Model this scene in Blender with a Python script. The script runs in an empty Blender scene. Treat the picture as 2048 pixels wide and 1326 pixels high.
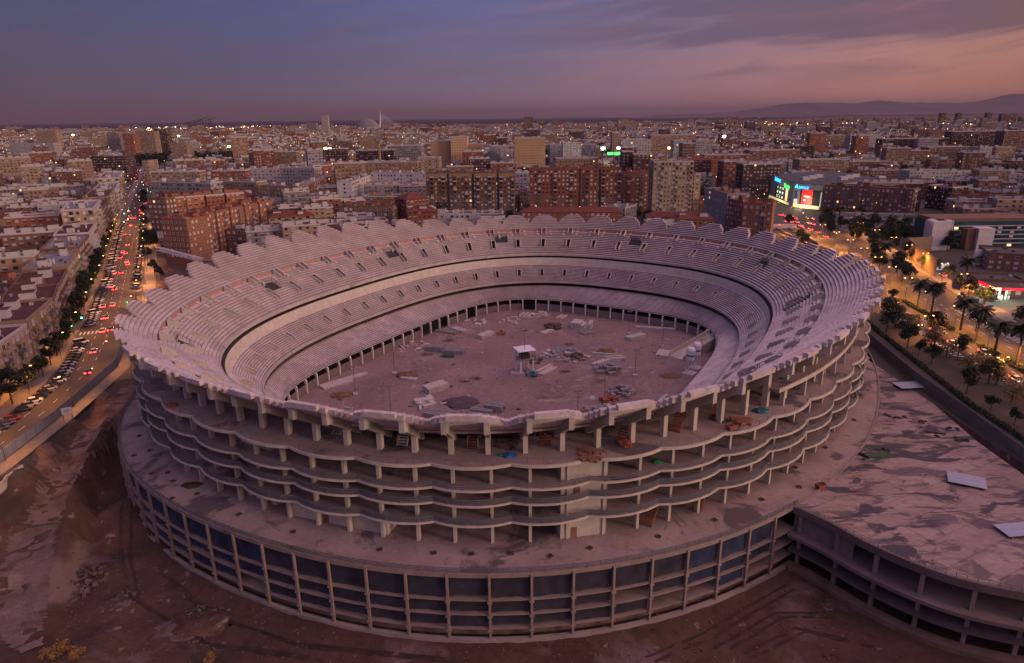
import bpy, bmesh, math, random
import numpy as np
from mathutils import Vector, Matrix
R = math.radians
rnd = random.Random(11)
sc = bpy.context.scene
col = sc.collection

# ------------------------------------------------------------------ camera
FPX, PITCH, ROLL, CAMZ = 1350.07, 0.30729, -0.01144, 75.0
_fw = np.array([0, math.cos(PITCH), -math.sin(PITCH)])
_r0 = np.array([1.0, 0, 0]); _u0 = np.cross(_r0, _fw)
_r = _r0 * math.cos(ROLL) + _u0 * math.sin(ROLL)
_u = _u0 * math.cos(ROLL) - _r0 * math.sin(ROLL)
cd = bpy.data.cameras.new('camera'); cam = bpy.data.objects.new('camera', cd); col.objects.link(cam)
cam.matrix_world = Matrix(((_r[0], _u[0], -_fw[0], 0), (_r[1], _u[1], -_fw[1], 0), (_r[2], _u[2], -_fw[2], CAMZ), (0, 0, 0, 1)))
cd.sensor_width = 36; cd.lens = 36 * FPX / 2048; cd.clip_start = 1; cd.clip_end = 90000
sc.camera = cam

def G(px, py, z=0.0):
    """point of the horizontal plane z that the survey of the photograph puts at (px, py)"""
    d = (px - 1024) * _r + (663 - py) * _u + FPX * _fw
    t = (z - CAMZ) / d[2]
    return np.array([d[0] * t, d[1] * t])
def PX(p):
    d = np.array(p, float) - np.array([0, 0, CAMZ]); w = d @ _fw
    return 1024 + FPX * (d @ _r) / w, 663 - FPX * (d @ _u) / w, w
def HT(px, py, xy):
    """height at which the vertical through xy passes image row py"""
    lo, hi = -20.0, 400.0
    for _ in range(40):
        m = (lo + hi) / 2
        if PX((xy[0], xy[1], m))[1] > py: lo = m
        else: hi = m
    return lo

# ------------------------------------------------------------------ world and sun
SUN_AZ, SUN_EL = 118.0, 9.5       # clockwise from the view direction
W = bpy.data.worlds.new('World'); sc.world = W; W.use_nodes = True
nt = W.node_tree; nd = nt.nodes; lk = nt.links; nd.clear()
def N(t, **k):
    n = nd.new(t)
    for a, b in k.items(): setattr(n, a, b)
    return n
def mth(op, a, b=None, c=None, clamp=False):
    n = N('ShaderNodeMath', operation=op); n.use_clamp = clamp
    for i, v in enumerate((a, b, c)):
        if v is None: continue
        if isinstance(v, (int, float)): n.inputs[i].default_value = v
        else: lk.new(v, n.inputs[i])
    return n.outputs[0]
def ramp(fac, stops, interp='LINEAR'):
    n = N('ShaderNodeValToRGB'); cr = n.color_ramp; cr.interpolation = interp
    while len(cr.elements) > 1: cr.elements.remove(cr.elements[-1])
    for i, (p, c) in enumerate(stops):
        e = cr.elements[0] if i == 0 else cr.elements.new(p)
        e.position = p; e.color = (*c, 1)
    lk.new(fac, n.inputs[0]); return n.outputs[0]
def mixc(f, a, b, mode='MIX'):
    n = N('ShaderNodeMix', data_type='RGBA', blend_type=mode)
    for s, v in ((0, f), (6, a), (7, b)):
        if isinstance(v, (int, float)): n.inputs[s].default_value = v
        elif isinstance(v, tuple): n.inputs[s].default_value = (*v, 1)
        else: lk.new(v, n.inputs[s])
    return n.outputs[2]
def s2l(r, g, b):
    f = lambda c: c / 255 / 12.92 if c <= 10.31 else ((c / 255 + .055) / 1.055) ** 2.4
    return (f(r), f(g), f(b))
tc = N('ShaderNodeTexCoord'); sp = N('ShaderNodeSeparateXYZ'); lk.new(tc.outputs['Generated'], sp.inputs[0])
az = mth('ARCTAN2', sp.outputs[0], sp.outputs[1])                  # radians, + to the right
el = mth('ARCSINE', sp.outputs[2])
azn = mth('MULTIPLY_ADD', az, 0.5 / R(45), 0.5, clamp=True)        # -45..45 deg -> 0..1
hor = ramp(azn, [(0.06, s2l(78, 70, 90)), (.30, s2l(108, 94, 114)), (.5, s2l(142, 118, 136)), (.68, s2l(176, 126, 134)), (.82, s2l(206, 134, 122)), (.95, s2l(186, 116, 96))])
mid = ramp(azn, [(0.06, s2l(56, 58, 94)), (.30, s2l(82, 80, 118)), (.5, s2l(114, 102, 134)), (.68, s2l(158, 120, 136)), (.82, s2l(184, 130, 126)), (.95, s2l(172, 118, 102))])
top = ramp(azn, [(0.06, s2l(52, 56, 100)), (.30, s2l(68, 74, 128)), (.5, s2l(98, 98, 148)), (.68, s2l(122, 108, 142)), (.82, s2l(132, 108, 128)), (.95, s2l(150, 120, 120))])
f1 = mth('MULTIPLY', el, 1 / R(3.8), clamp=True)
f2 = mth('MULTIPLY_ADD', el, 1 / R(4.6), -3.8 / 4.6, clamp=True)
low = mixc(f2, mixc(f1, hor, mid), top)
# clouds, low over the right half of the sky
cv = N('ShaderNodeCombineXYZ'); lk.new(mth('MULTIPLY', az, 3.0), cv.inputs[0]); lk.new(mth('MULTIPLY_ADD', az, -2.3, mth('MULTIPLY', el, 24.0)), cv.inputs[1])
nz = N('ShaderNodeTexNoise'); nz.inputs['Scale'].default_value = 1.25; nz.inputs['Detail'].default_value = 6; nz.inputs['Roughness'].default_value = .52; nz.inputs['Distortion'].default_value = .5
lk.new(cv.outputs[0], nz.inputs['Vector'])
b1_ = mth('MULTIPLY_ADD', el, 1 / R(2.6), -1.35, clamp=True); b2_ = mth('MULTIPLY_ADD', az, 1 / R(14), .25, clamp=True)
cm = ramp(mth('MULTIPLY_ADD', mth('MULTIPLY', b1_, b2_), .13, nz.outputs[0]), [(.46, (0, 0, 0)), (.60, (1, 1, 1))])
side = mth('MAXIMUM', mth('MULTIPLY_ADD', az, 1.0 / R(20), .35, clamp=True), .28)
high = mth('MULTIPLY_ADD', el, 1 / R(3.0), -.55, clamp=True)
cf = mth('MULTIPLY', mth('MULTIPLY', cm, side), mth('MULTIPLY', high, .85))
cloudcol = ramp(azn, [(.3, s2l(76, 72, 112)), (.65, s2l(98, 82, 112)), (.85, s2l(100, 78, 98)), (.97, s2l(112, 74, 80))])
low = mixc(cf, low, cloudcol)
nz2 = N('ShaderNodeTexNoise'); nz2.inputs['Scale'].default_value = 2.4; nz2.inputs['Detail'].default_value = 5; lk.new(cv.outputs[0], nz2.inputs['Vector'])
pk = mth('MULTIPLY', mth('MULTIPLY', ramp(nz2.outputs[0], [(.52, (0, 0, 0)), (.7, (1, 1, 1))]), side), mth('MULTIPLY_ADD', el, 1 / R(5), -.9, clamp=True))
low = mixc(mth('MULTIPLY', pk, .55), low, s2l(160, 104, 108))
# overhead sky outside the frame, made extra bright to light the stands
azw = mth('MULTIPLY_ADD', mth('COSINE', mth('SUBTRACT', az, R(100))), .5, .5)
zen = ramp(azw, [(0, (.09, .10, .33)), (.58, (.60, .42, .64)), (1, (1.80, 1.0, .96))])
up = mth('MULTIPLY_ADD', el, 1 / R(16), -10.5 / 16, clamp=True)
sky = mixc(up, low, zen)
below = mth('LESS_THAN', el, 0.0)
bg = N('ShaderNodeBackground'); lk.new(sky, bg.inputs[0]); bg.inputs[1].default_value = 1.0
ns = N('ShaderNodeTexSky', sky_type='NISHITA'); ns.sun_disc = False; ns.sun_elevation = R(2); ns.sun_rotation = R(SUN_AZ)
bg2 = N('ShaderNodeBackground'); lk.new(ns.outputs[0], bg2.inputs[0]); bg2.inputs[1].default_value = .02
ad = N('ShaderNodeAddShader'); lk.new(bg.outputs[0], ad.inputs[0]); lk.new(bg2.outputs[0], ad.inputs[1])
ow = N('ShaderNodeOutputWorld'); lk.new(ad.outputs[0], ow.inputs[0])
sd = bpy.data.lights.new('sun', 'SUN'); so = bpy.data.objects.new('sun', sd); col.objects.link(so)
sd.energy = 1.6; sd.angle = R(14); sd.color = (1, .70, .50)
so.rotation_euler = (R(90 - SUN_EL), 0, R(180 - SUN_AZ))
so.location = (200, 0, 300)
vs = sc.view_settings; vs.view_transform = 'Standard'; vs.look = 'None'; vs.exposure = 0; vs.gamma = 1
sc.render.film_transparent = False
cy = sc.cycles
cy.max_bounces = 5; cy.diffuse_bounces = 2; cy.glossy_bounces = 2; cy.transmission_bounces = 2; cy.transparent_max_bounces = 6; cy.volume_bounces = 0
cy.caustics_reflective = False; cy.caustics_refractive = False; cy.sample_clamp_indirect = 4
# ------------------------------------------------------------------ mesh and tagging helpers
class MB:
    def __init__(s): s.v = []; s.f = []; s.m = []; s.uv = []; s.anyuv = False
    def add(s, vs, fs, m=0):
        o = len(s.v); s.v.extend([tuple(map(float, p)) for p in vs])
        for f in fs: s.f.append(tuple(i + o for i in f)); s.m.append(m); s.uv.append(None)
    def quad(s, a, b, c, d, m=0, uv=None):
        o = len(s.v); s.v.extend((tuple(map(float, a)), tuple(map(float, b)), tuple(map(float, c)), tuple(map(float, d))))
        s.f.append((o, o + 1, o + 2, o + 3)); s.m.append(m); s.uv.append(uv)
        if uv: s.anyuv = True
    def box(s, c, d, rz=0, m=0):
        C, S = math.cos(rz), math.sin(rz); x, y, z = c; a, b, h = d[0] / 2, d[1] / 2, d[2] / 2
        P = [(x + u * a * C - w * b * S, y + u * a * S + w * b * C, z + k * h) for k in (-1, 1) for u, w in ((-1, -1), (1, -1), (1, 1), (-1, 1))]
        s.add(P, [(3, 2, 1, 0), (4, 5, 6, 7), (0, 1, 5, 4), (1, 2, 6, 5), (2, 3, 7, 6), (3, 0, 4, 7)], m)
    def prism(s, poly, z0, z1, m=0, mtop=None, bottom=True):
        n = len(poly)
        s.add([(p[0], p[1], z0) for p in poly] + [(p[0], p[1], z1) for p in poly], [(i, (i + 1) % n, (i + 1) % n + n, i + n) for i in range(n)], m)
        s.add([(p[0], p[1], z1) for p in poly], [tuple(range(n))], m if mtop is None else mtop)
        if bottom: s.add([(p[0], p[1], z0) for p in poly], [tuple(range(n - 1, -1, -1))], m)
    def walls(s, poly, z0, z1, m=0):
        u = 0.0
        for i in range(len(poly)):
            a, b = poly[i], poly[(i + 1) % len(poly)]; L = math.hypot(b[0] - a[0], b[1] - a[1]); k = round(u / 3.2) * 3.2 + 160 * i
            s.quad((a[0], a[1], z0), (b[0], b[1], z0), (b[0], b[1], z1), (a[0], a[1], z1), m, ((k, z0), (k + L, z0), (k + L, z1), (k, z1))); u += L
    def bar(s, p, q, w, h=None, m=0, up=(0, 0, 1)):
        p = Vector(p); q = Vector(q); h = w if h is None else h; d = (q - p)
        if d.length < 1e-6: return
        d.normalize(); up = Vector(up)
        if abs(d.dot(up)) > .98: up = Vector((1, 0, 0))
        x = d.cross(up).normalized(); y = x.cross(d).normalized()
        P = [e + x * (a * w / 2) + y * (b * h / 2) for e in (p, q) for a, b in ((-1, -1), (1, -1), (1, 1), (-1, 1))]
        s.add(P, [(3, 2, 1, 0), (4, 5, 6, 7), (0, 1, 5, 4), (1, 2, 6, 5), (2, 3, 7, 6), (3, 0, 4, 7)], m)
    def tube(s, p, q, r0, r1=None, n=8, m=0, cap=True):
        p = Vector(p); q = Vector(q); r1 = r0 if r1 is None else r1; d = (q - p).normalized()
        up = Vector((0, 0, 1)) if abs(d.z) < .95 else Vector((1, 0, 0))
        x = d.cross(up).normalized(); y = x.cross(d)
        P = [e + (x * math.cos(2 * math.pi * i / n) + y * math.sin(2 * math.pi * i / n)) * r for e, r in ((p, r0), (q, r1)) for i in range(n)]
        F = [(i, (i + 1) % n, (i + 1) % n + n, i + n) for i in range(n)]
        if cap: F += [tuple(range(n - 1, -1, -1)), tuple(range(n, 2 * n))]
        s.add(P, F, m)
    def strip(s, A, B, m=0, close=False):
        """quads between two equally long polylines of 3-D points"""
        n = len(A); o = len(s.v); s.v.extend([tuple(map(float, p)) for p in A]); s.v.extend([tuple(map(float, p)) for p in B])
        for i in range(n if close else n - 1):
            j = (i + 1) % n; s.f.append((o + i, o + j, o + n + j, o + n + i)); s.m.append(m); s.uv.append(None)
    def build(s, name, mats, parent=None, loc=None, smooth=False, rz=0):
        me = bpy.data.meshes.new(name); me.from_pydata(s.v, [], s.f)
        for mt in (mats if isinstance(mats, (list, tuple)) else [mats]): me.materials.append(mt)
        me.polygons.foreach_set('material_index', s.m)
        if smooth: me.polygons.foreach_set('use_smooth', [True] * len(s.f))
        if s.anyuv:
            uvl = me.uv_layers.new(name='UVMap'); d = []
            for f, uv in zip(s.f, s.uv):
                for i in range(len(f)): d.extend(uv[i] if uv else (0.01, 0.01))
            uvl.data.foreach_set('uv', d)
        me.update()
        o = bpy.data.objects.new(name, me); col.objects.link(o)
        if parent is not None:
            o.parent = parent
            if loc is None and name_world(parent): o.location = -parent.location
        if loc is not None: o.location = loc
        o.rotation_euler.z = rz
        return o
def name_world(p): return p.get('_w', False)
def tag(o, label=None, cat=None, group=None, kind=None):
    if label: o['label'] = label
    if cat: o['category'] = cat
    if group: o['group'] = group
    if kind: o['kind'] = kind
    return o
def empty(name, loc=(0, 0, 0), rz=0, label=None, cat=None, group=None, world=False):
    """a thing's base. world=True: parts are given in world coordinates"""
    o = bpy.data.objects.new(name, None); col.objects.link(o); o.location = loc; o.rotation_euler.z = rz; o.empty_display_size = .5
    tag(o, label, cat, group)
    if world: o['_w'] = True
    return o
KIDS = {}
def kids(o):
    if o.name not in KIDS: KIDS[o.name] = [c for c in bpy.data.objects if c.parent == o]
    return KIDS[o.name]
def dup(o, loc=None, rz=None, label=None, group=None, scale=None, parent=None):
    c = o.copy(); col.objects.link(c)
    if parent is not None: c.parent = parent
    if loc is not None: c.location = loc
    if rz is not None: c.rotation_euler.z = rz
    if scale is not None: c.scale = scale if isinstance(scale, (tuple, list)) else (scale,) * 3
    if label: c['label'] = label
    if group: c['group'] = group
    for k in kids(o): dup(k, parent=c)
    return c
ORD = ['first', 'second', 'third', 'fourth', 'fifth', 'sixth', 'seventh', 'eighth', 'ninth', 'tenth', 'eleventh', 'twelfth', 'thirteenth', 'fourteenth', 'fifteenth', 'sixteenth', 'seventeenth', 'eighteenth', 'nineteenth', 'twentieth']
def ordw(i):
    i += 1
    if i <= 20: return ORD[i - 1]
    tens = {2: 'twenty', 3: 'thirty', 4: 'forty', 5: 'fifty', 6: 'sixty', 7: 'seventy', 8: 'eighty', 9: 'ninety'}
    t, u = divmod(i, 10)
    if t < 10:
        return (tens[t][:-1] + 'ieth') if u == 0 else tens[t] + '-' + ORD[u - 1]
    h = i - 100; return 'hundredth' if h == 0 else 'hundred-and-' + ordw(h - 1)
# ------------------------------------------------------------------ materials
def newmat(name):
    m = bpy.data.materials.new(name); m.use_nodes = True; t = m.node_tree; b = t.nodes['Principled BSDF']; return m, t, b
def mat(name, c, rough=.88, var=.28, scale=.35, bump=0.0, metal=0.0, stain=None, detail=5, coord='Object', fine=0.0, spec=.3, stretch=None, joint=None):
    """base colour broken up by noise; stain = (colour, scale, low, high)"""
    m, t, b = newmat(name); b.inputs['Roughness'].default_value = rough; b.inputs['Metallic'].default_value = metal
    b.inputs['Specular IOR Level'].default_value = spec
    n = t.nodes; l = t.links
    co = n.new('ShaderNodeTexCoord')
    def noise(s, d=detail):
        q = n.new('ShaderNodeTexNoise'); q.inputs['Scale'].default_value = s; q.inputs['Detail'].default_value = d; q.inputs['Roughness'].default_value = .6
        if stretch and s < .3:
            mp = n.new('ShaderNodeMapping'); mp.inputs['Scale'].default_value = stretch; mp.inputs['Rotation'].default_value = (0, 0, .12); l.new(co.outputs[coord], mp.inputs[0]); l.new(mp.outputs[0], q.inputs['Vector'])
        else: l.new(co.outputs[coord], q.inputs['Vector'])
        return q
    def rampn(src, stops):
        q = n.new('ShaderNodeValToRGB'); cr = q.color_ramp
        cr.elements[0].position, cr.elements[0].color = stops[0][0], (*stops[0][1], 1); cr.elements[1].position, cr.elements[1].color = stops[1][0], (*stops[1][1], 1)
        l.new(src, q.inputs[0]); return q.outputs[0]
    def mx(f, a, bb, mode='MIX'):
        q = n.new('ShaderNodeMix'); q.data_type = 'RGBA'; q.blend_type = mode
        for s, v in ((0, f), (6, a), (7, bb)):
            if isinstance(v, (int, float)): q.inputs[s].default_value = v
            elif isinstance(v, tuple): q.inputs[s].default_value = (*v, 1)
            else: l.new(v, q.inputs[s])
        return q.outputs[2]
    lo = tuple(max(0, x * (1 - var)) for x in c); hi = tuple(min(1, x * (1 + var)) for x in c)
    cc = rampn(noise(scale).outputs[0], ((.32, lo), (.68, hi)))
    if fine: cc = mx(fine, cc, rampn(noise(scale * 9, 3).outputs[0], ((.3, (.35, .35, .35)), (.7, (1, 1, 1)))), 'MULTIPLY')
    for st in (stain if isinstance(stain, list) else [stain] if stain else []):
        q = noise(st[1]); q.inputs['Distortion'].default_value = st[4] if len(st) > 4 else .3
        cc = mx(rampn(q.outputs[0], ((st[2], (0, 0, 0)), (st[3], (1, 1, 1)))), cc, st[0])
    if joint:
        br = n.new('ShaderNodeTexBrick'); br.inputs['Scale'].default_value = 1 / joint; br.inputs['Mortar Size'].default_value = .007; br.inputs['Color1'].default_value = (1, 1, 1, 1); br.inputs['Color2'].default_value = (.93, .92, .94, 1); br.inputs['Mortar'].default_value = (.74, .71, .72, 1); br.offset = 0.3
        mp = n.new('ShaderNodeMapping'); mp.inputs['Rotation'].default_value = (0, 0, -.47); l.new(co.outputs[coord], mp.inputs[0]); l.new(mp.outputs[0], br.inputs['Vector']); cc = mx(1.0, cc, br.outputs[0], 'MULTIPLY')
    l.new(cc, b.inputs['Base Color'])
    if bump:
        bp = n.new('ShaderNodeBump'); bp.inputs['Strength'].default_value = bump; bp.inputs['Distance'].default_value = .05
        l.new(noise(scale * 6, 4).outputs[0], bp.inputs['Height']); l.new(bp.outputs[0], b.inputs['Normal'])
    return m
def plain(name, c, rough=.6, metal=0.0, spec=.4):
    m, t, b = newmat(name); b.inputs['Base Color'].default_value = (*c, 1); b.inputs['Roughness'].default_value = rough; b.inputs['Metallic'].default_value = metal; b.inputs['Specular IOR Level'].default_value = spec; return m
def glow(name, c, s):
    m, t, b = newmat(name); b.inputs['Base Color'].default_value = (*c, 1); b.inputs['Emission Color'].default_value = (*c, 1); b.inputs['Emission Strength'].default_value = s; return m
MT = {}
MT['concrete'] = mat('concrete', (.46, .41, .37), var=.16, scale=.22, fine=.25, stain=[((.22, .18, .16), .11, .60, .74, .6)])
MT['concrete_lit'] = mat('lit_concrete', (.50, .45, .39), var=.12, scale=.5, fine=.2)  # paler copy of the concrete, with light put into the colour
MT['concrete_deck'] = mat('deck_concrete', (.33, .25, .235), var=.18, scale=.12, fine=.3, detail=8, stain=[((.20, .15, .14), .3, .57, .66, .4), ((.11, .085, .09), .07, .55, .60, .5)])
MT['concrete_parking'] = mat('parking_slab', (.34, .255, .235), joint=24.0, stretch=(.75, 1.7, 1), var=.16, scale=.1, fine=.35, detail=8, stain=[((.24, .175, .165), .24, .52, .62, .4), ((.14, .105, .115), .16, .51, .57, 1.0), ((.07, .058, .074), .085, .53, .565, .9)])
MT['concrete_dark'] = mat('shaded_concrete', (.30, .25, .23), var=.2, scale=.2, fine=.2)  # darker copy of the concrete, with shade put into the colour
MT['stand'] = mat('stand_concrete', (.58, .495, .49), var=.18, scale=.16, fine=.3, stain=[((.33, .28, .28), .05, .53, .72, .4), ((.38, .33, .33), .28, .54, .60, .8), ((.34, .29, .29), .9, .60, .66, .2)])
MT['riser'] = mat('shaded_riser', (.27, .225, .225), var=.14, scale=.16, fine=.2)  # darker than the treads: row shading put into the colour
MT['facade_concrete'] = mat('facade_concrete', (.27, .21, .19), var=.16, scale=.3, fine=.25)
MT['retaining'] = mat('retaining_wall', (.20, .135, .105), var=.25, scale=.3, fine=.3)
MT['block_wall'] = mat('block_wall', (.20, .16, .15), var=.15, scale=.6)
MT['red_brick_strip'] = mat('red_brick_strip', (.42, .17, .13), var=.2, scale=.5)
MT['dark_void'] = plain('dark_void', (.03, .028, .03), .95)  # near-black for sheets that paint the shade of hollows; also dark glass
MT['steel'] = plain('galvanised_steel', (.15, .15, .17), .6, .3)
MT['rust'] = mat('rust_steel', (.22, .09, .05), var=.3, scale=1.5)
MT['orange_stair'] = mat('orange_stair', (.28, .10, .055), var=.25, scale=1.2)
MT['wood'] = mat('brown_wood', (.22, .10, .07), var=.25, scale=1.2)
MT['white_paint'] = mat('white_paint', (.74, .72, .72), var=.06, scale=.6)
MT['net_blue'] = mat('blue_net', (.026, .036, .078), var=.4, scale=.4)
MT['net_dark'] = mat('dark_net', (.036, .034, .052), var=.4, scale=.4)
for k in ('net_blue', 'net_dark'): MT[k].node_tree.nodes['Principled BSDF'].inputs['Alpha'].default_value = .84
MT['tarp_blue'] = mat('blue_tarp', (.02, .09, .28), .5, var=.4, scale=1.2)
MT['tarp_green'] = mat('green_tarp', (.02, .22, .08), .5, var=.4, scale=1.2)
MT['tarp_teal'] = mat('teal_tarp', (.01, .10, .14), .5, var=.4, scale=1.2)
# ------------------------------------------------------------------ ground, pit and water
def sup(p):
    d = p - np.array([6.373, 227.565]); C, S = math.cos(-.46805), math.sin(-.46805)
    x = d[..., 0] * C + d[..., 1] * S; y = -d[..., 0] * S + d[..., 1] * C
    return (np.abs(x) / 109.93) ** 2.2 + (np.abs(y) / 130.89) ** 2.2
CT = []
for px, py, z in ((2, 925, 0), (60, 880, 0), (120, 830, 0), (180, 780, 0), (230, 735, 0), (246, 700, 0), (22, 940, 0), (85, 890, 0), (140, 845, 0), (200, 790, 0), (245, 750, 0),
                  (10, 990, -2.5), (60, 960, -2.5), (110, 915, -2.2), (160, 862, -1.8), (215, 812, -1.2),
                  (255, 785, -1.5), (225, 825, -2.2), (190, 865, -3), (140, 925, -4.5), (105, 985, -6), (75, 1050, -8), (50, 1120, -9.5), (30, 1190, -11), (50, 1280, -12.5),
                  (165, 885, -3.2), (150, 950, -4.8), (165, 1000, -6.2), (140, 1060, -8), (120, 1120, -9.5), (115, 1180, -11.5), (20, 1050, -6.5), (0, 1150, -9), (15, 1300, -12.5),
                  (232, 930, -11.5), (225, 985, -13), (190, 1010, -13.2), (175, 1080, -13.6), (160, 1150, -13.7), (150, 1230, -13.2), (190, 1290, -13.3), (120, 1310, -13),
                  (240, 1100, -14), (300, 1150, -14), (300, 1250, -14), (400, 1240, -14), (500, 1300, -14), (800, 1315, -14), (1024, 1320, -14), (1300, 1310, -14), (1550, 1220, -14), (1580, 1160, -14), (1700, 1260, -14), (1950, 1320, -14)):
    g = G(px, py, z); CT.append((g[0], g[1], z))
for x, y, z in ((-95, 215, -3), (-100, 232, -1), (-80, 100, -14), (0, 60, -14), (80, 60, -14), (-60, 60, -14), (-130, 90, -13), (-150, 120, -2), (-150, 100, -9), (-126, 118, -4.5), (-122, 128, -3)): CT.append((x, y, z))
for line in (((200, 858, -2.6), (190, 862, -2.8), (165, 885, -3.2), (150, 950, -4.8), (160, 1000, -6), (140, 1060, -8), (122, 1120, -9.5), (115, 1180, -11.5)), ((245, 900, -11.5), (238, 925, -12.2), (228, 985, -13.4), (192, 1012, -13.6), (178, 1080, -13.9), (165, 1150, -13.9), (152, 1230, -13.5)), ((262, 785, -1.5), (225, 825, -2.2), (185, 868, -3), (140, 930, -4.5), (105, 990, -6), (78, 1050, -8), (52, 1120, -9.5), (34, 1190, -11), (45, 1270, -12.4))):
    for a, b in zip(line, line[1:]):
        for f in np.linspace(0, 1, 6)[:-1]:
            q = [u + (v - u) * f for u, v in zip(a, b)]; g = G(*q); CT.append((g[0], g[1], q[2]))
CT = np.array(CT)
def fence_x(y): return np.interp(y, [60, 95, 140, 152, 167, 184, 203, 220, 245], [-121, -120, -118.8, -119.9, -121.8, -124.1, -127.3, -134.2, -146])
def hgt(P):
    P = np.asarray(P, float); sh = P.shape[:-1]; P = P.reshape(-1, 2); z = np.zeros(len(P)); s = sup(P)
    d2 = ((P[:, None] - CT[None, :, :2]) ** 2).sum(2) + 2.0; w = 1 / d2 ** 2.8; q = (w * CT[None, :, 2]).sum(1) / w.sum(1)
    site = (P[:, 1] < 236) & (P[:, 1] > 40) & (P[:, 0] > fence_x(P[:, 1]) + 4) & (P[:, 0] < 113)
    z[site] = q[site]
    z[(s < .97)] = -14.2
    z[(P[:, 0] > 50) & (P[:, 0] < 113) & (P[:, 1] < 205) & (P[:, 1] > 40)] = -14
    z[(s >= .97) & (P[:, 1] >= 205) & (P[:, 0] > 50)] = 0
    return z.reshape(sh)
def axis(lo, hi, st, far): 
    a = list(np.arange(lo, hi + .01, st)); o = []; d = st
    while a[-1] < far: d *= 1.5; a.append(a[-1] + d)
    d = st
    while a[0] > -far: d *= 1.5; a.insert(0, a[0] - d)
    return np.array(a)
gx = axis(-152, 128, 1.6, 26000); gy = axis(44, 352, 1.6, 26000); gy = gy[gy > -900]
GX, GY = np.meshgrid(gx, gy); PG = np.stack([GX, GY], -1); GZ = hgt(PG)
rough = np.array([rnd.uniform(-.18, .18) for _ in range(GX.size)]).reshape(GX.shape)
GZ = GZ + np.where((GZ < -.6) & (GZ > -14.15), rough, 0)
vv = np.stack([GX.ravel(), GY.ravel(), GZ.ravel()], 1); nx = len(gx); ny = len(gy)
me = bpy.data.meshes.new('ground'); ff = []; mi = []
for j in range(ny - 1):
    for i in range(nx - 1):
        a = j * nx + i; ff.append((a, a + 1, a + nx + 1, a + nx))
        mi.append(1 if (GZ[j, i] < -.3 and gx[i] < 113) or (-900 < gx[i] < 0 and False) else 0)
me.from_pydata([tuple(p) for p in vv], [], ff)
MT['city_ground'] = mat('city_ground', (.075, .062, .056), var=.3, scale=.02, fine=.3)
MT['dirt'] = mat('pit_dirt', (.084, .046, .034), var=.30, scale=.09, fine=.45, bump=.6, stain=[((.15, .10, .095), .07, .56, .66, .4), ((.035, .023, .021), .06, .58, .70, .3), ((.19, .14, .135), .35, .63, .68, .3)], detail=7)
MT['pitch_dirt'] = mat('pitch_dirt', (.25, .17, .165), var=.18, scale=.06, fine=.4, stain=[((.42, .34, .34), .05, .57, .70, .4), ((.13, .08, .06), .05, .57, .68, .3), ((.40, .33, .33), .22, .64, .70, .3)], detail=7)
MT['asphalt'] = mat('asphalt', (.055, .05, .048), .8, var=.2, scale=.08, fine=.25)
MT['pavement'] = mat('pavement', (.19, .16, .14), var=.15, scale=.3, fine=.3)
MT['grass'] = mat('dry_grass', (.055, .05, .022), var=.35, scale=.2, fine=.4)
MT['verge'] = mat('verge_soil', (.075, .058, .042), var=.3, scale=.15, fine=.4)
MT['line'] = plain('road_paint', (.55, .52, .48), .7)
for k in ('city_ground', 'dirt'): me.materials.append(MT[k])
me.polygons.foreach_set('material_index', mi); me.polygons.foreach_set('use_smooth', [m == 1 for m in mi]); me.update()
go = bpy.data.objects.new('ground', me); col.objects.link(go); tag(go, kind='structure')
def sheet(name, polys, z, m, kind='structure', label=None):
    mb = MB()
    for p in polys:
        mb.add([(q[0], q[1], (q[2] if len(q) > 2 else 0) + z) for q in p], [tuple(range(len(p)))])
    o = mb.build(name, MT[m] if isinstance(m, str) else m); 
    if kind: o['kind'] = kind
    return o
def drape(name, pts, width, m, dz=.06, n=160, jag=0.0):
    """a strip laid over the terrain along image-surveyed points (px, py, z)"""
    W_ = [np.array(G(*p)) for p in pts]; d = [0]
    for a, b in zip(W_, W_[1:]): d.append(d[-1] + np.linalg.norm(b - a))
    t = np.linspace(0, d[-1], n); P = np.stack([np.interp(t, d, [w[i] for w in W_]) for i in (0, 1)], 1)
    T = np.gradient(P, axis=0); T /= np.linalg.norm(T, axis=1, keepdims=True); Nn = np.stack([-T[:, 1], T[:, 0]], 1)
    ws = np.interp(t, np.linspace(0, d[-1], len(width)), width); K = 5; rows = []
    for k in range(K):
        q = (k / (K - 1) - .5) * ws[:, None] * (1 + (np.array([rnd.uniform(-jag, jag) for _ in range(n)])[:, None] if k in (0, K - 1) else 0))
        rows.append(P + Nn * q)
    mb = MB(); Z = [hgt(r) + dz for r in rows]
    for k in range(K - 1): mb.strip(xyz_(rows[k], Z[k]), xyz_(rows[k + 1], Z[k + 1]))
    o = mb.build(name, MT[m], smooth=True); tag(o, kind='structure'); return o
def xyz_(p, z): return np.concatenate([p, np.asarray(z)[:, None]], 1)
MT['rut'] = mat('wheel_rut', (.05, .03, .026), var=.3, scale=.5, fine=.4)
MT['ramp_dust'] = mat('ramp_dust', (.165, .115, .105), var=.25, scale=.2, fine=.5, stain=((.09, .052, .04), .16, .50, .66, .3))
drape('dirt_track', [(262, 772, -1.5), (225, 822, -2.2), (185, 868, -3), (140, 930, -4.5), (108, 990, -6), (80, 1050, -8)], [4, 5, 6, 6, 7], 'ramp_dust', jag=.16)
drape('dirt_track', [(72, 1055, -8), (55, 1120, -9.5), (38, 1190, -11), (45, 1260, -12.3), (65, 1300, -12.8)], [8, 9, 9, 8, 3], 'ramp_dust', jag=.14, dz=.08)
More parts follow.
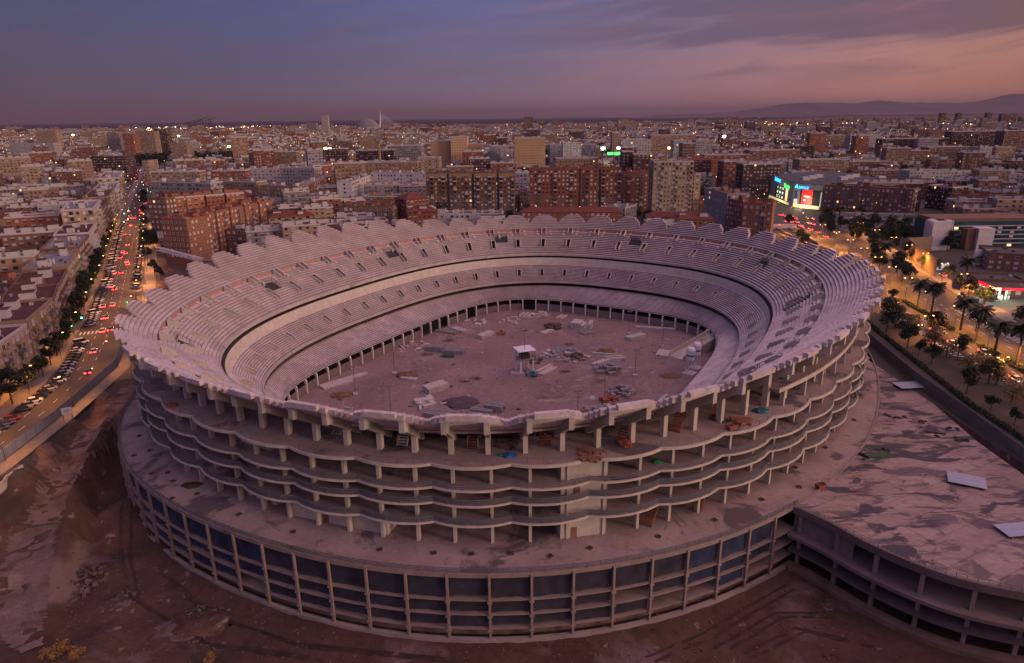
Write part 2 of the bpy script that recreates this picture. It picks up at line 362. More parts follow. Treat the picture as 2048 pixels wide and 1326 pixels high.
for pts in ([(262, 1020, -13.8), (250, 1100, -14), (270, 1200, -14), (420, 1290, -14), (640, 1318, -14)], [(330, 1150, -14), (420, 1230, -14), (600, 1290, -14), (900, 1322, -14)], [(1580, 1175, -14), (1500, 1220, -14), (1420, 1270, -14), (1300, 1320, -14)], [(1660, 1230, -14), (1560, 1230, -14), (1440, 1300, -14)], [(1740, 1290, -14), (1600, 1260, -14), (1500, 1310, -14)]):
    for e in (-1.0, 1.0):
        q = [(p[0] + e * 9, p[1] + e * 4, p[2]) for p in pts]; drape('wheel_rut', q, [.55], 'rut', dz=.10, n=200, jag=.12)
# the pitch inside the bowl
_c = np.array([4.284, 222.485]); 
def sq(a, b, n, th, c, K=160):
    t = np.linspace(0, 2 * np.pi, K, endpoint=False); x = a * np.sign(np.cos(t)) * np.abs(np.cos(t)) ** (2 / n); y = b * np.sign(np.sin(t)) * np.abs(np.sin(t)) ** (2 / n)
    return [(x_ * math.cos(th) - y_ * math.sin(th) + c[0], x_ * math.sin(th) + y_ * math.cos(th) + c[1]) for x_, y_ in zip(x, y)]
sheet('pitch_ground', [sq(62, 82, 3.6, -.52692, _c)], -11.0, 'pitch_dirt')
# the sea beyond the city
MT['sea'] = plain('sea', (.035, .035, .06), 1.0, 0, 0)
sheet('sea', [[(-26000, 5200), (-6000, 5600), (-3000, 5900), (-1000, 7600), (1500, 9500), (6000, 13000), (6000, 60000), (-60000, 60000), (-60000, 5200)]], .6, 'sea')
# ------------------------------------------------------------------ stadium
CEN = np.array([4.284, 222.485]); TH = -0.52692
PODC = np.array([6.373, 227.565]); PTH = -0.46805
NS = 50; U0 = 0.8512                    # fifty scallops round the rim; U0 is a valley
class Ring:
    def __init__(s, a, b, n, cen=CEN, th=TH, K=4000):
        t = np.linspace(0, 2 * np.pi, K + 1); c, q = np.cos(t), np.sin(t)
        x = a * np.sign(c) * np.abs(c) ** (2 / n); y = b * np.sign(q) * np.abs(q) ** (2 / n)
        C, S = math.cos(th), math.sin(th)
        s.p = np.stack([x * C - y * S + cen[0], x * S + y * C + cen[1]], 1)
        d = np.sqrt((np.diff(s.p, axis=0) ** 2).sum(1)); s.s = np.concatenate([[0], np.cumsum(d)]); s.T = s.s[-1]
    def at(s, u):
        w = (np.asarray(u) % 1.0) * s.T
        return np.stack([np.interp(w, s.s, s.p[:, 0]), np.interp(w, s.s, s.p[:, 1])], -1)
    def nrm(s, u):
        d = s.at(np.asarray(u) + 2e-3) - s.at(np.asarray(u) - 2e-3); d = d / np.linalg.norm(d, axis=-1, keepdims=True)
        return np.stack([d[..., 1], -d[..., 0]], -1)
    def off(s, u, d): return s.at(u) + s.nrm(u) * (np.asarray(d)[..., None] if np.ndim(d) else d)
R0 = Ring(57.2, 77.0, 3.87); R1 = Ring(67.76, 87.32, 2.616); R2 = Ring(77.57, 97.48, 2.531); R3 = Ring(91.74, 112.36, 2.332)
RL = Ring(103.65, 118.3, 2.146); RP = Ring(109.93, 130.89, 2.2006, PODC, PTH)
def xyz(p, z): return np.concatenate([p, np.full((len(p), 1), z) if np.ndim(z) == 0 else np.asarray(z)[:, None]], 1)
def lerp(A, B, t, u): return A.at(u) * (1 - t) + B.at(u) * t
st = empty('stadium', (CEN[0], CEN[1], 0), label='unfinished grey concrete football stadium with scalloped rim and open tiers', cat='stadium', world=True)
SEG = 12; NU = NS * SEG
U = U0 + np.arange(NU) / NU
def scallop_w(u): return (((np.asarray(u) - U0) * NS) % 1.0) * 2 - 1      # -1..1 across one scallop
# holes: (tier, scallop, first segment, segments, first row, rows)
HOLES = {'mid': set(), 'up': set(), 'top': set()}
VOMS = []
for k in range(NS):
    for tier, r0, nr in (('mid', 5, 4), ('up', 5, 4), ('top', 0, 0)):
        for j in (5, 6):
            for r in range(r0, r0 + nr): HOLES[tier].add((k * SEG + j, r))
        VOMS.append((tier, k))
def hole_at(px, py, z, half):
    """scallop segment nearest an image point"""
    g = G(px, py, z); d = np.linalg.norm(lerp(R2, R3, .6, U) - g, axis=1); return int(d.argmin())
BIG = []
for px, py, z, r0, nr, hw in ((1006, 487, 17, 8, 4, 3), (1277, 487, 17, 8, 4, 3), (782, 514, 17, 8, 4, 3), (543, 580, 17, 8, 4, 3), (1526, 535, 17, 8, 4, 3), (1612, 612, 16, 3, 8, 2), (366, 686, 18, 5, 6, 2), (1510, 738, 19, 7, 4, 3)):
    j = hole_at(px, py, z, hw); BIG.append((j, r0, nr, hw))
    for s in range(j - hw, j + hw):
        for r in range(r0, r0 + nr): HOLES['up'].add((s % NU, r))
def tier(name, A, B, t0, t1, z0, z1, rows, key=None, lip=1.0, soffit=.5):
    mb = MB(); ts = np.linspace(t0, t1, rows + 1); dz = (z1 - z0) / rows
    P = [lerp(A, B, t, U) for t in ts]
    hs = HOLES.get(key, set())
    for r in range(rows):
        z = z0 + dz * (r + 1); a = xyz(P[r], z); b = xyz(P[r + 1], z); a0 = xyz(P[r], z - dz if r else z - lip)
        ab = xyz(P[r], z - soffit - dz * .9); bb = xyz(P[r + 1], z - soffit - dz * .1)
        for i in range(NU):
            if (i, r) in hs: continue
            j = (i + 1) % NU
            mb.quad(a[i], b[i], b[j], a[j])                # tread
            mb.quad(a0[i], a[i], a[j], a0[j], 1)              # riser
            mb.quad(ab[i], ab[j], bb[j], bb[i])            # soffit
            if r == rows - 1: mb.quad(b[i], bb[i], bb[j], b[j])
            if r == 0: mb.quad(ab[i], a0[i], a0[j], ab[j])
            for q, w in ((i - 1, i), (j, j)):              # cheeks of the openings
                if (q % NU, r) in hs: mb.quad(a[w], b[w], bb[w], ab[w])
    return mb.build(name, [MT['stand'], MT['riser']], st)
tier('lower_tier', R0, R1, 0.0, 1.04, -5.5, -0.9, 14, lip=.5)
tier('middle_tier', R1, R2, 0.0, .80, .9, 7.5, 13, 'mid', lip=.7)
tier('upper_tier', R2, R3, 0.0, .93, 11.9, 21.0, 14, 'up', lip=1.0)
def ringband(name, mats, fa, fb, za, zb, thick=None, parent=st, u=U, close=True):
    """flat or conical band between two plan curves, as a slab when thick is given"""
    mb = MB(); A = fa(u); B = fb(u)
    mb.strip(xyz(A, za), xyz(B, zb), close=close)
    if thick:
        mb.strip(xyz(B, zb), xyz(B, zb - thick), close=close); mb.strip(xyz(A, za - thick), xyz(A, za), close=close)
        mb.strip(xyz(B, zb - thick), xyz(A, za - thick), close=close)
    return mb.build(name, mats, parent)
# parapet lips, with a rail
for nm, A, z, h in (('front_parapet', R1, .75, .75), ('front_parapet', R2, 11.5, 1.0)):
    mb = MB(); o = A.off(U, -.28); i = A.off(U, .05)
    mb.strip(xyz(o, z), xyz(o, z + h), close=True); mb.strip(xyz(o, z + h), xyz(i, z + h), close=True); mb.strip(xyz(i, z + h), xyz(i, z), close=True); mb.strip(xyz(i, z), xyz(o, z), close=True)
    mb.build(nm, MT['concrete'], st)
def railing(name, f, z, h, bars, u, post=2, m='steel', w=.06, pw=.07, close=True):
    mb = MB(); P = f(u); n = len(P)
    for b in bars:
        for i in range(n if close else n - 1):
            j = (i + 1) % n; mb.bar((*P[i], z + b), (*P[j], z + b), w)
    for i in range(0, n, post): mb.bar((*P[i], z), (*P[i], z + h), pw)
    return mb.build(name, MT[m], st)
U6 = U0 + np.arange(NS * 6) / (NS * 6)
railing('tier_railing', lambda u: R0.off(u, .2), -5.2, 1.0, (1.0,), U6, 1, w=.05, pw=.06)
railing('tier_railing', lambda u: R1.off(u, 0), 1.5, .5, (.5,), U6, 1, w=.05, pw=.06)
railing('tier_railing', lambda u: R2.off(u, 0), 12.5, .45, (.45,), U6, 1, w=.05, pw=.06)
# wall behind the middle tier and near-black sheets painting the shade of the void over it
ringband('back_wall', MT['concrete_lit'], lambda u: lerp(R1, R2, .795, u), lambda u: lerp(R1, R2, .885, u), 7.3, 10.8)
ringband('void_shade_floor', MT['dark_void'], lambda u: lerp(R1, R2, .885, u), lambda u: lerp(R2, R3, .35, u), 10.75, 10.75)
ringband('void_shade_sheet', MT['dark_void'], lambda u: lerp(R2, R3, .3, u), lambda u: lerp(R2, R3, .31, u), 6.0, 14.6)
ringband('void_shade_sheet', MT['dark_void'], lambda u: lerp(R1, R2, .35, u), lambda u: lerp(R1, R2, .36, u), -6, 3.4)
ringband('void_shade_floor', MT['concrete_dark'], lambda u: lerp(R0, R1, .9, u), lambda u: lerp(R1, R2, .36, u), -1.3, -1.3)
# gallery at the red strip
ringband('gallery_walk', MT['stand'], lambda u: lerp(R2, R3, .93, u), lambda u: R3.off(u, .35), 20.95, 20.95, .4)
ringband('red_strip', MT['red_brick_strip'], lambda u: R3.off(u, .3), lambda u: R3.off(u, .32), 20.9, 22.3)
# rim of scallops
SG = 24; DR, DZ = .95, .655
def dpeak(phi):
    w = abs(((phi + 90) % 180) - 90); t = min(1, max(0, (w - 10) / 42)); s = t * t * (3 - 2 * t)
    return 8.7 + 5.4 * (1 - s)
def phi_at(u):
    p = R3.at(u) - CEN; C, S = math.cos(TH), math.sin(TH); return math.degrees(math.atan2(-p[0] * S + p[1] * C, p[0] * C + p[1] * S))
RIMZ = 22.05
def rim_d(u):
    w = float(scallop_w(u)); return dpeak(phi_at(u)) + .4 - 5.5 * abs(w) ** 2.2
for k in range(NS):
    us = U0 + (k + np.arange(SG + 1) / SG) / NS; um = (us[:-1] + us[1:]) / 2; dm = [rim_d(float(u)) for u in um]
    pts = R3.at(us); nn = R3.nrm(us); mb = MB()
    rmax = int(max(dm) / DR)
    for r in range(rmax):
        d0, d1 = .3 + r * DR, .3 + (r + 1) * DR; z = RIMZ + DZ * (r + 1)
        on = [d1 - .5 <= d for d in dm]
        ia = pts + nn * (d0 - .06); ob = pts + nn * d1; zb = z - 1.0
        for i in range(SG):
            if not on[i]: continue
            A, B, C_, D = ia[i], ob[i], ob[i + 1], ia[i + 1]
            mb.quad((*A, z), (*B, z), (*C_, z), (*D, z)); mb.quad((*A, zb), (*D, zb), (*C_, zb), (*B, zb))
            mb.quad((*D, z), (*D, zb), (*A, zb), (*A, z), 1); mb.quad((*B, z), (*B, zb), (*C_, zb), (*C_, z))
            if i == 0 or not on[i - 1]: mb.quad((*A, z), (*A, zb), (*B, zb), (*B, z))
            if i == SG - 1 or not on[i + 1]: mb.quad((*C_, z), (*C_, zb), (*D, zb), (*D, z))
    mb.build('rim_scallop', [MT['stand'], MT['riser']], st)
# raking beams under the rim and their columns on the top deck
LZ = {1: 5.3, 2: 9.35, 3: 12.4, 4: 17.0}
def beam(u):
    p = R3.at(u); n = R3.nrm(u); d = rim_d(u); de = d - .25; t = np.array([-n[1], n[0]])
    z = lambda x: RIMZ + DZ * (x - .3) / DR - .45
    # side profile in (distance, height)
    prof = [(de, z(de) + .2), (de, z(de) - 2.8), (de - 1.0, z(de) - 3.0), (-2.5, 17.6), (-3.4, 17.4), (-3.4, 20.0), (.2, z(0) + .0)]
    mb = MB(); m = len(prof); P = [(*(p + n * a + t * s * .48), b) for s in (-1, 1) for a, b in prof]
    mb.add(P, [tuple(range(m - 1, -1, -1)), tuple(range(m, 2 * m))] + [(i, (i + 1) % m, (i + 1) % m + m, i + m) for i in range(m)])
    mb.build('raking_beam', MT['concrete'], st)
    # column stands on the top deck
    dc = RL.at(u) - RL.nrm(u) * 4.4; a = float(np.dot(dc - p, n)); a = min(a, de - 1.2)
    c = p + n * a; f = (a + 2.5) / (de - 1.0 + 2.5); zt = 17.6 + (z(de) - 3.0 - 17.6) * f + .35
    mb = MB(); mb.box((*c, (17.0 + zt) / 2), (1.25, .9, zt - 17.0), math.atan2(n[1], n[0]))
    mb.build('deck_column', MT['concrete_lit'], st)
for k in range(NS):
    for q in (.25, .75): beam(U0 + (k + q) / NS)
# deck slabs with scalloped edges
UD = U0 + np.arange(NS * 16) / (NS * 16)
def ledge(u): return RL.off(u, 1.3 * (1 - np.abs(scallop_w(u)) ** 2.2) - .1)
for L, zz in LZ.items():
    ringband('deck_slab', MT['concrete_deck'], lambda u: lerp(R2, R3, .62, u), ledge, zz, zz, .42 if L == 4 else .3, u=UD)
    mb = MB(); o = ledge(UD); i = o - RL.nrm(UD) * .32                 # raised kerb along the edge
    h = .1 if L == 4 else .04; kb = .42 if L == 4 else .3
    o2 = o + RL.nrm(UD) * .06
    mb.strip(xyz(o2, zz - kb), xyz(o2, zz + h), close=True); mb.strip(xyz(o2, zz + h), xyz(i, zz + h), close=True); mb.strip(xyz(i, zz + h), xyz(i, zz), close=True); mb.strip(xyz(o, zz - kb), xyz(o2, zz - kb), close=True)
    mb.build('deck_kerb', MT['concrete_lit'], st)
UR = U0 + np.arange(NS * 10) / (NS * 10)
edge = lambda u: ledge(u) - RL.nrm(u) * .18
railing('deck_railing', edge, 5.35, 1.1, (.4, .75, 1.1), UR, 2, w=.17, pw=.15)
railing('deck_railing', edge, 9.4, 1.1, (.4, .75, 1.1), UR, 2, w=.17, pw=.15)
railing('deck_railing', edge, 12.45, 1.0, (.55, 1.0), UR, 2, w=.11, pw=.12)
railing('deck_railing', edge, 17.3, 1.0, (1.0,), UR, 2, w=.04, pw=.08)
MT['deck_back'] = mat('deck_back_wall', (.16, .125, .12), var=.25, scale=.2, fine=.3)  # interior shade put into the wall's darker colour
inner = lambda t: (lambda u: lerp(R2, R3, t, u))
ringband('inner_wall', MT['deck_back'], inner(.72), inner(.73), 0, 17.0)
# columns between decks
zs = [0] + [LZ[i] for i in (1, 2, 3, 4)]
proto = {}
for lv in range(4):
    mb = MB(); h = zs[lv + 1] - zs[lv] - .42; mb.box((0, 0, h / 2), (1.05, .55, h)); mb.box((.45, 0, h - .3), (2.2, .75, .5)); proto[lv] = mb
stuffcol = MB()
for k in range(NS):
    for q in (.25, .75):
        u = U0 + (k + q) / NS; n = RL.nrm(u); p = RL.at(u) - n * 1.9; az_ = math.atan2(n[1], n[0])
        front = PX((*p, 3))[1] > 700
        for lv in range(4):
            c = (p[0], p[1], zs[lv])
            if front and n[1] < .35:
                if proto[lv].__class__ is MB:
                    o = proto[lv].build('level_column', MT['concrete_lit'], st); proto[lv] = o
                else:
                    o = proto[lv].copy(); col.objects.link(o)
                o.location = Vector(c) - st.location; o.rotation_euler.z = az_
            if front:
                p2 = RL.at(u) - n * 8.5; stuffcol.box((p2[0], p2[1], (zs[lv] + zs[lv + 1]) / 2), (.9, .6, zs[lv + 1] - zs[lv] - .35), az_)
            if not front and lv in (0, 1): stuffcol.box((p[0], p[1], (zs[lv] + zs[lv + 1]) / 2), (1.0, .55, zs[lv + 1] - zs[lv] - .42), az_)
tag(stuffcol.build('level_columns', MT['concrete'], st), kind='stuff')
# shear-wall cores
def core(px, py, w, d, z1, doors=()):
    g = G(px, py, 0.0); k = int(np.linalg.norm(RL.at(U) - g, axis=1).argmin()); n = RL.nrm(U[k]); a = math.atan2(n[1], n[0])
    t = np.array([-n[1], n[0]]); c = g - n * d / 2
    mb = MB(); mb.box((*c, z1 / 2), (d, w, z1), a); o = mb.build('core_wall', MT['concrete_lit'], st)
    for s, z in doors:
        e = MB(); e.box((*(g + n * .02 + t * s), z + 1.1), (.12, 1.15, 2.2), a); e.build('doorway', MT['wood'], st)
core(1166, 1072, 8.8, 7, 16.5, ((-1.8, .0), (-1.4, 9.4)))
core(525, 1000, 8.5, 6, 16.5, ((-2.3, 0), (2.2, 0)))
core(680, 1050, 21, 4, 5.0, ((-3, 0),))
core(413, 950, 10, 4, 5.0, ((3.0, 0),))
# ------------------------------------------------------------------ podium and its parking levels
NB = 105; UB0 = 592.4 / 771.7
UP = np.arange(NB * 6) / (NB * 6)
PZ = (-5.2, -8.2, -11.2)
ringband('podium_deck', MT['concrete_deck'], lambda u: lerp(R1, R2, .4, u), lambda u: RP.at(u + .0), 0, 0, .55, u=UP)
mb = MB(); o = RP.off(UP, .08); i = RP.off(UP, -.3)
mb.strip(xyz(o, -.65), xyz(o, .2), close=True); mb.strip(xyz(o, .2), xyz(i, .2), close=True); mb.strip(xyz(i, .2), xyz(i, 0), close=True); mb.strip(xyz(i, -.65), xyz(o, -.65), close=True)
mb.build('podium_kerb', MT['facade_concrete'], st)
FRONT = np.array([u for u in UB0 + np.arange(NB * 6) / (NB * 6) if (RP.at(u)[1] < 236 and RP.at(u)[0] < 58)])
FRONT = np.sort(((FRONT - .25) % 1.0) + .25)
railing('podium_railing', lambda u: RP.off(u, -.12), .2, 1.0, (.35, .68, 1.0), FRONT, 2, w=.11, pw=.12, close=False)
for z in PZ:
    mb = MB(); o = RP.off(FRONT, .1); i = RP.off(FRONT, -22)
    mb.strip(xyz(i, z), xyz(o, z)); mb.strip(xyz(o, z), xyz(o, z - .25)); mb.strip(xyz(o, z - .25), xyz(i, z - .25))
    mb.build('parking_slab', MT['facade_concrete'], st)
mb = MB(); o = RP.off(FRONT, .5); i = RP.off(FRONT, -.3); mb.strip(xyz(i, -13.3), xyz(o, -13.3)); mb.strip(xyz(o, -13.3), xyz(o, -14.6)); mb.build('footing', MT['concrete_dark'], st)
mb = MB(); i = RP.off(FRONT, -16); mb.strip(xyz(i, -14), xyz(i, -.5)); mb.build('parking_back_wall', MT['concrete_dark'], st)
mb = MB(); i = RP.off(FRONT, -1.6); mb.strip(xyz(i, -14), xyz(i, -11.3)); mb.build('retaining_wall', MT['retaining'], st)
first = None
for b in range(NB):
    u = UB0 + b / NB; p = RP.at(u)
    if p[1] > 232 or p[0] > 57: continue
    n = RP.nrm(u); c = p + n * .12
    if first is None:
        mb = MB(); mb.box((0, 0, -6.9), (.5, .42, 13.6))
        for z in PZ: mb.box((.1, 0, z - .3), (.6, .85, .34))
        first = o = mb.build('facade_column', MT['facade_concrete'], st)
    else: o = first.copy(); col.objects.link(o)
    o.location = (c[0] - CEN[0], c[1] - CEN[1], 0); o.rotation_euler.z = math.atan2(n[1], n[0])
    # netting, hung behind the columns
    lv = (0, 1, 2)
    u2 = u + 1 / NB
    if RP.at(u2)[1] > 232 or RP.at(u2)[0] > 57: continue
    for q in lv:
        if rnd.random() < (.0, .02, .12)[q]: continue
        z1 = (-.6, -5.7, -8.7)[q] - rnd.uniform(0, .3); z0 = (-5.2, -8.2, -11.2)[q] + rnd.uniform(.0, .7)
        uu = np.linspace(u + .04 / NB, u2 - .04 / NB, 7); A = RP.off(uu, -.35 - .25 * np.sin(np.linspace(0, 3.14, 7)) * rnd.uniform(.2, 1)); 
        mb = MB(); mb.strip(xyz(A, z0 + np.array([rnd.uniform(-.15, .15) for _ in uu])), xyz(A, z1)); mb.build('safety_net', MT['net_blue' if (p[0] < -50 or p[0] > 28) and rnd.random() < .8 else 'net_dark'], st)
MT['hatch_frame'] = mat('hatch_frame', (.12, .075, .06), var=.3, scale=1)
# hatches let into the podium deck
for px, py in ((303, 947), (336, 945), (346, 962), (268, 911), (300, 901), (279, 872), (394, 988), (344, 997), (451, 1063), (478, 1029), (586, 1064), (867, 1106), (759, 1099), (1018, 1105), (1022, 1107), (1179, 1096), (1316, 1073), (1429, 1040), (1523, 999), (1598, 974), (1650, 895), (1708, 840), (1720, 790), (1590, 935), (942, 1108), (1100, 1112)):
    g = G(px, py, 0); mb = MB(); a = rnd.uniform(0, 1.5)
    for s in range(4):
        mb.box((g[0] + .5 * math.cos(a + s * math.pi / 2), g[1] + .5 * math.sin(a + s * math.pi / 2), .06), (.15, .84, .12), a + s * math.pi / 2)
    mb.box((g[0], g[1], .02), (1.0, 1.0, .03), a, 1)
    mb.build('floor_hatch', [MT['hatch_frame'], MT['dark_void']], st)
# ------------------------------------------------------------------ flat parking building beside the stadium
pk = empty('parking_building', (80, 140, 0), label='flat low parking building with stained concrete roof between stadium and avenue fence', cat='parking building', world=True)
front = [(56.2, 118.2), (60.3, 113.7), (64.0, 106.6), (69.4, 100.0), (75.1, 95.2), (83.2, 91.9), (92, 89.6), (104, 88)]
ft = np.linspace(0, 1, 40); fd = np.cumsum([0] + [math.dist(a, b) for a, b in zip(front, front[1:])]); FP = np.stack([np.interp(ft * fd[-1], fd, [p[i] for p in front]) for i in (0, 1)], 1)
for _ in range(6): FP[1:-1] = (FP[:-2] + FP[2:] + 2 * FP[1:-1]) / 4
FN = np.gradient(FP, axis=0); FN = np.stack([FN[:, 1], -FN[:, 0]], 1); FN /= np.linalg.norm(FN, axis=1, keepdims=True); FN = np.where((FN[:, 1:2] > 0), -FN, FN)
uu = np.arange(4000) / 4000; pp = RP.off(uu, .14); 
ia = int(np.linalg.norm(pp - np.array([56.2, 118.2]), axis=1).argmin()); ib = int(np.linalg.norm(pp - np.array([116.5, 200]), axis=1).argmin())
if ib < ia: ib += 4000
arc = [tuple(pp[i % 4000]) for i in np.linspace(ia, ib, 60).astype(int)]
back = [(118.7, 212.5), (114.8, 177.1), (110.8, 145.0), (110.5, 130.8), (108, 88)]
poly = arc[::-1][:-1] + [tuple(p) for p in FP] + back[::-1]
ar = sum(a[0] * b[1] - b[0] * a[1] for a, b in zip(poly, poly[1:] + poly[:1]))
if ar < 0: poly = poly[::-1]
mb = MB(); mb.prism(poly, -.7, -.006); mb.build('roof_deck', MT['concrete_parking'], pk)
MT['gallery'] = mat('gallery_concrete', (.20, .15, .14), var=.2, scale=.2, fine=.3)
MT['edge_dark'] = mat('edge_concrete', (.15, .115, .11), var=.2, scale=.2, fine=.3)
def fband(name, off_in, off_out, z, th, m):
    mb = MB(); A = FP - FN * off_in; B = FP + FN * off_out
    mb.strip(xyz(A, z), xyz(B, z)); mb.strip(xyz(B, z), xyz(B, z - th)); mb.strip(xyz(B, z - th), xyz(A, z - th)); return mb.build(name, MT[m], pk)
fband('edge_beam', .4, .25, .12, 1.5, 'edge_dark'); fband('gallery_slab', 9, 1.6, -5.6, .7, 'gallery'); fband('parking_slab', 9, .5, -9.4, .6, 'edge_dark'); fband('footing', 1, 1.2, -13.0, 1.3, 'retaining')
mb = MB(); A = FP - FN * 7; mb.strip(xyz(A, -14), xyz(A, -.7)); mb.build('parking_back_wall', MT['retaining'], pk)
mb = MB(); A = FP - FN * .8; mb.strip(xyz(A[:9], -5.6), xyz(A[:9], -1)); mb.build('block_wall', MT['block_wall'], pk)
for i in range(1, 40, 5):
    mb = MB(); p = FP[i] - FN[i] * .35; a = math.atan2(FN[i][1], FN[i][0]); mb.box((*p, -3.5), (.7, .7, 4.4), a); mb.box((*(FP[i] - FN[i]), -7.7), (.7, .7, 3.4), a); mb.box((*(FP[i] - FN[i]), -11.7), (.7, .7, 3.4), a); mb.build('facade_column', MT['facade_concrete'], pk)
mb = MB()
for i in range(39):
    for z in (.55, 1.0): mb.bar((*FP[i], z), (*FP[i + 1], z), .06)
    mb.bar((*FP[i], 0), (*FP[i], 1.0), .07)
mb.build('roof_railing', MT['steel'], pk)
for px, py, w in ((1712, 745, 2), (1843, 840, 3), (1795, 835, 4), (1868, 868, 4), (1905, 858, 3), (1920, 880, 3), (1715, 915, 4), (1765, 900, 3)):
    g = G(px, py, 0)
    for _ in range(4): mb = MB(); mb.box((g[0] + rnd.uniform(-w / 2, w / 2), g[1] + rnd.uniform(-w / 2, w / 2), .12), (rnd.uniform(.4, w * .6), rnd.uniform(.3, .9), .2), rnd.uniform(0, 3)); mb.build('roof_opening_cover', MT['dark_void'], pk)
# the short parking bay left of the podium
pb = empty('parking_bay', (-100, 180, 0), label='small unfinished concrete parking bay on posts left of the podium', cat='parking bay', world=True)
g1, g2, g3, g4 = G(188, 842, 0), G(246, 842, 0), G(300, 760, 0), G(246, 770, 0)
for z in (-.5, -4.0, -8.0):
    mb = MB(); P = [(-104.5, 166.5), (-97, 166.5), (-90, 192), (-103, 196)]; mb.prism(P, z - .4, z); mb.build('slab', MT['concrete'], pb)
for x in (-104, -99.5):
    mb = MB(); mb.box((x, 167, -7.2), (.5, .5, 13.5)); mb.build('post', MT['concrete_lit'], pb)
mb = MB(); mb.box((-99.5, 178, -7), (9, .3, 13)); mb.build('back_wall', MT['concrete_dark'], pb)
# ------------------------------------------------------------------ wall round the pitch
NC = 78; proto_c = None; vis = 0
for c in range(NC):
    u = (c + .35) / NC; p = R0.at(u); n = R0.nrm(u); az_ = math.atan2(n[1], n[0])
    if proto_c is None:
        mb = MB(); mb.box((0, 0, 1.8), (.7, .42, 3.6))
        pr = [(-.35, 3.6), (-.35, 4.3), (.2, 5.1), (1.6, 5.5), (3.0, 5.9), (3.0, 5.3), (1.2, 4.6), (.35, 3.6)]
        m = len(pr); mb.add([(a, s * .21, b) for s in (-1, 1) for a, b in pr], [tuple(range(m)), tuple(range(2 * m - 1, m - 1, -1))] + [((i + 1) % m, i, i + m, (i + 1) % m + m) for i in range(m)])
        proto_c = o = mb.build('pitch_column', MT['white_paint'], st)
    else: o = proto_c.copy(); col.objects.link(o)
    q = p + n * .1; o.location = (q[0] - CEN[0], q[1] - CEN[1], -11.0); o.rotation_euler.z = az_
    scr = PX((*p, -9)); 
    if c in (25, 33, 34, 35) or rnd.random() < .02: continue
    u2 = u + 1 / NC; um = np.linspace(u, u2, 5); A = R0.off(um, .25); mb = MB(); B = R0.off(um, .5)
    mb.strip(xyz(A, -11), xyz(A, -8.0)); mb.strip(xyz(A, -8.0), xyz(B, -8.0)); mb.strip(xyz(B, -8), xyz(B, -11)); mb.build('pitch_wall_panel', MT['block_wall'], st)
ringband('void_shade_sheet', MT['dark_void'], lambda u: R0.off(u, 5), lambda u: R0.off(u, 5.02), -11, -4.2)
ringband('void_shade_floor', MT['dark_void'], lambda u: R0.off(u, .2), lambda u: R0.off(u, 5.02), -10.98, -10.98)
# ------------------------------------------------------------------ mouths of the tunnels into the tiers
nv = 0; rest = MB()
TP = {'mid': (lambda t, u: lerp(R1, R2, t, u), .80 / 13, .9, 6.6 / 13, 0), 'up': (lambda t, u: lerp(R2, R3, t, u), .93 / 14, 11.9, 9.1 / 14, 0)}
def vom(mb, tier, k):
    uc = U0 + (k * SEG + 6) / NU; hw = 1.0 / NU
    if tier == 'top': f = lambda t, u: lerp(R2, R3, t, u); ta, tb, za, zb = .80, .985, 20.0, 22.6
    else:
        f, dt, z0, dz, _ = TP[tier]; r0 = 5; ta, tb = dt * r0, dt * (r0 + 4); za = z0 + dz * r0; zb = za + dz * 4 + .45
    P = lambda t, s, z: (*f(t, np.array([uc + s * hw]))[0], z)
    a_, b_ = P(ta, -1, 0), P(ta, 1, 0); L = math.dist(a_[:2], b_[:2]); w = .28 / L * 2
    zf = za - .9 if tier != 'top' else za + .4
    for s in (-1, 1):
        o = s * 1.08; i = s * (1.08 - w)
        te = ta - (tb - ta) * .25
        q = [P(te, o, zf - .2), P(tb, o, zf - .2), P(tb, o, zb + .35), P(te, o, za + .85)]
        q2 = [P(te, i, zf - .2), P(tb, i, zf - .2), P(tb, i, zb + .35), P(te, i, za + .85)]
        F = [tuple(range(4)), tuple(range(7, 3, -1))] + [((j + 1) % 4, j, j + 4, (j + 1) % 4 + 4) for j in range(4)]
        mb.add(q + q2, F, 0)
    mb.quad(P(ta, -1, zf), P(ta, 1, zf), P(tb, 1, zf), P(tb, -1, zf), 0)                      # floor
    mb.quad(P(tb - .01, -1, zf), P(tb - .01, 1, zf), P(tb - .01, 1, zb), P(tb - .01, -1, zb), 1 if tier != 'top' else 2)  # back sheet, near-black for the tunnel's shade except at the top
    mb.quad(P(tb - (tb - ta) * .2, -1, zb), P(tb - (tb - ta) * .2, 1, zb), P(tb, 1, zb), P(tb, -1, zb), 0)
cand = []
for tier, k in VOMS:
    p = lerp(R2, R3, .5, np.array([U0 + (k + .5) / NS]))[0]; s = PX((*p, 18)); nrm = R3.nrm(U0 + (k + .5) / NS)
    cand.append((nrm[1] < -.45, s[2], tier, k))
for i, (hid, d, tier, k) in enumerate(sorted(cand)):
    if i < 98:
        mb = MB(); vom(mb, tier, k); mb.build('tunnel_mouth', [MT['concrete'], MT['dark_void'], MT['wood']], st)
    else: vom(rest, tier, k)
tag(rest.build('tunnel_mouths', [MT['concrete'], MT['dark_void'], MT['wood']], st), kind='stuff')
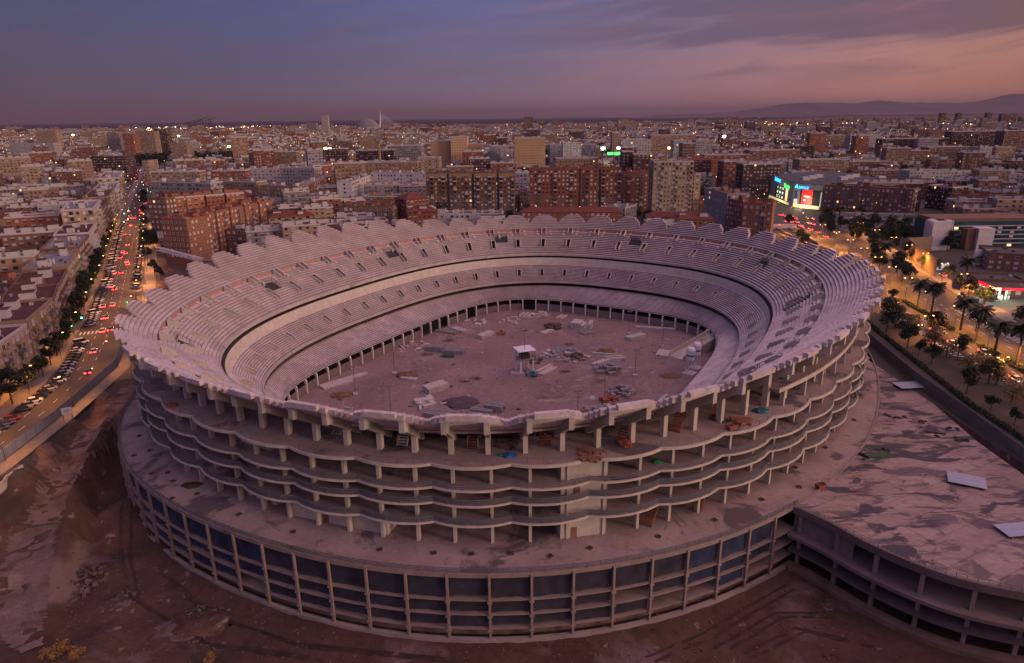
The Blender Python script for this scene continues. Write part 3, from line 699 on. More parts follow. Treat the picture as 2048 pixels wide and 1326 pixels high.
# scaffold rails round the missing planks, near-black sheet below painting the shade of the void
for j, r0, nr, hw in BIG:
    f, dt, z0, dz, _ = TP['up']; mb = MB()
    P = lambda t, s, z: (*f(t, np.array([U0 + (j + s) / NU]))[0], z)
    t0, t1 = dt * r0, dt * (r0 + nr); za, zb = z0 + dz * r0, z0 + dz * (r0 + nr)
    mb.quad(P(t0, -hw, za - .25), P(t0, hw, za - .25), P(t1, hw, zb - .5), P(t1, -hw, zb - .5), 1)
    for s in (-hw, 0, hw): mb.bar(P(t1, s, zb), P(t1, s, zb + 1.5), .14)
    for h in (.7, 1.4): mb.bar(P(t1, -hw, zb + h), P(t1, hw, zb + h), .1)
    for s in (-hw, hw):
        for q in (0, .5, 1): mb.bar(P(t0 + (t1 - t0) * q, s, za + (zb - za) * q), P(t0 + (t1 - t0) * q, s, za + (zb - za) * q + 1.4), .1)
        mb.bar(P(t0, s, za + 1.2), P(t1, s, zb + 1.2), .1)
    mb.build('stand_opening', [MT['steel'], MT['dark_void']], st)
# upper walkway on the avenue side
u1 = U[int(np.linalg.norm(RL.at(U) - G(1566, 786, 21.3), axis=1).argmin())]; u2 = U[int(np.linalg.norm(RL.at(U) - G(1739, 640, 21.3), axis=1).argmin())]
if u2 < u1: u2 += 1
uw = np.linspace(u1, u2 + .03, 60); mb = MB(); o = RL.off(uw, -1.6); i = RL.off(uw, -7.5)
for a, b, za, zb in ((i, o, 21.3, 21.3), (o, o, 21.3, 20.8), (o, i, 20.8, 20.8)): mb.strip(xyz(a, za), xyz(b, zb))
mb.quad((*i[0], 20.8), (*o[0], 20.8), (*o[0], 21.3), (*i[0], 21.3)); mb.build('upper_walkway', MT['concrete_deck'], st)
mb = MB(); a = RL.off(uw, -1.55); b = RL.off(uw, -1.85); mb.strip(xyz(a, 20.8), xyz(a, 21.65)); mb.strip(xyz(a, 21.65), xyz(b, 21.65)); mb.strip(xyz(b, 21.65), xyz(b, 21.3)); mb.build('deck_kerb', MT['concrete_lit'], st)
railing('deck_railing', lambda u: RL.off(u, -1.7), 21.6, .95, (.95,), uw[::2], 1, w=.05, pw=.08, close=False)
for q in range(2, 60, 6):
    for z0, z1 in ((17.0, 20.8),):
        n = RL.nrm(uw[q]); c = RL.off(uw[q], -2.4); mb = MB(); mb.box((*c, (z0 + z1) / 2), (1.0, .5, z1 - z0), math.atan2(n[1], n[0])); mb.build('walkway_post', MT['concrete_lit'], st)
# scaffold stairs between the decks
def stair(px, py, z, h, m, flip=0, L=5.0, w=1.9):
    g = G(px, py, z); k = int(np.linalg.norm(RL.at(U) - g, axis=1).argmin()); n = RL.nrm(U[k]); t = np.array([-n[1], n[0]])
    d = -n if not flip else (-n * .6 + t * .8 * flip); d = d / np.linalg.norm(d); s = np.array([-d[1], d[0]])
    mb = MB(); ns_ = 11
    for i in range(ns_):
        c = g + d * L * (i + .5) / ns_; mb.box((*c, z + h * (i + 1) / ns_ - .06), (L / ns_ + .12, w, .12), math.atan2(d[1], d[0]))
    for e in (-1, 1):
        mb.bar((*(g + s * e * w / 2), z + .1), (*(g + d * L + s * e * w / 2), z + h), .1, .45, 1)
        mb.bar((*(g + s * e * w / 2), z + 1.1), (*(g + d * L + s * e * w / 2), z + h + 1.0), .07, None, 1)
    mb.build('scaffold_stair', [MT[m], MT['rust'] if m == 'orange_stair' else MT['concrete']], st)
for a in ((803, 893, 17, 3.8, 'concrete', 0), (945, 898, 17, 4, 'wood', 0), (1092, 893, 17, 4.2, 'orange_stair', 0), (1240, 884, 17, 4, 'orange_stair', 1), (1350, 864, 17, 4, 'orange_stair', 1), (1434, 834, 17, 4, 'orange_stair', 1), (1293, 1052, 0, 4.6, 'orange_stair', 1), (1393, 1022, 0, 4.6, 'orange_stair', 1), (672, 870, 17, 3.8, 'concrete', 0)): stair(*a)
# ------------------------------------------------------------------ things lying about the site
PF = -11.0
MT['plank_pale'] = mat('pale_precast', (.46, .42, .40), var=.14, scale=1.2)
MT['plank_grey'] = mat('grey_precast', (.24, .22, .23), var=.2, scale=1.2)
MT['silo_white'] = plain('silo_white', (.70, .70, .72), .45)
MT['rubble_dark'] = mat('dark_rubble', (.09, .065, .06), var=.4, scale=1.5)
MT['mound'] = mat('earth_mound', (.16, .10, .05), var=.4, scale=.8, fine=.4)
MT['mound_grey'] = mat('gravel_mound', (.095, .075, .085), var=.3, scale=1.5, fine=.4)
MT['orange'] = mat('rusty_orange', (.28, .085, .045), var=.3, scale=1.5)
MT['sheet_metal'] = mat('white_sheet_metal', (.29, .32, .42), .5, var=.08, scale=.5, stain=((.30, .25, .25), .4, .6, .68))
def planks(px, py, ang, L, nx_, nz_, label, m='plank_pale', w=1.0, h=.55, z=PF, gap=.12, skew=.1, cat='plank stack', name='plank_stack', group=None):
    g = G(px, py, z); a = R(ang); t = empty(name, (*g, z), a, label, cat, group)
    base = None
    for k in range(nz_):
        for i in range(nx_):
            if k and rnd.random() < .18: continue
            if base is None:
                mb = MB(); mb.box((0, 0, h / 2), (L, w, h)); mb.box((0, -w * .32, h + .05), (L, w * .22, .1)); base = o = mb.build('plank', MT[m], t)
            else: o = base.copy(); col.objects.link(o)
            o.location = (rnd.uniform(-skew, skew) * L * .3, (i - (nx_ - 1) / 2) * (w + gap), k * (h + .12)); o.rotation_euler.z = rnd.uniform(-.03, .03)
    return t
GP = 'precast planks stacked on the pitch'
planks(872, 779, 38, 8, 4, 3, 'pale plank stack beside low rubble slabs, left half of the pitch', group=GP)
planks(879, 832, -20, 9, 4, 2, 'grey plank stack nearest the front stand, left of the twin stack', 'plank_grey', group=GP)
planks(960, 829, -18, 7, 4, 2, 'grey plank stack nearest the front stand beside the gravel mound', 'plank_grey', group=GP)
planks(990, 820, -18, 6, 3, 3, 'short grey plank stack touching the end of the front one', 'plank_grey', group=GP)
planks(871, 701, -12, 8, 3, 3, 'dark tall plank stack left of its lower twin by green skip', 'plank_grey', group=GP)
planks(906, 705, -14, 9, 3, 2, 'dark low plank stack directly behind the green skip', 'plank_grey', group=GP)
planks(971, 672, 52, 8, 3, 2, 'pale plank stack lying aslant left of the far floodlight mast', group=GP)
planks(893, 664, -28, 10, 3, 1, 'single layer of grey planks near the far left pitch wall', 'plank_grey', group=GP)
planks(918, 660, -42, 8, 3, 1, 'three pale planks fanned beside the far left pitch wall', group=GP)
planks(673, 768, 42, 11, 4, 1, 'flat pale planks along the left pitch wall, nearest the corner', group=GP)
planks(711, 754, 40, 9, 2, 1, 'pair of pale planks along left wall behind the flat row', group=GP)
planks(1090, 742, 52, 9, 4, 2, 'bright plank stack to the right of the white roofed platform', group=GP, skew=.2)
planks(1130, 699, -12, 8, 2, 1, 'dark beams lying far behind the white roofed platform', 'plank_grey', group=GP)
planks(1207, 709, -14, 9, 1, 2, 'lone long beam on blocks right of the rubble field', group=GP)
planks(1201, 727, 42, 7, 3, 2, 'pale plank stack left of the dark block pile', group=GP)
planks(1226, 720, 10, 7, 3, 2, 'jumbled pale plank stack above the dark block pile', group=GP, skew=.5)
planks(1094, 664, 52, 7, 2, 1, 'short pale beam leaning by the dark brown heap', group=GP)
planks(1271, 676, 35, 9, 3, 2, 'pale plank stack below the far right pitch wall', group=GP)
planks(1309, 657, -12, 16, 2, 1, 'long pale beams laid along the far right pitch wall', group=GP)
planks(1326, 711, 66, 7, 4, 2, 'upright row of pale beams left of the concrete ramp', group=GP)
planks(1052, 630, 68, 6, 3, 1, 'three pale planks by the far pitch wall', group=GP, gap=.9)
planks(1123, 635, 58, 6, 2, 1, 'two pale planks by the far pitch wall', group=GP, gap=.9)
planks(1318, 805, 55, 14, 1, 1, 'single long plank near the right front stand', group=GP)
planks(817, 758, -22, 6, 2, 1, 'two pale planks at foot of the grassy earth mound', group=GP)
planks(1050, 636, -5, 12, 1, 1, 'long thin beam in front of the three far planks', group=GP)
planks(1164, 655, 70, 6, 6, 3, 'large block stack in rows near the far wall', group=GP, w=1.3, h=.8)
planks(1172, 665, 20, 5, 5, 1, 'loose blocks spilled before the large block stack', 'plank_grey', group=GP, skew=.6)
def heap(px, py, z, r, h, n, m, label, cat='rubble heap', name='rubble_heap', size=1.0, flat=False):
    g = G(px, py, z); mb = MB()
    for _ in range(n):
        a = rnd.uniform(0, 6.28); q = r * math.sqrt(rnd.random()); s = size * rnd.uniform(.5, 1.3)
        hh = h * (1 - q / r) * rnd.uniform(.3, 1) if not flat else 0
        mb.box((g[0] + q * math.cos(a), g[1] + q * math.sin(a), z + hh + s * .18), (s * rnd.uniform(.6, 2), s * rnd.uniform(.4, 1), s * .35 if flat else s * .5), rnd.uniform(0, 3.14), rnd.randrange(2) if isinstance(m, tuple) else 0)
    o = mb.build(name, [MT[x] for x in m] if isinstance(m, tuple) else MT[m]); tag(o, label, cat); return o
heap(858, 809, PF, 4.5, .5, 12, 'plank_pale', 'pale broken slabs lying in front of the left plank stack', size=2.4, flat=True)
heap(1106, 655, PF, 3.5, 1.8, 26, 'rubble_dark', 'dark brown heap beside a leaning beam, far pitch', size=1.5)
heap(1130, 712, PF, 9, .8, 60, ('plank_grey', 'plank_pale'), 'wide field of scattered beam offcuts behind the platform', size=1.5, flat=True)
heap(1150, 715, PF, 4, 1.2, 26, 'rubble_dark', 'dark debris heap within the scattered offcuts', size=1.2)
heap(1217, 739, PF, 4.5, 2.0, 34, 'plank_grey', 'dark block pile below the jumbled plank stack', size=1.6)
heap(1242, 785, PF, 4.2, 2.2, 36, 'plank_grey', 'dark block pile behind the orange heap', size=1.6)
heap(1219, 802, PF, 3.0, 1.6, 26, ('orange', 'rust'), 'orange formwork heap in front of the dark block pile', size=1.3)
heap(1186, 824, PF, 3.4, 1.6, 26, ('orange', 'plank_grey'), 'orange and grey heap nearest the front stand', size=1.3)
heap(952, 646, PF, 6, .4, 30, 'plank_pale', 'white rubble strewn along the far left pitch wall', size=1.2, flat=True)
heap(832, 695, PF, 7, .4, 26, 'plank_pale', 'pale plates strewn along the middle left pitch wall', size=1.3, flat=True)
heap(1083, 630, PF, 4, .5, 18, 'plank_pale', 'pale rubble beside the three far planks', size=1.5, flat=True)
heap(1022, 643, PF, 5, .4, 16, 'plank_pale', 'thin pale debris near the far pitch corner', size=1.3, flat=True)
heap(1000, 667, PF, 2.5, .4, 8, 'rust', 'reddish scrap beside the aslant plank stack', size=1.4, flat=True)
heap(1215, 808, PF, 1.5, .5, 14, 'plank_pale', 'few pale offcuts by the orange heap', size=1.0, flat=True)
def mound(px, py, z, r, h, m, label, sx=1.0):
    g = G(px, py, z); bm = bmesh.new(); bmesh.ops.create_icosphere(bm, subdivisions=4, radius=1)
    from mathutils import noise as mn
    for v in bm.verts:
        k = mn.noise(v.co * 2.2 + Vector((px, py, 0)) * .1) * .25 + mn.noise(v.co * 6) * .08
        v.co = Vector((v.co.x * r * sx * (1 + k), v.co.y * r * (1 + k), max(-.05, v.co.z * h * (1 + 1.4 * k) - .15 * h)))
    me = bpy.data.meshes.new('earth_mound'); bm.to_mesh(me); bm.free(); me.materials.append(MT[m]); me.polygons.foreach_set('use_smooth', [True] * len(me.polygons))
    o = bpy.data.objects.new('earth_mound', me); col.objects.link(o); o.location = (*g, z); tag(o, label, 'mound'); return o
mound(813, 751, PF, 3.2, 1.4, 'mound', 'brown grassy earth mound left of the pitch middle', 1.3)
mound(922, 806, PF, 5, 1.2, 'mound_grey', 'dark grey gravel mound near the front stand', 1.2)
mound(684, 790, PF, 2.6, .7, 'mound', 'low dark earth patch heap by the left pitch corner', 1.5)
mound(1340, 752, PF, 2.6, .5, 'mound', 'weedy brown mound left of the silos', 1.6)
mound(1212, 703, PF, 3, 1.0, 'mound', 'reddish earth mound by the lone long beam', 1.2)
mound(400, 1247, -14, 4, 1.2, 'dirt', 'brown rubble mound on the pit floor left of the facade', 1.5)
heap(402, 1246, -14, 5, 1.5, 130, ('rubble_dark', 'ramp_dust'), 'small stones covering the brown pit mound', size=.55)
mound(372, 1256, -14.1, 3.6, .7, 'ramp_dust', 'pale flat dust mound beside the brown pit mound', 1.6)
# weeds on the mound in the pit and by the podium
def masts():
    t = empty('floodlight_mast', (0, 0, 0), 0, 'x', 'floodlight mast', 'floodlight masts on the pitch')
    mb = MB(); mb.tube((0, 0, 0), (0, 0, 9.6), .12, .08, 6); mb.build('pole', MT['steel'], t)
    mb = MB(); mb.box((0, 0, .3), (1.4, 1.4, .6)); mb.build('footing', MT['plank_pale'], t)
    mb = MB(); mb.bar((-.9, 0, 9.5), (.9, 0, 9.5), .12); mb.build('crossbar', MT['steel'], t)
    for x in (-.7, .7): mb = MB(); mb.box((x, -.15, 9.8), (.7, .35, .5)); mb.build('lamp_head', MT['plank_grey'], t)
    return t
mast = masts()
for i, (px, py, lb) in enumerate(((711, 789, 'by the left pitch wall planks'), (789, 747, 'beside the grassy earth mound'), (966, 668, 'beside the aslant plank stack'), (782, 832, 'rising over the front left rim'), (1270, 752, 'right of the dark block pile'), (1209, 797, 'by the orange heap'), (1155, 842, 'rising over the front right rim'), (1258, 668, 'near the far right plank stack'), (1037, 641, 'at the far pitch wall'), (1325, 693, 'behind the upright beam row'))):
    o = mast if i == 0 else dup(mast); o.location = (*G(px, py, PF), PF); o.rotation_euler.z = rnd.uniform(-.4, .4); o['label'] = 'thin grey floodlight mast ' + lb
# white-roofed platform in the middle
g = G(1049, 742, PF); t = empty('platform_shelter', (*g, PF), .35, 'white square roof on tall concrete posts in the pitch centre', 'shelter')
for x in (-2.3, 2.3):
    for y in (-2.3, 2.3): mb = MB(); mb.box((x, y, 2.6), (.5, .5, 5.2)); mb.build('post', MT['white_paint'], t)
mb = MB(); mb.box((0, 0, 5.0), (5.6, 5.6, .35)); mb.build('deck', MT['plank_grey'], t)
for x in (-2.3, 2.3):
    for y in (-2.3, 2.3): mb = MB(); mb.bar((x, y, 5), (x, y, 8.3), .14); mb.build('upright', MT['steel'], t)
mb = MB(); mb.box((0, 0, 6.1), (3, 3, 1.6)); mb.build('equipment_cabinet', MT['rubble_dark'], t)
mb = MB(); mb.box((0, 0, 8.4), (6.4, 6.4, .16)); mb.build('roof', MT['silo_white'], t)
mb = MB(); mb.tube((0, 0, 8.4), (0, 0, 15), .1, .08, 6); mb.box((0, 0, 15), (2.2, .3, .6)); mb.build('roof_mast', MT['steel'], t)
planks(1036, 748, -10, 5, 2, 1, 'short pale planks on the ground under the platform', group=GP)
heap(1062, 748, PF, 2.6, 1.2, 16, ('tarp_teal', 'plank_grey'), 'teal and grey bags heaped at the foot of platform', size=1.3)
heap(1070, 722, PF, 3, 1.5, 20, ('rubble_dark', 'plank_grey'), 'dark equipment heap right behind the platform', size=1.3)
# silos
def silo(px, py, label):
    g = G(px, py, PF); t = empty('silo', (*g, PF), rnd.uniform(0, 1), label, 'silo', 'white silos on legs')
    bm = MB(); prof = [(.35, 3.2), (1.5, 5.0), (1.55, 8.6), (1.2, 9.3), (.3, 9.6)]
    for (r0, z0), (r1, z1) in zip(prof, prof[1:]): bm.tube((0, 0, z0), (0, 0, z1), r0, r1, 16, cap=True)
    bm.build('tank', MT['silo_white'], t, smooth=False)
    mb = MB(); mb.tube((0, 0, 6.5), (0, 0, 7.0), 1.58, 1.58, 16, cap=False); mb.build('blue_band', MT['tarp_blue'], t)
    for i in range(4):
        a = math.pi / 4 + i * math.pi / 2; mb = MB(); mb.bar((1.35 * math.cos(a), 1.35 * math.sin(a), 0), (1.3 * math.cos(a), 1.3 * math.sin(a), 5.2), .18); mb.build('leg', MT['silo_white'], t)
    mb = MB(); mb.box((0, 0, .1), (4, 4, .2)); mb.build('base_slab', MT['plank_pale'], t)
    return t
silo(1379, 746, 'white silo on legs with blue band, nearer of the pair'); silo(1391, 735, 'white silo on legs standing behind its twin')
# sloping concrete ramp into the stand corner
g0, g1 = G(1352, 716, PF), G(1425, 692, PF); d = (g1 - g0) / np.linalg.norm(g1 - g0); n_ = np.array([-d[1], d[0]]); L = float(np.linalg.norm(g1 - g0)) + 4
t = empty('access_ramp', (*g0, PF), math.atan2(d[1], d[0]), 'long grey concrete ramp with side walls rising into the stand corner', 'ramp')
mb = MB(); mb.add([(x, y, z) for x, z in ((0, .1), (L, 4.5)) for y in (-3.2, 3.2)] + [(x, y, 0) for x in (0, L) for y in (-3.2, 3.2)], [(0, 2, 3, 1), (4, 5, 7, 6), (0, 4, 6, 2), (1, 3, 7, 5), (2, 6, 7, 3), (0, 1, 5, 4)]); mb.build('ramp_surface', MT['concrete'], t)
for y in (-3.4, 3.4):
    mb = MB(); mb.add([(x, y + s, z) for s in (-.15, .15) for x, z in ((0, 0), (L, 0), (L, 6.2), (0, 1.6))], [(3, 2, 1, 0), (4, 5, 6, 7), (0, 1, 5, 4), (1, 2, 6, 5), (2, 3, 7, 6), (3, 0, 4, 7)]); mb.build('side_wall', MT['concrete_dark' if y < 0 else 'concrete_lit'], t)  # one side wall painted as shaded, the other as lit
# green skip and other containers
def skip(px, py, z, a, L, w, h, m, label, cat='skip', inner='rubble_dark'):
    g = G(px, py, z); t = empty('skip', (*g, z), a, label, cat)
    mb = MB(); v = [(x * L / 2 * k, y * w / 2 * k, zz) for zz, k in ((0, .8), (h, 1.0)) for x, y in ((-1, -1), (1, -1), (1, 1), (-1, 1))]
    mb.add(v, [(3, 2, 1, 0), (0, 1, 5, 4), (1, 2, 6, 5), (2, 3, 7, 6), (3, 0, 4, 7)]); mb.build('body', MT[m], t)
    mb = MB(); mb.box((0, 0, h * .8), (L * .92, w * .92, .12)); mb.build('contents', MT[inner], t)
    for x in (-1, 1): mb = MB(); mb.bar((x * L * .52, -w * .4, h), (x * L * .52, w * .4, h), .12); mb.build('lip', MT[m], t)
skip(897, 714, PF, -.2, 4.5, 2.2, 1.1, 'tarp_green', 'green open skip before the dark plank stacks on the pitch')
skip(1752, 912, 0, .1, 5.5, 2.2, .6, 'tarp_green', 'green open skip on the stained parking roof')
skip(1463, 858, 17, .5, 2.2, 1.2, 1.0, 'orange', 'orange open crate on the top deck, right of the stairs')
skip(1640, 977, 0, .3, 1.8, 1.4, 1.1, 'orange', 'orange crate beside the joint between podium and parking roof')
def pile(px, py, z, r, h, m, label, cat='tarpaulin pile', sx=1.4):
    o = mound(px, py, z, r, h, m, label, sx); o.name = 'tarpaulin_pile'; o['category'] = cat; return o
pile(1018, 912, 17, .95, .6, 'tarp_blue', 'blue tarpaulin pile on the top deck at the front', sx=1.6); pile(1005, 911, 17, .7, .5, 'tarp_green', 'green tarpaulin pile touching the blue one on the top deck')
pile(1522, 823, 17, 1.3, .8, 'tarp_teal', 'teal tarpaulin pile on the top deck near the upper walkway')
pile(1313, 924, 12.4, .8, .5, 'tarp_green', 'small green tarpaulin heap on the deck below the top')
pile(384, 970, 0, 1.5, .3, 'grass', 'green weed patch heap on the podium, left side', cat='weeds', sx=1.6)
heap(1252, 889, 17, 1.4, .6, 18, ('orange', 'rust'), 'orange formwork scrap on the top deck below the stair', size=1.0)
heap(1440, 838, 17, 1.6, .6, 12, ('rubble_dark', 'rust'), 'dark scrap at the foot of the rightmost top deck stair', size=.9)
heap(345, 813, 17, .7, .6, 12, ('orange', 'rust'), 'rusty scrap on the top deck at far left', size=.9)
heap(1018, 888, 17, 2.6, .3, 20, 'rubble_dark', 'dark soot coloured debris behind the blue tarpaulin', size=1.0, flat=True)
heap(1180, 912, 17, 2.4, .25, 12, 'wood', 'loose brown boards near the front top deck edge', size=1.3, flat=True)
heap(1486, 846, 17, 1.6, .3, 8, 'wood', 'dark red boards beside the orange crate on top deck', size=1.6, flat=True)
heap(150, 1170, -13.5, 6, 1.2, 110, ('ramp_dust', 'rubble_dark'), 'grey rubble heap at the foot of the excavation bank', size=.7)
heap(225, 1215, -14, 5, .8, 90, ('rubble_dark', 'ramp_dust'), 'dark wood and stone debris on the pit floor', size=.7)
for px, py, sx, sy, a, lb in ((1818, 771, 7.5, 4.6, .1, 'white metal roof sheet farthest along the parking roof'), (1933, 961, 7, 5, -.5, 'white metal roof sheet in the middle of the parking roof'), (2036, 1060, 7, 4, .1, 'white metal roof sheet nearest the front of the parking roof')):
    g = G(px, py, .4); t = empty('metal_roof_sheet', (*g, 0), a, lb, 'roof sheet', 'white roof sheets on the parking roof')
    mb = MB()
    for i in range(6): mb.box((0, (i - 2.5) * sy / 6, .55 + .01 * (i % 2) + rnd.uniform(0, .03)), (sx, sy / 6 - .02, .06))
    mb.build('sheets', MT['sheet_metal'], t)
    mb = MB()
    for i in (-1, 1): mb.box((i * sx * .4, 0, .25), (.3, sy, .5))
    mb.build('bearers', MT['wood'], t)

# loose stones and offcuts, far too many to count
def litter(name, n, sampler, ms, s0, s1):
    mb = MB(); q = random.Random(n)
    for _ in range(n):
        x, y = sampler(q); z = float(hgt(np.array([x, y]))) if name != 'pitch_litter' else PF
        s = q.uniform(s0, s1) ** 1.0; mb.box((x, y, z + s * .1), (s * q.uniform(.6, 2), s * q.uniform(.5, 1), s * .5), q.uniform(0, 3.1), q.randrange(len(ms)))
    tag(mb.build(name, [MT[m] for m in ms]), kind='stuff')
def pitpt(q):
    while True:
        g = G(q.uniform(120, 1750), q.uniform(1000, 1326), -14)
        if sup(g) > 1.02 and hgt(g) < -9: return g
def pitchpt(q):
    while True:
        p = np.array([q.uniform(-75, 80), q.uniform(140, 305)]); d = p - CEN; x = d[0] * math.cos(TH) + d[1] * math.sin(TH); y = -d[0] * math.sin(TH) + d[1] * math.cos(TH)
        if (abs(x) / 55) ** 3.8 + (abs(y) / 75) ** 3.8 < 1: return p
litter('pit_stones', 1500, pitpt, ('rubble_dark', 'rubble_dark', 'mound_grey', 'dirt', 'mound_grey', 'ramp_dust'), .08, .34); litter('pitch_litter', 900, pitchpt, ('plank_grey', 'rubble_dark', 'plank_pale', 'mound'), .1, .45)
mb = MB(); q = random.Random(4)
for _ in range(26):
    c = pitchpt(q); r = q.uniform(.8, 3)
    for _ in range(int(60 * r)):
        a = q.uniform(0, 6.28); d = r * q.random() ** .7; P0 = Vector((c[0] + d * math.cos(a), c[1] + d * .7 * math.sin(a), PF)); s = q.uniform(.1, .3); t_ = Vector((q.uniform(-.3, .3), q.uniform(-.3, .3), q.uniform(.15, .45)))
        mb.add([P0 + Vector((s * .4, 0, 0)), P0 - Vector((s * .4, 0, 0)), P0 + t_], [(0, 1, 2)])
MT['weeds'] = mat('pitch_weeds', (.10, .085, .03), var=.4, scale=.5); tag(mb.build('pitch_weeds', MT['weeds']), kind='stuff')
# ------------------------------------------------------------------ roads, hoardings, lamps, cars, trees
RL_ = [(-131, 40), (-132, 120), (-134.4, 157), (-138, 177), (-140.5, 191), (-148, 209), (-159, 234), (-167.5, 253), (-188, 294), (-204.5, 330), (-245, 408), (-288, 492), (-323, 573), (-430, 790), (-640, 1220), (-1000, 1960)]
RR_ = [(-119, 40), (-119, 140), (-121.5, 167), (-127, 203), (-135, 222), (-155, 272), (-223, 410), (-300, 560), (-400, 775), (-605, 1200), (-960, 1930)]
def dens(P, st):
    P = np.array(P, float); d = np.concatenate([[0], np.cumsum(np.linalg.norm(np.diff(P, axis=0), axis=1))]); t = np.linspace(0, d[-1], max(2, int(d[-1] / st)))
    return np.stack([np.interp(t, d, P[:, 0]), np.interp(t, d, P[:, 1])], 1)
def along(P, s, e=0.0):
    """point, unit tangent and left normal at arc length s, moved e to the left"""
    P = np.array(P, float); d = np.concatenate([[0], np.cumsum(np.linalg.norm(np.diff(P, axis=0), axis=1))])
    i = min(max(int(np.searchsorted(d, s) - 1), 0), len(P) - 2); t = (P[i + 1] - P[i]) / (d[i + 1] - d[i]); n = np.array([-t[1], t[0]])
    return P[i] + t * (s - d[i]) + n * e, t, n
def ribbon(name, A, B, z, m, kind='structure', n=120):
    def res(P): 
        P = np.array(P, float); ys = np.linspace(max(A[0][1], B[0][1]), min(A[-1][1], B[-1][1]), n); return np.stack([np.interp(ys, P[:, 1], P[:, 0]), ys], 1)
    mb = MB(); mb.strip(xyz_(res(B), np.full(n, z)), xyz_(res(A), np.full(n, z))); o = mb.build(name, MT[m]); tag(o, kind=kind); return o
MT['road_lit'] = mat('lit_asphalt', (.066, .055, .048), .75, var=.2, scale=.07, fine=.25)  # paler, warmer asphalt: lamp light put into the colour
off = lambda P, d: [(p[0] + d, p[1]) for p in P]
ribbon('boulevard_road', RL_, RR_, .03, 'road_lit')
ribbon('pavement', off(RL_, -7), RL_, .12, 'pavement')
ribbon('pavement', [(x + .6, y) for x, y in RR_[:5]], [(x + 4.4, y) for x, y in RR_[:5]], .1, 'pavement')
ribbon('pavement', RR_[5:], off(RR_[5:], 6), .12, 'pavement')
# road markings of the boulevard
mk = MB()
def dashes(mb, P, s0, s1, step, ln, w, e=0.0, z=.04):
    s = s0
    while s < s1:
        p, t, n = along(P, s, e); q = p + t * ln
        mb.add([(*(p + n * w / 2), z), (*(p - n * w / 2), z), (*(q - n * w / 2), z), (*(q + n * w / 2), z)], [(0, 1, 2, 3)]); s += step
MID = [((a[0] + b[0]) / 2, (a[1] + b[1]) / 2) for a, b in zip([np.array([np.interp(y, [p[1] for p in RL_], [p[0] for p in RL_]), y]) for y in (40, 140, 167, 203, 222, 272, 410, 560, 775)], RR_[:9])]
for e in (-1.5, 2.2): dashes(mk, MID, 0, 500, 9, 3, .18, e)
for e in range(-9, 9):                        # zebra crossing
    p, t, n = along(MID, 205, e * 1.3); q = p + t * 4; mk.add([(*(p + n * .3), .045), (*(p - n * .3), .045), (*(q - n * .3), .045), (*(q + n * .3), .045)], [(0, 1, 2, 3)])
tag(mk.build('road_markings', MT['line']), kind='structure')
# avenue on the right
AY = [40, 140, 200, 260, 320, 380, 440, 500, 560, 700, 1150, 2200]; AX = [143, 151, 156, 162, 176, 188, 197, 205, 212, 228, 276, 390]
AV = list(zip(AX, AY))
ribbon('service_road', off(AV, -36)[:5], off(AV, -30)[:5], .03, 'asphalt')
ribbon('verge', off(AV, -30)[:6], off(AV, -14)[:6], .05, 'verge')
ribbon('avenue_road', off(AV, -14), off(AV, 25), .03, 'road_lit')
ribbon('median_strip', off(AV, -1)[:7], off(AV, 5)[:7], .16, 'grass')
ribbon('pavement', off(AV, 25)[:8], off(AV, 33)[:8], .12, 'pavement')
mk = MB()
for e in (-11, -7.5, -4, 8.5, 12): dashes(mk, [(x, y) for x, y in AV], 60, 500, 8, 3, .16, -e)
for y in range(205, 262, 2):                  # chevrons
    x = np.interp(y, AY, AX)
    for x0, w in ((x + 14, 3.6 * (265 - y) / 50 + .6), (x - 14, 2.6)): mk.add([(x0, y, .045), (x0 + w, y - 1.6, .045), (x0 + w, y - .9, .045), (x0, y + .7, .045)], [(0, 1, 2, 3)])
tag(mk.build('road_markings', MT['line']), kind='structure')
# ---- fences round the building site
def fence(P, h, label, st_=4.0, m='hoarding', lit=False):
    D = dens(P, st_); t = empty('hoarding_fence', (*D[0], 0), 0, label, 'hoarding', world=True); t['_w'] = True
    mb = MB()
    for a, b in zip(D, D[1:]):
        za, zb = max(hgt(a), -.3), max(hgt(b), -.3); d = (b - a) / np.linalg.norm(b - a); n = np.array([-d[1], d[0]]) * .04; a2 = a + d * .06; b2 = b - d * .06
        for s in (1, -1): mb.quad((*(a2 + n * s), za + .1), (*(b2 + n * s), zb + .1), (*(b2 + n * s), zb + h), (*(a2 + n * s), za + h))
        mb.quad((*(a2 + n), za + h), (*(b2 + n), zb + h), (*(b2 - n), zb + h), (*(a2 - n), za + h))
    mb.build('panels', MT[m], t)
    p0 = None
    for a in D[::max(1, len(D) // 90)]:
        if p0 is None: mb = MB(); mb.box((0, 0, h / 2), (.14, .14, h + .25)); p0 = o = mb.build('post', MT['steel'], t)
        else: o = p0.copy(); col.objects.link(o)
        o.location = Vector((*a, max(hgt(a), -.3))) - t.location
    return t
MT['hoarding'] = mat('grey_hoarding', (.26, .26, .30), .6, var=.15, scale=.4, fine=.2)
MT['hoarding_dark'] = mat('dull_hoarding', (.17, .155, .17), .7, var=.15, scale=.4, fine=.2)
fence([(x + .2, y) for x, y in RR_[:6]], 2.6, 'long grey panel hoarding between the boulevard and the pit')
fence([(114.2, 88), (114.4, 135), (116.2, 161), (117.6, 185), (122, 217), (134, 262)], 3.2, 'long grey hoarding between parking roof and avenue', 3.6, 'hoarding_dark')
fence([(-160, 292), (-150, 300), (-120, 330), (-90, 352)], 2.4, 'grey hoarding round the waste ground behind the stand', 3.6, 'hoarding_dark')
sheet('waste_ground', [[(-157, 284), (-126, 240), (-95, 300), (-95, 348), (-120, 372), (-190, 360)]], .02, 'dirt')
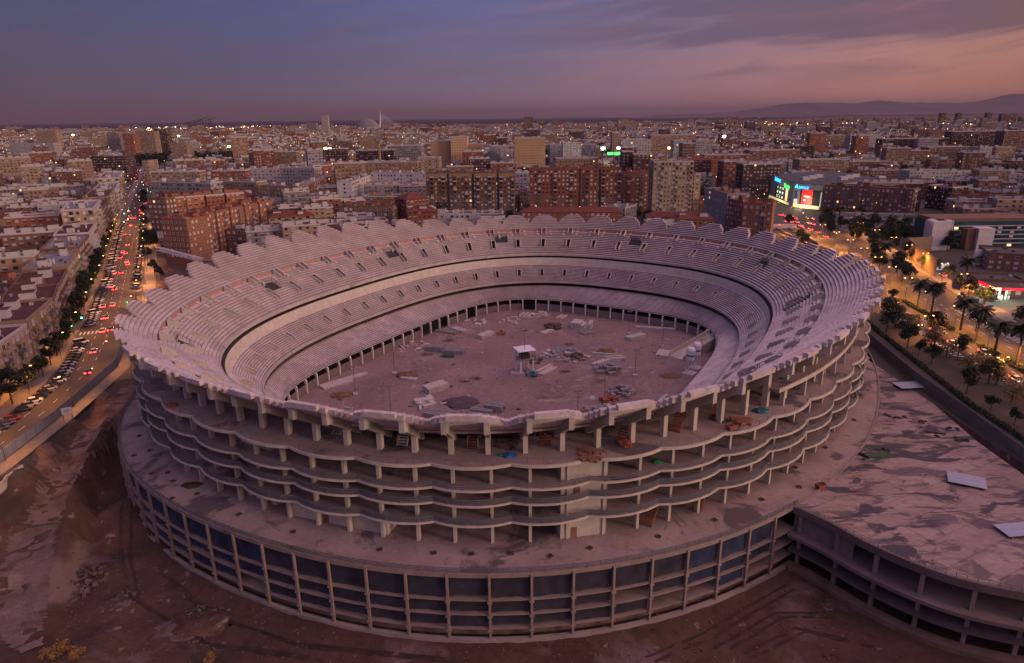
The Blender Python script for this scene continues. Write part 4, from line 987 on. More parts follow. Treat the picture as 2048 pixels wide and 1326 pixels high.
# pale sheet-pile wall at the head of the ramp
mb = MB(); D = dens([G(0, 985, -2)[:2], G(20, 962, -2), G(46, 940, -1.5)], 1.2)
for i, (a, b) in enumerate(zip(D, D[1:])):
    d = (b - a) / np.linalg.norm(b - a); n = np.array([d[1], -d[0]]) * (.18 if i % 2 else 0); mb.bar((*(a + n), -1.8), (*(b + n), -1.8), .3, 3.4)
tag(mb.build('sheet_pile_wall', MT['concrete']), 'pale sheet pile wall in the bank at the left edge of pit', 'retaining wall')
g = G(137, 838, .3); t = empty('site_notice', (*g, 0), .5, 'white notice board on posts by the boulevard hoarding', 'notice board')
mb = MB(); mb.box((0, 0, 2.6), (2.4, .1, 1.9)); mb.build('board', MT['white_paint'], t)
for x in (-1, 1): mb = MB(); mb.box((x, .08, 1.2), (.12, .12, 2.4)); mb.build('post', MT['steel'], t)
mb = MB(); mb.box((0, -.07, 2.9), (1.2, .03, .12), 0); mb.box((-.2, -.07, 2.5), (.8, .03, .12)); mb.build('printed_lines', MT['rubble_dark'], t)
# ---- street lamps
MT['sodium'] = glow('sodium_lamp', (1, .52, .16), 14); MT['whitelamp'] = glow('white_lamp', (1, .95, .85), 22); MT['taillight'] = glow('tail_light', (1, .03, .03), 16); MT['headlight'] = glow('head_light', (1, .78, .5), 14)
MT['tl_green'] = glow('green_signal', (.05, 1, .35), 16); MT['tl_red'] = glow('red_signal', (1, .04, .02), 18); MT['pole'] = plain('lamp_pole', (.10, .10, .11), .5, .5)
def lampproto(kind):
    t = empty('street_lamp', (0, 0, 0), 0, 'x', 'street lamp'); h = 9.0 if kind != 'double' else 8.4
    mb = MB(); mb.tube((0, 0, 0), (0, 0, h), .11, .06, 6)
    mb.build('pole', MT['pole'], t)
    for x in ((1.9,) if kind == 'single' else (-1.5, 1.5)):
        mb = MB(); mb.tube((0, 0, h), (x, 0, h + .25), .05, .05, 5); mb.build('arm', MT['pole'], t)
        mb = MB(); mb.box((x, 0, h + .28), (.8, .34, .14)); mb.build('lamp_head', MT['pole'], t)
        mb = MB(); mb.tube((x, 0, h + .12), (x, 0, h + .2), .30, .34, 10); mb.build('lamp_glass', MT['sodium'], t)
    return t
LS = lampproto('single'); LD = lampproto('double'); used = set()
def bulb(p, e, c=(1, .37, .08), r=.25, kind='POINT'):
    l = bpy.data.lights.new('lamp_light', kind); l.energy = e; l.color = c; l.shadow_soft_size = r
    
    if kind == 'SPOT': l.spot_size = R(132); l.spot_blend = .5
    o = bpy.data.objects.new('lamp_light', l); col.objects.link(o); o.location = p; return o
def lamp(proto_, p, rz, label, group, e=2600):
    o = proto_ if proto_.name not in used else dup(proto_); used.add(proto_.name); o.location = (p[0], p[1], 0); o.rotation_euler.z = rz; o['label'] = label; o['group'] = group
    if e:
        c, s = math.cos(rz), math.sin(rz)
        for x in ((1.9,) if proto_ is LS else (0,)): bulb((p[0] + x * c, p[1] + x * s, 8.7 if proto_ is LS else 8.2), e * 3.0, kind='SPOT')
    return o
GL = 'street lamps along the boulevard'
for i in range(16):
    s = 36 + i * 30 + 3 * (i % 2); p, t, n = along(RL_, 45 + s, .5); lamp(LS, p, math.atan2(-n[1], -n[0]), f'single-arm street lamp on the building side of the boulevard, {ordw(i)} from the near end', GL, 2600 if i < 13 else 5000)
for i in range(14):
    s = 56 + i * 31; p, t, n = along(RR_, 45 + s, -.9 if i < 4 else -1.2); lamp(LS, p, math.atan2(n[1], n[0]), f'single-arm street lamp on the stadium side of the boulevard, {ordw(i)} from the near end', GL, (2400 if i < 4 else 8500))
GA = 'double-headed lamps along the avenue'
for i, y in enumerate((128, 149, 170, 192, 213, 234, 255, 278, 300, 322, 345, 370, 396, 424, 452)):
    x = np.interp(y, AY, AX) + 1.5; lamp(LD, (x, y), 0, f'double-headed lamp in the avenue median, {ordw(i)} from the near end', GA, 9500)
for i, y in enumerate((262, 284, 306, 330, 352, 376, 402, 430)):
    x = np.interp(y, AY, AX) + 27.5; lamp(LD, (x, y), .2, f'double-headed lamp on the far pavement of the avenue, {ordw(i)} from the near end', GA, 8500)
for i, y in enumerate((180, 222, 264, 306)):
    x = np.interp(y, AY, AX) - 15; lamp(LD, (x, y), .1, f'double-headed lamp on the stadium side verge of the avenue, {ordw(i)} from the near end', GA, 3600)
# ---- traffic signals
def signal(p, rz, label, m):
    t = empty('traffic_light', (*p, 0), rz, label, 'traffic light', 'traffic lights')
    mb = MB(); mb.tube((0, 0, 0), (0, 0, 5.6), .09, .07, 6); mb.build('pole', MT['pole'], t)
    mb = MB(); mb.bar((0, 0, 5.5), (3.6, 0, 5.9), .09); mb.build('arm', MT['pole'], t)
    for x, z in ((3.6, 5.6), (0, 3.2)):
        mb = MB(); mb.box((x, 0, z), (.36, .3, 1.0)); mb.build('housing', MT['pole'], t)
        mb = MB(); mb.tube((x, -.16, z - .28), (x, -.24, z - .28), .3, .3, 8); mb.build('signal_lens', MT[m], t)
p, t_, n = along(MID, 228, -10); signal(p, math.atan2(n[1], n[0]), 'green traffic light on curved arm by the zebra crossing', 'tl_green')
p, t_, n = along(MID, 210, 10.5); signal(p, math.atan2(-n[1], -n[0]), 'green traffic light on the far kerb of the zebra crossing', 'tl_green')
for i, (x, y, m, lb) in enumerate(((196, 452, 'tl_red', 'red traffic light before the shopping centre junction'), (207, 470, 'tl_red', 'red traffic light in the junction median'), (184, 462, 'tl_red', 'red traffic light beside the orange-lit corner'), (-292, 512, 'tl_green', 'green traffic light at the far boulevard junction, left kerb'), (-272, 520, 'tl_green', 'green traffic light at the far boulevard junction, right kerb'), (-318, 560, 'tl_green', 'green traffic light past the far boulevard junction'), (186, 214, 'tl_green', 'green traffic light on the avenue before the fuel station'))): signal((x, y), rnd.uniform(-.3, .3), lb, m)
# ---- cars
PAINT = {'dark': plain('dark_paint', (.018, .018, .022), .3), 'silver': plain('silver_paint', (.30, .30, .32), .3, .3), 'white': plain('white_car_paint', (.62, .61, .60), .35), 'red': plain('red_paint', (.28, .02, .02), .3), 'blue': plain('blue_paint', (.03, .05, .14), .3)}
MT['tyre'] = plain('tyre', (.012, .012, .012), .9); MT['glass'] = plain('dark_glass', (.02, .022, .028), .12, 0, .6); MT['lens_off'] = plain('lamp_lens', (.25, .05, .04), .3); MT['lens_clear'] = plain('clear_lens', (.5, .5, .48), .2)
CARS = {}
def carproto(c, van=False, lit=False):
    t = empty('parked_car' if not lit else 'moving_car', (0, 0, 0), 0, 'x', 'car')
    L, w = (4.9, 1.9) if van else (4.3, 1.76); bm = bmesh.new()
    hb = 1.0 if van else .82; rf = 2.0 if van else 1.45
    lo = [(-L / 2, .32), (-L / 2, .72), (-L * .44, hb), (L * .27, hb - .02), (L * .46, hb - .16), (L / 2, .58), (L / 2, .32)]
    def loft(pr, w0, w1=None):
        A = [bm.verts.new((x, -w0 / 2, z)) for x, z in pr]; B = [bm.verts.new((x, w0 / 2, z)) for x, z in pr]; k = len(pr)
        bm.faces.new(A[::-1] if True else A); bm.faces.new(B)
        for i in range(k): bm.faces.new((A[i], A[(i + 1) % k], B[(i + 1) % k], B[i]))
    loft(lo, w); me = bpy.data.meshes.new('body')
    ed = [e for e in bm.edges]; bmesh.ops.bevel(bm, geom=ed, offset=.07, segments=2, affect='EDGES', clamp_overlap=True)
    bmesh.ops.recalc_face_normals(bm, faces=bm.faces); bm.to_mesh(me); bm.free(); me.materials.append(PAINT[c]); me.polygons.foreach_set('use_smooth', [True] * len(me.polygons))
    b = bpy.data.objects.new('body', me); col.objects.link(b); b.parent = t
    x0, x1, x2, x3 = (-L * .47, -L * .45, L * .16, L * .36) if van else (-L * .42, -L * .27, L * .10, L * .29)
    mb = MB(); W0, W1 = w * .94, w * .76
    P = [(x, s * wd / 2, z) for (x, z, wd) in ((x0, hb - .03, W0), (x1, rf, W1), (x2, rf, W1), (x3, hb - .05, W0)) for s in (-1, 1)]
    mb.add(P, [(0, 1, 3, 2), (4, 5, 7, 6), (0, 2, 4, 6), (7, 5, 3, 1)]); mb.build('windows', MT['glass'], t)
    mb = MB(); mb.box(((x1 + x2) / 2, 0, rf + .01), (x2 - x1 - .05, W1 - .06, .06)); mb.build('roof', PAINT[c], t)
    for x in (-L * .3, L * .31):
        for s in (-1, 1): mb = MB(); mb.tube((x, s * (w / 2 - .2), .32), (x, s * (w / 2 + .01), .32), .32, .32, 10); mb.build('wheel', MT['tyre'], t)
    for s in (-1, 1):
        k = 1.7 if lit else 1
        mb = MB(); mb.box((-L / 2 - .01, s * w * .37, .72), (.08, .32 * k, .2 * k)); mb.build('tail_lamp', MT['taillight' if lit else 'lens_off'], t)
        mb = MB(); mb.box((L / 2 - .02, s * w * .36, .60), (.08, .34, .17)); mb.build('headlamp', MT['headlight' if lit else 'lens_clear'], t)
    return t
for k in PAINT: CARS[k] = carproto(k)
CARS['van'] = carproto('white', True)
MOV = {k: carproto(k, False, True) for k in ('dark', 'silver', 'white')}
cu = set()
def car(key, p, rz, label, group, z=.03, mov=False):
    pr = (MOV if mov else CARS)[key]; o = pr if pr.name not in cu else dup(pr); cu.add(pr.name); o.location = (p[0], p[1], z); o.rotation_euler.z = rz; o['label'] = label; o['group'] = group
CW = {'dark': 'black', 'silver': 'silver', 'white': 'white', 'red': 'dark red', 'blue': 'dark blue', 'van': 'white van-bodied'}
keys = ['dark', 'dark', 'silver', 'dark', 'white', 'blue', 'dark', 'silver', 'red', 'dark', 'van']
n_ = 0; s = 60
while s < 480:
    p, t, n = along(RL_, 45 + s, -3.0); s += 3.05
    if rnd.random() < .06 or 150 < s < 172: continue
    k = rnd.choice(keys); a = math.atan2(t[1], t[0]) - R(62)
    car(k, p, a, f'{CW[k]} parked car in the kerb row below the flats, {ordw(n_)} from the near end', 'cars parked at the boulevard kerb'); n_ += 1
n2 = 0; s = 236
while s < 470:
    p, t, n = along(RR_, 45 + s, 3.2); s += 3.2
    if rnd.random() < .2: continue
    k = rnd.choice(keys); car(k, p, math.atan2(t[1], t[0]) + R(62), f'{CW[k]} parked car on the stadium side of the boulevard, {ordw(n2)} from the near end', 'cars parked at the boulevard kerb'); n2 += 1
gm = 'cars driving away with red tail lights'
for i, (px, py) in enumerate(((178, 746), (188, 705), (206, 664), (222, 661), (209, 638), (226, 612), (213, 637), (207, 615), (224, 575), (230, 580), (229, 548), (226, 549), (243, 547), (256, 530), (254, 525), (241, 517), (252, 508), (246, 506), (256, 491), (250, 470), (262, 452), (255, 441), (265, 438), (262, 436), (270, 437), (258, 424), (283, 427), (281, 421), (290, 408))):
    k = ('dark', 'silver', 'white')[i % 3]; g = G(px, py); y = g[1]
    j = int(np.argmin([abs(y - m[1]) for m in MID])); j = min(j, len(MID) - 2); t = np.array(MID[j + 1]) - np.array(MID[j])
    car(k, g, math.atan2(t[1], t[0]), f'{CW[k]} boulevard car with lit tail lights, {ordw(i)} from the pit end', gm, mov=True)
gm2 = 'cars on the avenue'; i = 0
for px, py, to in ((1590, 438, 1), (1594, 446, 1), (1601, 453, 1), (1620, 460, 1), (1626, 450, 1), (1618, 448, 1), (1635, 466, 1), (1651, 475, 1), (1583, 434, 1), (1582, 445, 1), (1570, 433, 1), (1566, 431, 1), (1560, 431, 1), (1885, 552, 1), (1925, 593, 1), (1755, 598, 0), (1870, 664, 0), (1905, 690, 0), (1835, 650, 0), (1968, 708, 0), (2032, 762, 0), (1730, 575, 0), (1745, 590, 0)):
    k = ('dark', 'silver', 'white')[i % 3]; g = G(px, py); y = g[1]; t = np.array([np.interp(y + 5, AY, AX) - np.interp(y - 5, AY, AX), 10]); t = t if to else -t
    car(k, g, math.atan2(t[1], t[0]), f'{CW[k]} car {"leaving" if to else "approaching"} on the avenue, lamps lit, {ordw(i)} in the stream', gm2, mov=True); i += 1
# ---- trees
MT['bark'] = mat('bark', (.07, .05, .035), var=.3, scale=2); MT['leaf'] = mat('leaf', (.035, .05, .018), .7, var=.45, scale=.8); MT['leaf_dark'] = mat('dark_leaf', (.018, .028, .014), .7, var=.4, scale=.8); MT['leaf_dry'] = mat('pale_leaf', (.11, .085, .05), .8, var=.4, scale=.8)
MT['palm_leaf'] = mat('palm_leaf', (.04, .045, .022), .6, var=.35, scale=1.2)
def leafcrown(mb, c, r, n, size, seed, fill=.55):
    q = random.Random(seed); cl = []
    for _ in range(9):
        a, b = q.uniform(0, 6.28), q.uniform(-.6, 1); d = q.uniform(.35, .8); cl.append((Vector((math.cos(a) * d * r[0] * math.sqrt(max(0, 1 - b * b)), math.sin(a) * d * r[1] * math.sqrt(max(0, 1 - b * b)), b * r[2] * .75)), q.uniform(.35, .6)))
    for _ in range(n):
        o, k = q.choice(cl); v = Vector((q.gauss(0, 1), q.gauss(0, 1), q.gauss(0, 1))).normalized() * (q.random() ** .4)
        p = Vector(c) + o + Vector((v.x * r[0] * k, v.y * r[1] * k, v.z * r[2] * k)); s = size * q.uniform(.5, 1.2)
        a = Vector((q.uniform(-1, 1), q.uniform(-1, 1), q.uniform(-.6, .6))).normalized(); b = a.cross(Vector((q.uniform(-1, 1), q.uniform(-1, 1), q.uniform(.2, 1)))).normalized()
        mb.quad(p - a * s, p - b * s * .6, p + a * s, p + b * s * .6)
def treeproto(seed, leaf, h=6.5, r=2.4, n=900, size=.34, bare=False):
    q = random.Random(seed); t = empty('street_tree', (0, 0, 0), 0, 'x', 'tree'); mb = MB(); z1 = h - r * 1.15
    mb.tube((0, 0, 0), (.1, 0, z1), .17, .12, 7)
    for i in range(6):
        a = i * 1.05 + q.uniform(-.3, .3); e = (math.cos(a) * r * .6, math.sin(a) * r * .6, z1 + r * q.uniform(.4, 1.1)); mb.tube((.08, 0, z1 - .25), e, .08, .02, 5)
        if bare:
            for _ in range(3): mb.tube(e, (e[0] + q.uniform(-.9, .9), e[1] + q.uniform(-.9, .9), e[2] + q.uniform(.2, 1)), .02, .008, 4)
    mb.build('trunk', MT['bark'], t); mb = MB(); leafcrown(mb, (0, 0, h - r * .95), (r, r, r * .85), n, size, seed); mb.build('crown', MT[leaf], t); return t
TR = [treeproto(1, 'leaf_dark'), treeproto(2, 'leaf_dark', 7.5, 2.9, 1200), treeproto(3, 'leaf', 6.8, 2.7, 1000), treeproto(4, 'leaf_dry', 5.6, 2.8, 520, .26, True), treeproto(5, 'leaf_dark', 10.5, 4.2, 1900, .42)]
MT['leaf_yellow'] = mat('yellow_shrub_leaf', (.30, .16, .045), .8, var=.4, scale=.8); TR.append(treeproto(9, 'leaf_yellow', 5.0, 2.8, 800, .2, True))
TW = ['dark round-crowned', 'dark tall bushy', 'green spreading', 'pale thin-leaved', 'large dark', 'yellowish']
tu = set()
def tree(i, p, label, group, s=1.0, z=0.0):
    o = TR[i] if i not in tu else dup(TR[i]); tu.add(i); o.location = (p[0], p[1], z); o.rotation_euler.z = rnd.uniform(0, 6.28); o.scale = (s * rnd.uniform(.9, 1.1), s * rnd.uniform(.9, 1.1), s); o['label'] = label; o['group'] = group
gt = 'trees along the boulevard'; i = 0; s = 70
while s < 420:
    p, t, n = along(RL_, 45 + s, 2.6 + rnd.uniform(-.5, .5)); k = rnd.choice((0, 1, 1, 2)); sc_ = rnd.uniform(.85, 1.25)
    tree(k, p, f'{TW[k]} tree in front of the boulevard flats, {ordw(i)} from the near end', gt, sc_ * 1.2); i += 1; s += rnd.uniform(7, 13)
for j, (px, py, k, s_) in enumerate(((300, 505, 4, 1.3), (310, 500, 4, 1.2), (322, 498, 4, 1.1), (293, 480, 1, 1.1), (296, 520, 1, 1.0), (310, 550, 1, 1.1), (322, 560, 1, .9), (292, 455, 1, 1.1), (289, 430, 1, 1.1), (289, 412, 4, 1.0), (288, 398, 4, 1.0))):
    tree(k, G(px, py), f'{TW[k]} tree on the boulevard stadium side, {ordw(j)} of the clump', gt, s_)
ga = 'trees along the avenue'
for j, (x, y, k, s_) in enumerate(((134.6, 231, 0, 1.25), (136, 224, 0, .9), (131.7, 212.5, 1, 1.05), (131.8, 206, 0, .8), (131.2, 198, 0, .9), (126.7, 174, 1, 1.0), (126, 163, 0, .65), (125.8, 154, 0, .7), (124.5, 145, 1, 1.0), (124, 136, 0, .9), (140.5, 236, 2, 1.15), (143, 230, 3, 1.2), (139.5, 204, 3, 1.1), (141, 213, 3, 1.3), (137, 190, 3, 1.2), (139, 180, 3, 1.0), (135, 168, 3, 1.1), (136, 158, 3, 1.3), (134, 148, 3, 1.2), (160, 274, 0, .7), (186, 318, 1, 1.25), (190, 326, 1, 1.3), (184, 331, 2, 1.2), (181, 305, 1, 1.2), (187, 309, 0, 1.2), (188, 345, 1, 1.1), (196, 356, 0, 1.1), (203, 372, 2, 1.2), (208, 384, 1, 1.2), (222, 392, 4, 1.1), (232, 396, 4, 1.2), (226, 404, 4, 1.0), (211, 410, 2, 1.2), (218, 424, 2, 1.4), (223, 436, 2, 1.5), (212, 445, 1, 1.1), (206, 434, 1, 1.0), (214, 462, 2, 1.4), (222, 470, 1, 1.2), (196, 476, 1, 1.0), (179, 415, 2, 1.0), (176, 400, 2, 1.0), (172, 378, 2, .9), (166, 230, 1, 1.0), (180, 225, 3, 1.2), (184, 232, 1, 1.1), (176, 212, 1, 1.1), (170, 205, 0, 1.1)) + tuple((np.interp(y_, AY, AX) - 10.5 - (j_ % 3) * 3.2, y_, (3, 0, 3, 1, 3, 2)[j_ % 6], 1.0 + .15 * (j_ % 2)) for j_, y_ in enumerate(range(126, 262, 11)))):
    s_ *= 1.08
    tree(k, (x, y), f'{TW[k]} tree beside the avenue, {ordw(j)} from the parking roof', ga, s_)
for j in range(34):
    y = rnd.uniform(372, 520); x = np.interp(y, AY, AX) + rnd.uniform(27, 62); k = rnd.choice((0, 1, 2, 2, 4)); tree(k, (x, y), f'{TW[k]} grove tree beyond the avenue, {ordw(j)} planted outward', 'grove beyond the avenue', rnd.uniform(.8, 1.15))
for j in range(16):
    y = 262 + j * 15 + rnd.uniform(-4, 4); x = np.interp(y, AY, AX) + rnd.uniform(28, 33); k = rnd.choice((0, 1, 2)); tree(k, (x, y), f'{TW[k]} far pavement avenue tree, {ordw(j)} from the fuel station', 'far pavement trees of the avenue', rnd.uniform(.9, 1.2))
def palmproto(seed, h):
    q = random.Random(seed); t = empty('palm_tree', (0, 0, 0), 0, 'x', 'palm tree'); mb = MB()
    for i in range(6): mb.tube((0, 0, h * i / 6), (0, 0, h * (i + 1) / 6), .30 - .015 * i, .27 - .015 * i, 8)
    mb.tube((0, 0, h - .5), (0, 0, h + .4), .45, .3, 8); mb.build('trunk', MT['bark'], t); mb = MB()
    for f in range(54):
        a = q.uniform(0, 6.28); up = q.uniform(-.35, 1.1); L = q.uniform(2.6, 3.5); prev = Vector((0, 0, h + .3)); d = Vector((math.cos(a) * math.cos(up), math.sin(a) * math.cos(up), math.sin(up))); sd = Vector((-math.sin(a), math.cos(a), 0))
        for k in range(7):
            nx_ = prev + d * (L / 7); d = (d + Vector((0, 0, -.20))).normalized(); w = .42 * math.sin(math.pi * (k + .8) / 8) + .05
            for s in (-1, 1):
                dr = Vector((0, 0, -.22)); mb.quad(prev, nx_, nx_ + sd * s * w + dr + d * .22, prev + sd * s * w + dr + d * .22)
            prev = nx_
    mb.build('crown', MT['palm_leaf'], t); return t
PM = [palmproto(1, 7.4), palmproto(2, 8.4)]; pu = set()
for j, (x, y) in enumerate(((163.3, 261.6), (161.5, 249.4), (161.4, 231.4), (159.7, 220.1), (155.2, 204.5), (156.3, 196), (154, 184), (152, 172), (192, 342), (233, 414), (240, 418), (247, 420), (262, 428), (228, 470), (207, 300))):
    k = j % 2; o = PM[k] if k not in pu else dup(PM[k]); pu.add(k); o.location = (x, y, 0); o.rotation_euler.z = rnd.uniform(0, 6); o['group'] = 'palms by the avenue'; o.scale = (rnd.uniform(1.25, 1.5),) * 3
    o['label'] = (f'tall palm in the avenue median, {ordw(j)} from the far end' if j < 8 else f'palm on the far side of the avenue, {ordw(j - 8)} from the fuel station')
def hedge(P, w, h, label, m='leaf_dark'):
    D = dens(P, .5); mb = MB(); q = random.Random(len(D))
    for a in D:
        for _ in range(int(16 * w)):
            c = Vector((a[0] + q.uniform(-w / 2, w / 2), a[1] + q.uniform(-.4, .4), q.uniform(.1, h))); s = q.uniform(.12, .3); u_ = Vector((q.uniform(-1, 1), q.uniform(-1, 1), q.uniform(-1, 1))).normalized(); v_ = u_.cross(Vector((q.uniform(-1, 1), q.uniform(-1, 1), 1))).normalized()
            mb.quad(c - u_ * s, c - v_ * s, c + u_ * s, c + v_ * s)
    o = mb.build('hedge', MT[m]); tag(o, label, 'hedge'); return o
hedge([(120.2, 120), (122, 146), (122.5, 165), (126.5, 195), (131.1, 229), (134, 244)], 1.5, 1.1, 'long low hedge between the service road and tree row')
for j, (a, b) in enumerate((((162.9, 271), (160.5, 246)), ((159.5, 240), (158.5, 231)), ((157.3, 224), (156.6, 217)), ((156.2, 213), (156, 204)), ((155, 198), (153.5, 184)), ((153, 178), (151, 164)))): hedge([a, b], 2.0, 1.2, f'clipped hedge run in the avenue median, {ordw(j)} from the far end')
for j, (px, py) in enumerate(((130, 1305), (155, 1318), (100, 1320), (420, 1322))):
    g = G(px, py, -13.2); tree(5, g, f'dry yellowish shrub at the lower edge of the pit, {ordw(j)} from the left' if j < 3 else 'small dry yellowish shrub at the bottom edge left of the facade', 'dry shrubs at the pit edge', .55 if j < 3 else .4, -13.4)
# ------------------------------------------------------------------ buildings
def facade_mat(name, wallc, glass=(.03, .03, .038), shut=(.36, .34, .34), pu=3.2, pv=3.1, ww=.46, wh=.48, lit=.006, shutp=.24, band=None, grime=.25):
    """flat walls far off: rows of window openings set out by metres along and up the wall, blinds drawn at random"""
    m, t, b = newmat(name); n = t.nodes; l = t.links; b.inputs['Roughness'].default_value = .85; b.inputs['Specular IOR Level'].default_value = .2
    def M_(op, a, bb=None, c=None):
        q = n.new('ShaderNodeMath'); q.operation = op
        for i, v in enumerate((a, bb, c)):
            if v is None: continue
            if isinstance(v, (int, float)): q.inputs[i].default_value = v
            else: l.new(v, q.inputs[i])
        return q.outputs[0]
    def mx(f, a, bb, mode='MIX'):
        q = n.new('ShaderNodeMix'); q.data_type = 'RGBA'; q.blend_type = mode
        for s, v in ((0, f), (6, a), (7, bb)):
            if isinstance(v, (int, float)): q.inputs[s].default_value = v
            elif isinstance(v, tuple): q.inputs[s].default_value = (*v, 1)
            else: l.new(v, q.inputs[s])
        return q.outputs[2]
    uv = n.new('ShaderNodeUVMap'); sp_ = n.new('ShaderNodeSeparateXYZ'); l.new(uv.outputs[0], sp_.inputs[0])
    oi0 = n.new('ShaderNodeObjectInfo'); u = M_('DIVIDE', sp_.outputs[0], M_('MULTIPLY_ADD', oi0.outputs['Random'], pu * .5, pu * .8)); v = M_('DIVIDE', sp_.outputs[1], pv); fu = M_('FRACT', u); fv = M_('FRACT', v)
    cell = n.new('ShaderNodeCombineXYZ'); l.new(M_('FLOOR', u), cell.inputs[0]); l.new(M_('FLOOR', v), cell.inputs[1])
    oi = n.new('ShaderNodeObjectInfo'); l.new(M_('MULTIPLY', oi.outputs['Random'], 97.0), cell.inputs[2])
    wn = n.new('ShaderNodeTexWhiteNoise'); wn.noise_dimensions = '3D'; l.new(cell.outputs[0], wn.inputs['Vector']); r = wn.outputs['Value']
    wn2 = n.new('ShaderNodeTexWhiteNoise'); wn2.noise_dimensions = '3D'; va = n.new('ShaderNodeVectorMath'); va.operation = 'ADD'; va.inputs[1].default_value = (7.3, 3.1, 1.7); l.new(cell.outputs[0], va.inputs[0]); l.new(va.outputs[0], wn2.inputs['Vector']); r2 = wn2.outputs['Value']
    inw = M_('LESS_THAN', M_('ABSOLUTE', M_('SUBTRACT', fu, .5)), M_('MULTIPLY_ADD', r2, ww * .25, ww * .38)); inh = M_('LESS_THAN', M_('ABSOLUTE', M_('SUBTRACT', fv, .52)), wh / 2)
    win = M_('MULTIPLY', M_('MULTIPLY', inw, inh), M_('GREATER_THAN', sp_.outputs[1], .05))
    tc_ = n.new('ShaderNodeTexCoord'); nz_ = n.new('ShaderNodeTexNoise'); nz_.inputs['Scale'].default_value = .16; nz_.inputs['Detail'].default_value = 5; l.new(tc_.outputs['Object'], nz_.inputs['Vector'])
    wl = mx(nz_.outputs[0], tuple(c * (1 - grime) for c in wallc), tuple(min(1, c * (1 + grime)) for c in wallc))
    tint = n.new('ShaderNodeMapRange'); l.new(oi.outputs['Random'], tint.inputs[0]); tint.inputs[3].default_value = .78; tint.inputs[4].default_value = 1.18
    tv = n.new('ShaderNodeCombineColor'); [l.new(tint.outputs[0], tv.inputs[i]) for i in range(3)]; wl = mx(1.0, wl, tv.outputs[0], 'MULTIPLY')
    if band: wl = mx(M_('MULTIPLY', M_('LESS_THAN', fv, .13), .85), wl, band)
    gl = mx(M_('LESS_THAN', r, shutp), glass, shut)
    gl = mx(M_('MULTIPLY', M_('GREATER_THAN', fv, .55), M_('GREATER_THAN', r2, .55)), gl, shut)     # half-drawn blinds
    l.new(mx(win, wl, gl), b.inputs['Base Color'])
    b.inputs['Emission Color'].default_value = (1, .62, .25, 1); l.new(M_('MULTIPLY', win, M_('MULTIPLY', M_('GREATER_THAN', r, 1 - lit), 1.8)), b.inputs['Emission Strength'])
    return m
FM = {'white': facade_mat('white_facade', (.33, .31, .315)), 'cream': facade_mat('cream_facade', (.27, .20, .135)), 'tan': facade_mat('tan_facade', (.25, .17, .11)), 'grey': facade_mat('grey_facade', (.19, .175, .175), band=(.34, .32, .32)),
      'brown': facade_mat('brown_brick_facade', (.17, .095, .068)), 'red brick': facade_mat('red_brick_facade', (.22, .085, .055)), 'orange brick': facade_mat('orange_brick_facade', (.30, .12, .06)), 'dark brick': facade_mat('dark_brick_facade', (.075, .038, .035), lit=.012), 'lilac': facade_mat('lilac_facade', (.23, .215, .25), band=(.34, .32, .34))}
FM['hospital'] = facade_mat('hospital_facade', (.44, .30, .175), glass=(.12, .08, .06), shut=(.28, .2, .14), pu=2.6, wh=.3, lit=.002)  # floodlighting on the walls put into the brighter tan
WM = {k: mat(k.replace(' ', '_') + '_wall', c, var=.14, scale=.18, fine=.25) for k, c in {'white': (.56, .53, .52), 'cream': (.38, .29, .20), 'tan': (.29, .20, .13), 'grey': (.28, .26, .26), 'brown': (.18, .10, .07), 'red brick': (.23, .09, .06), 'orange brick': (.28, .118, .068), 'dark brick': (.075, .038, .035), 'lilac': (.42, .39, .45)}.items()}
MT['terrace'] = mat('maroon_terrace', (.085, .03, .028), var=.25, scale=.3, fine=.3); MT['roof_grey'] = mat('grey_roof', (.08, .07, .073), var=.2, scale=.2, fine=.3); MT['roof_white'] = mat('white_roof', (.20, .19, .205), var=.15, scale=.3, fine=.2); MT['roof_tile'] = mat('red_tile_roof', (.15, .042, .032), var=.3, scale=.6, fine=.4)
MT['trim'] = mat('pale_trim', (.44, .40, .39), var=.1, scale=.5); MT['hut'] = mat('white_roof_hut', (.43, .41, .41), var=.08, scale=.5); MT['win_glass'] = plain('window_glass', (.03, .03, .04), .15, 0, .5); MT['blind'] = mat('window_blind', (.50, .47, .46), var=.2, scale=.5); MT['win_lit'] = glow('lit_window', (1, .62, .26), 1.7); MT['awning'] = plain('green_awning', (.03, .12, .08), .8); MT['metal_roof'] = mat('blue_grey_roof', (.085, .095, .105), .95, spec=.1, var=.2, scale=.2)
OCC = []                                     # footprints already built on: (centre, radius-ish half sizes, angle)
LAND = []                                    # landmarks for wording
def occ_add(A, d, n, L, D): OCC.append((A + d * L / 2 + n * D / 2, d, n, L / 2, D / 2))
def occupied(c, r):
    for o, d, n, hl, hd in OCC:
        q = c - o
        if abs(q @ d) < hl + r and abs(q @ n) < hd + r: return True
    return False
def at(px, py, Y):
    d = (px - 1024) * _r + (663 - py) * _u + FPX * _fw; t = Y / d[1]; return np.array([d[0] * t, Y, CAMZ + d[2] * t])
WIN = {}
def winmesh(kind):
    """window: a frame round a recessed pane or drawn blind, one metre square, facing -y"""
    if kind in WIN: return WIN[kind]
    mb = MB(); mb.box((0, .02, 0), (.92, .1, .92), 0, {'glass': 1, 'blind': 2, 'lit': 3}[kind])
    for x in (-.5, .5): mb.box((x, 0, 0), (.1, .22, 1.1))
    for z in (-.5, .5): mb.box((0, 0, z), (.9, .22, .1))
    mb.box((0, -.0, 0), (.06, .16, .9))
    o = mb.build('window', [MT['trim'], MT['win_glass'], MT['blind'], MT['win_lit']]); me = o.data; bpy.data.objects.remove(o); WIN[kind] = me; return me
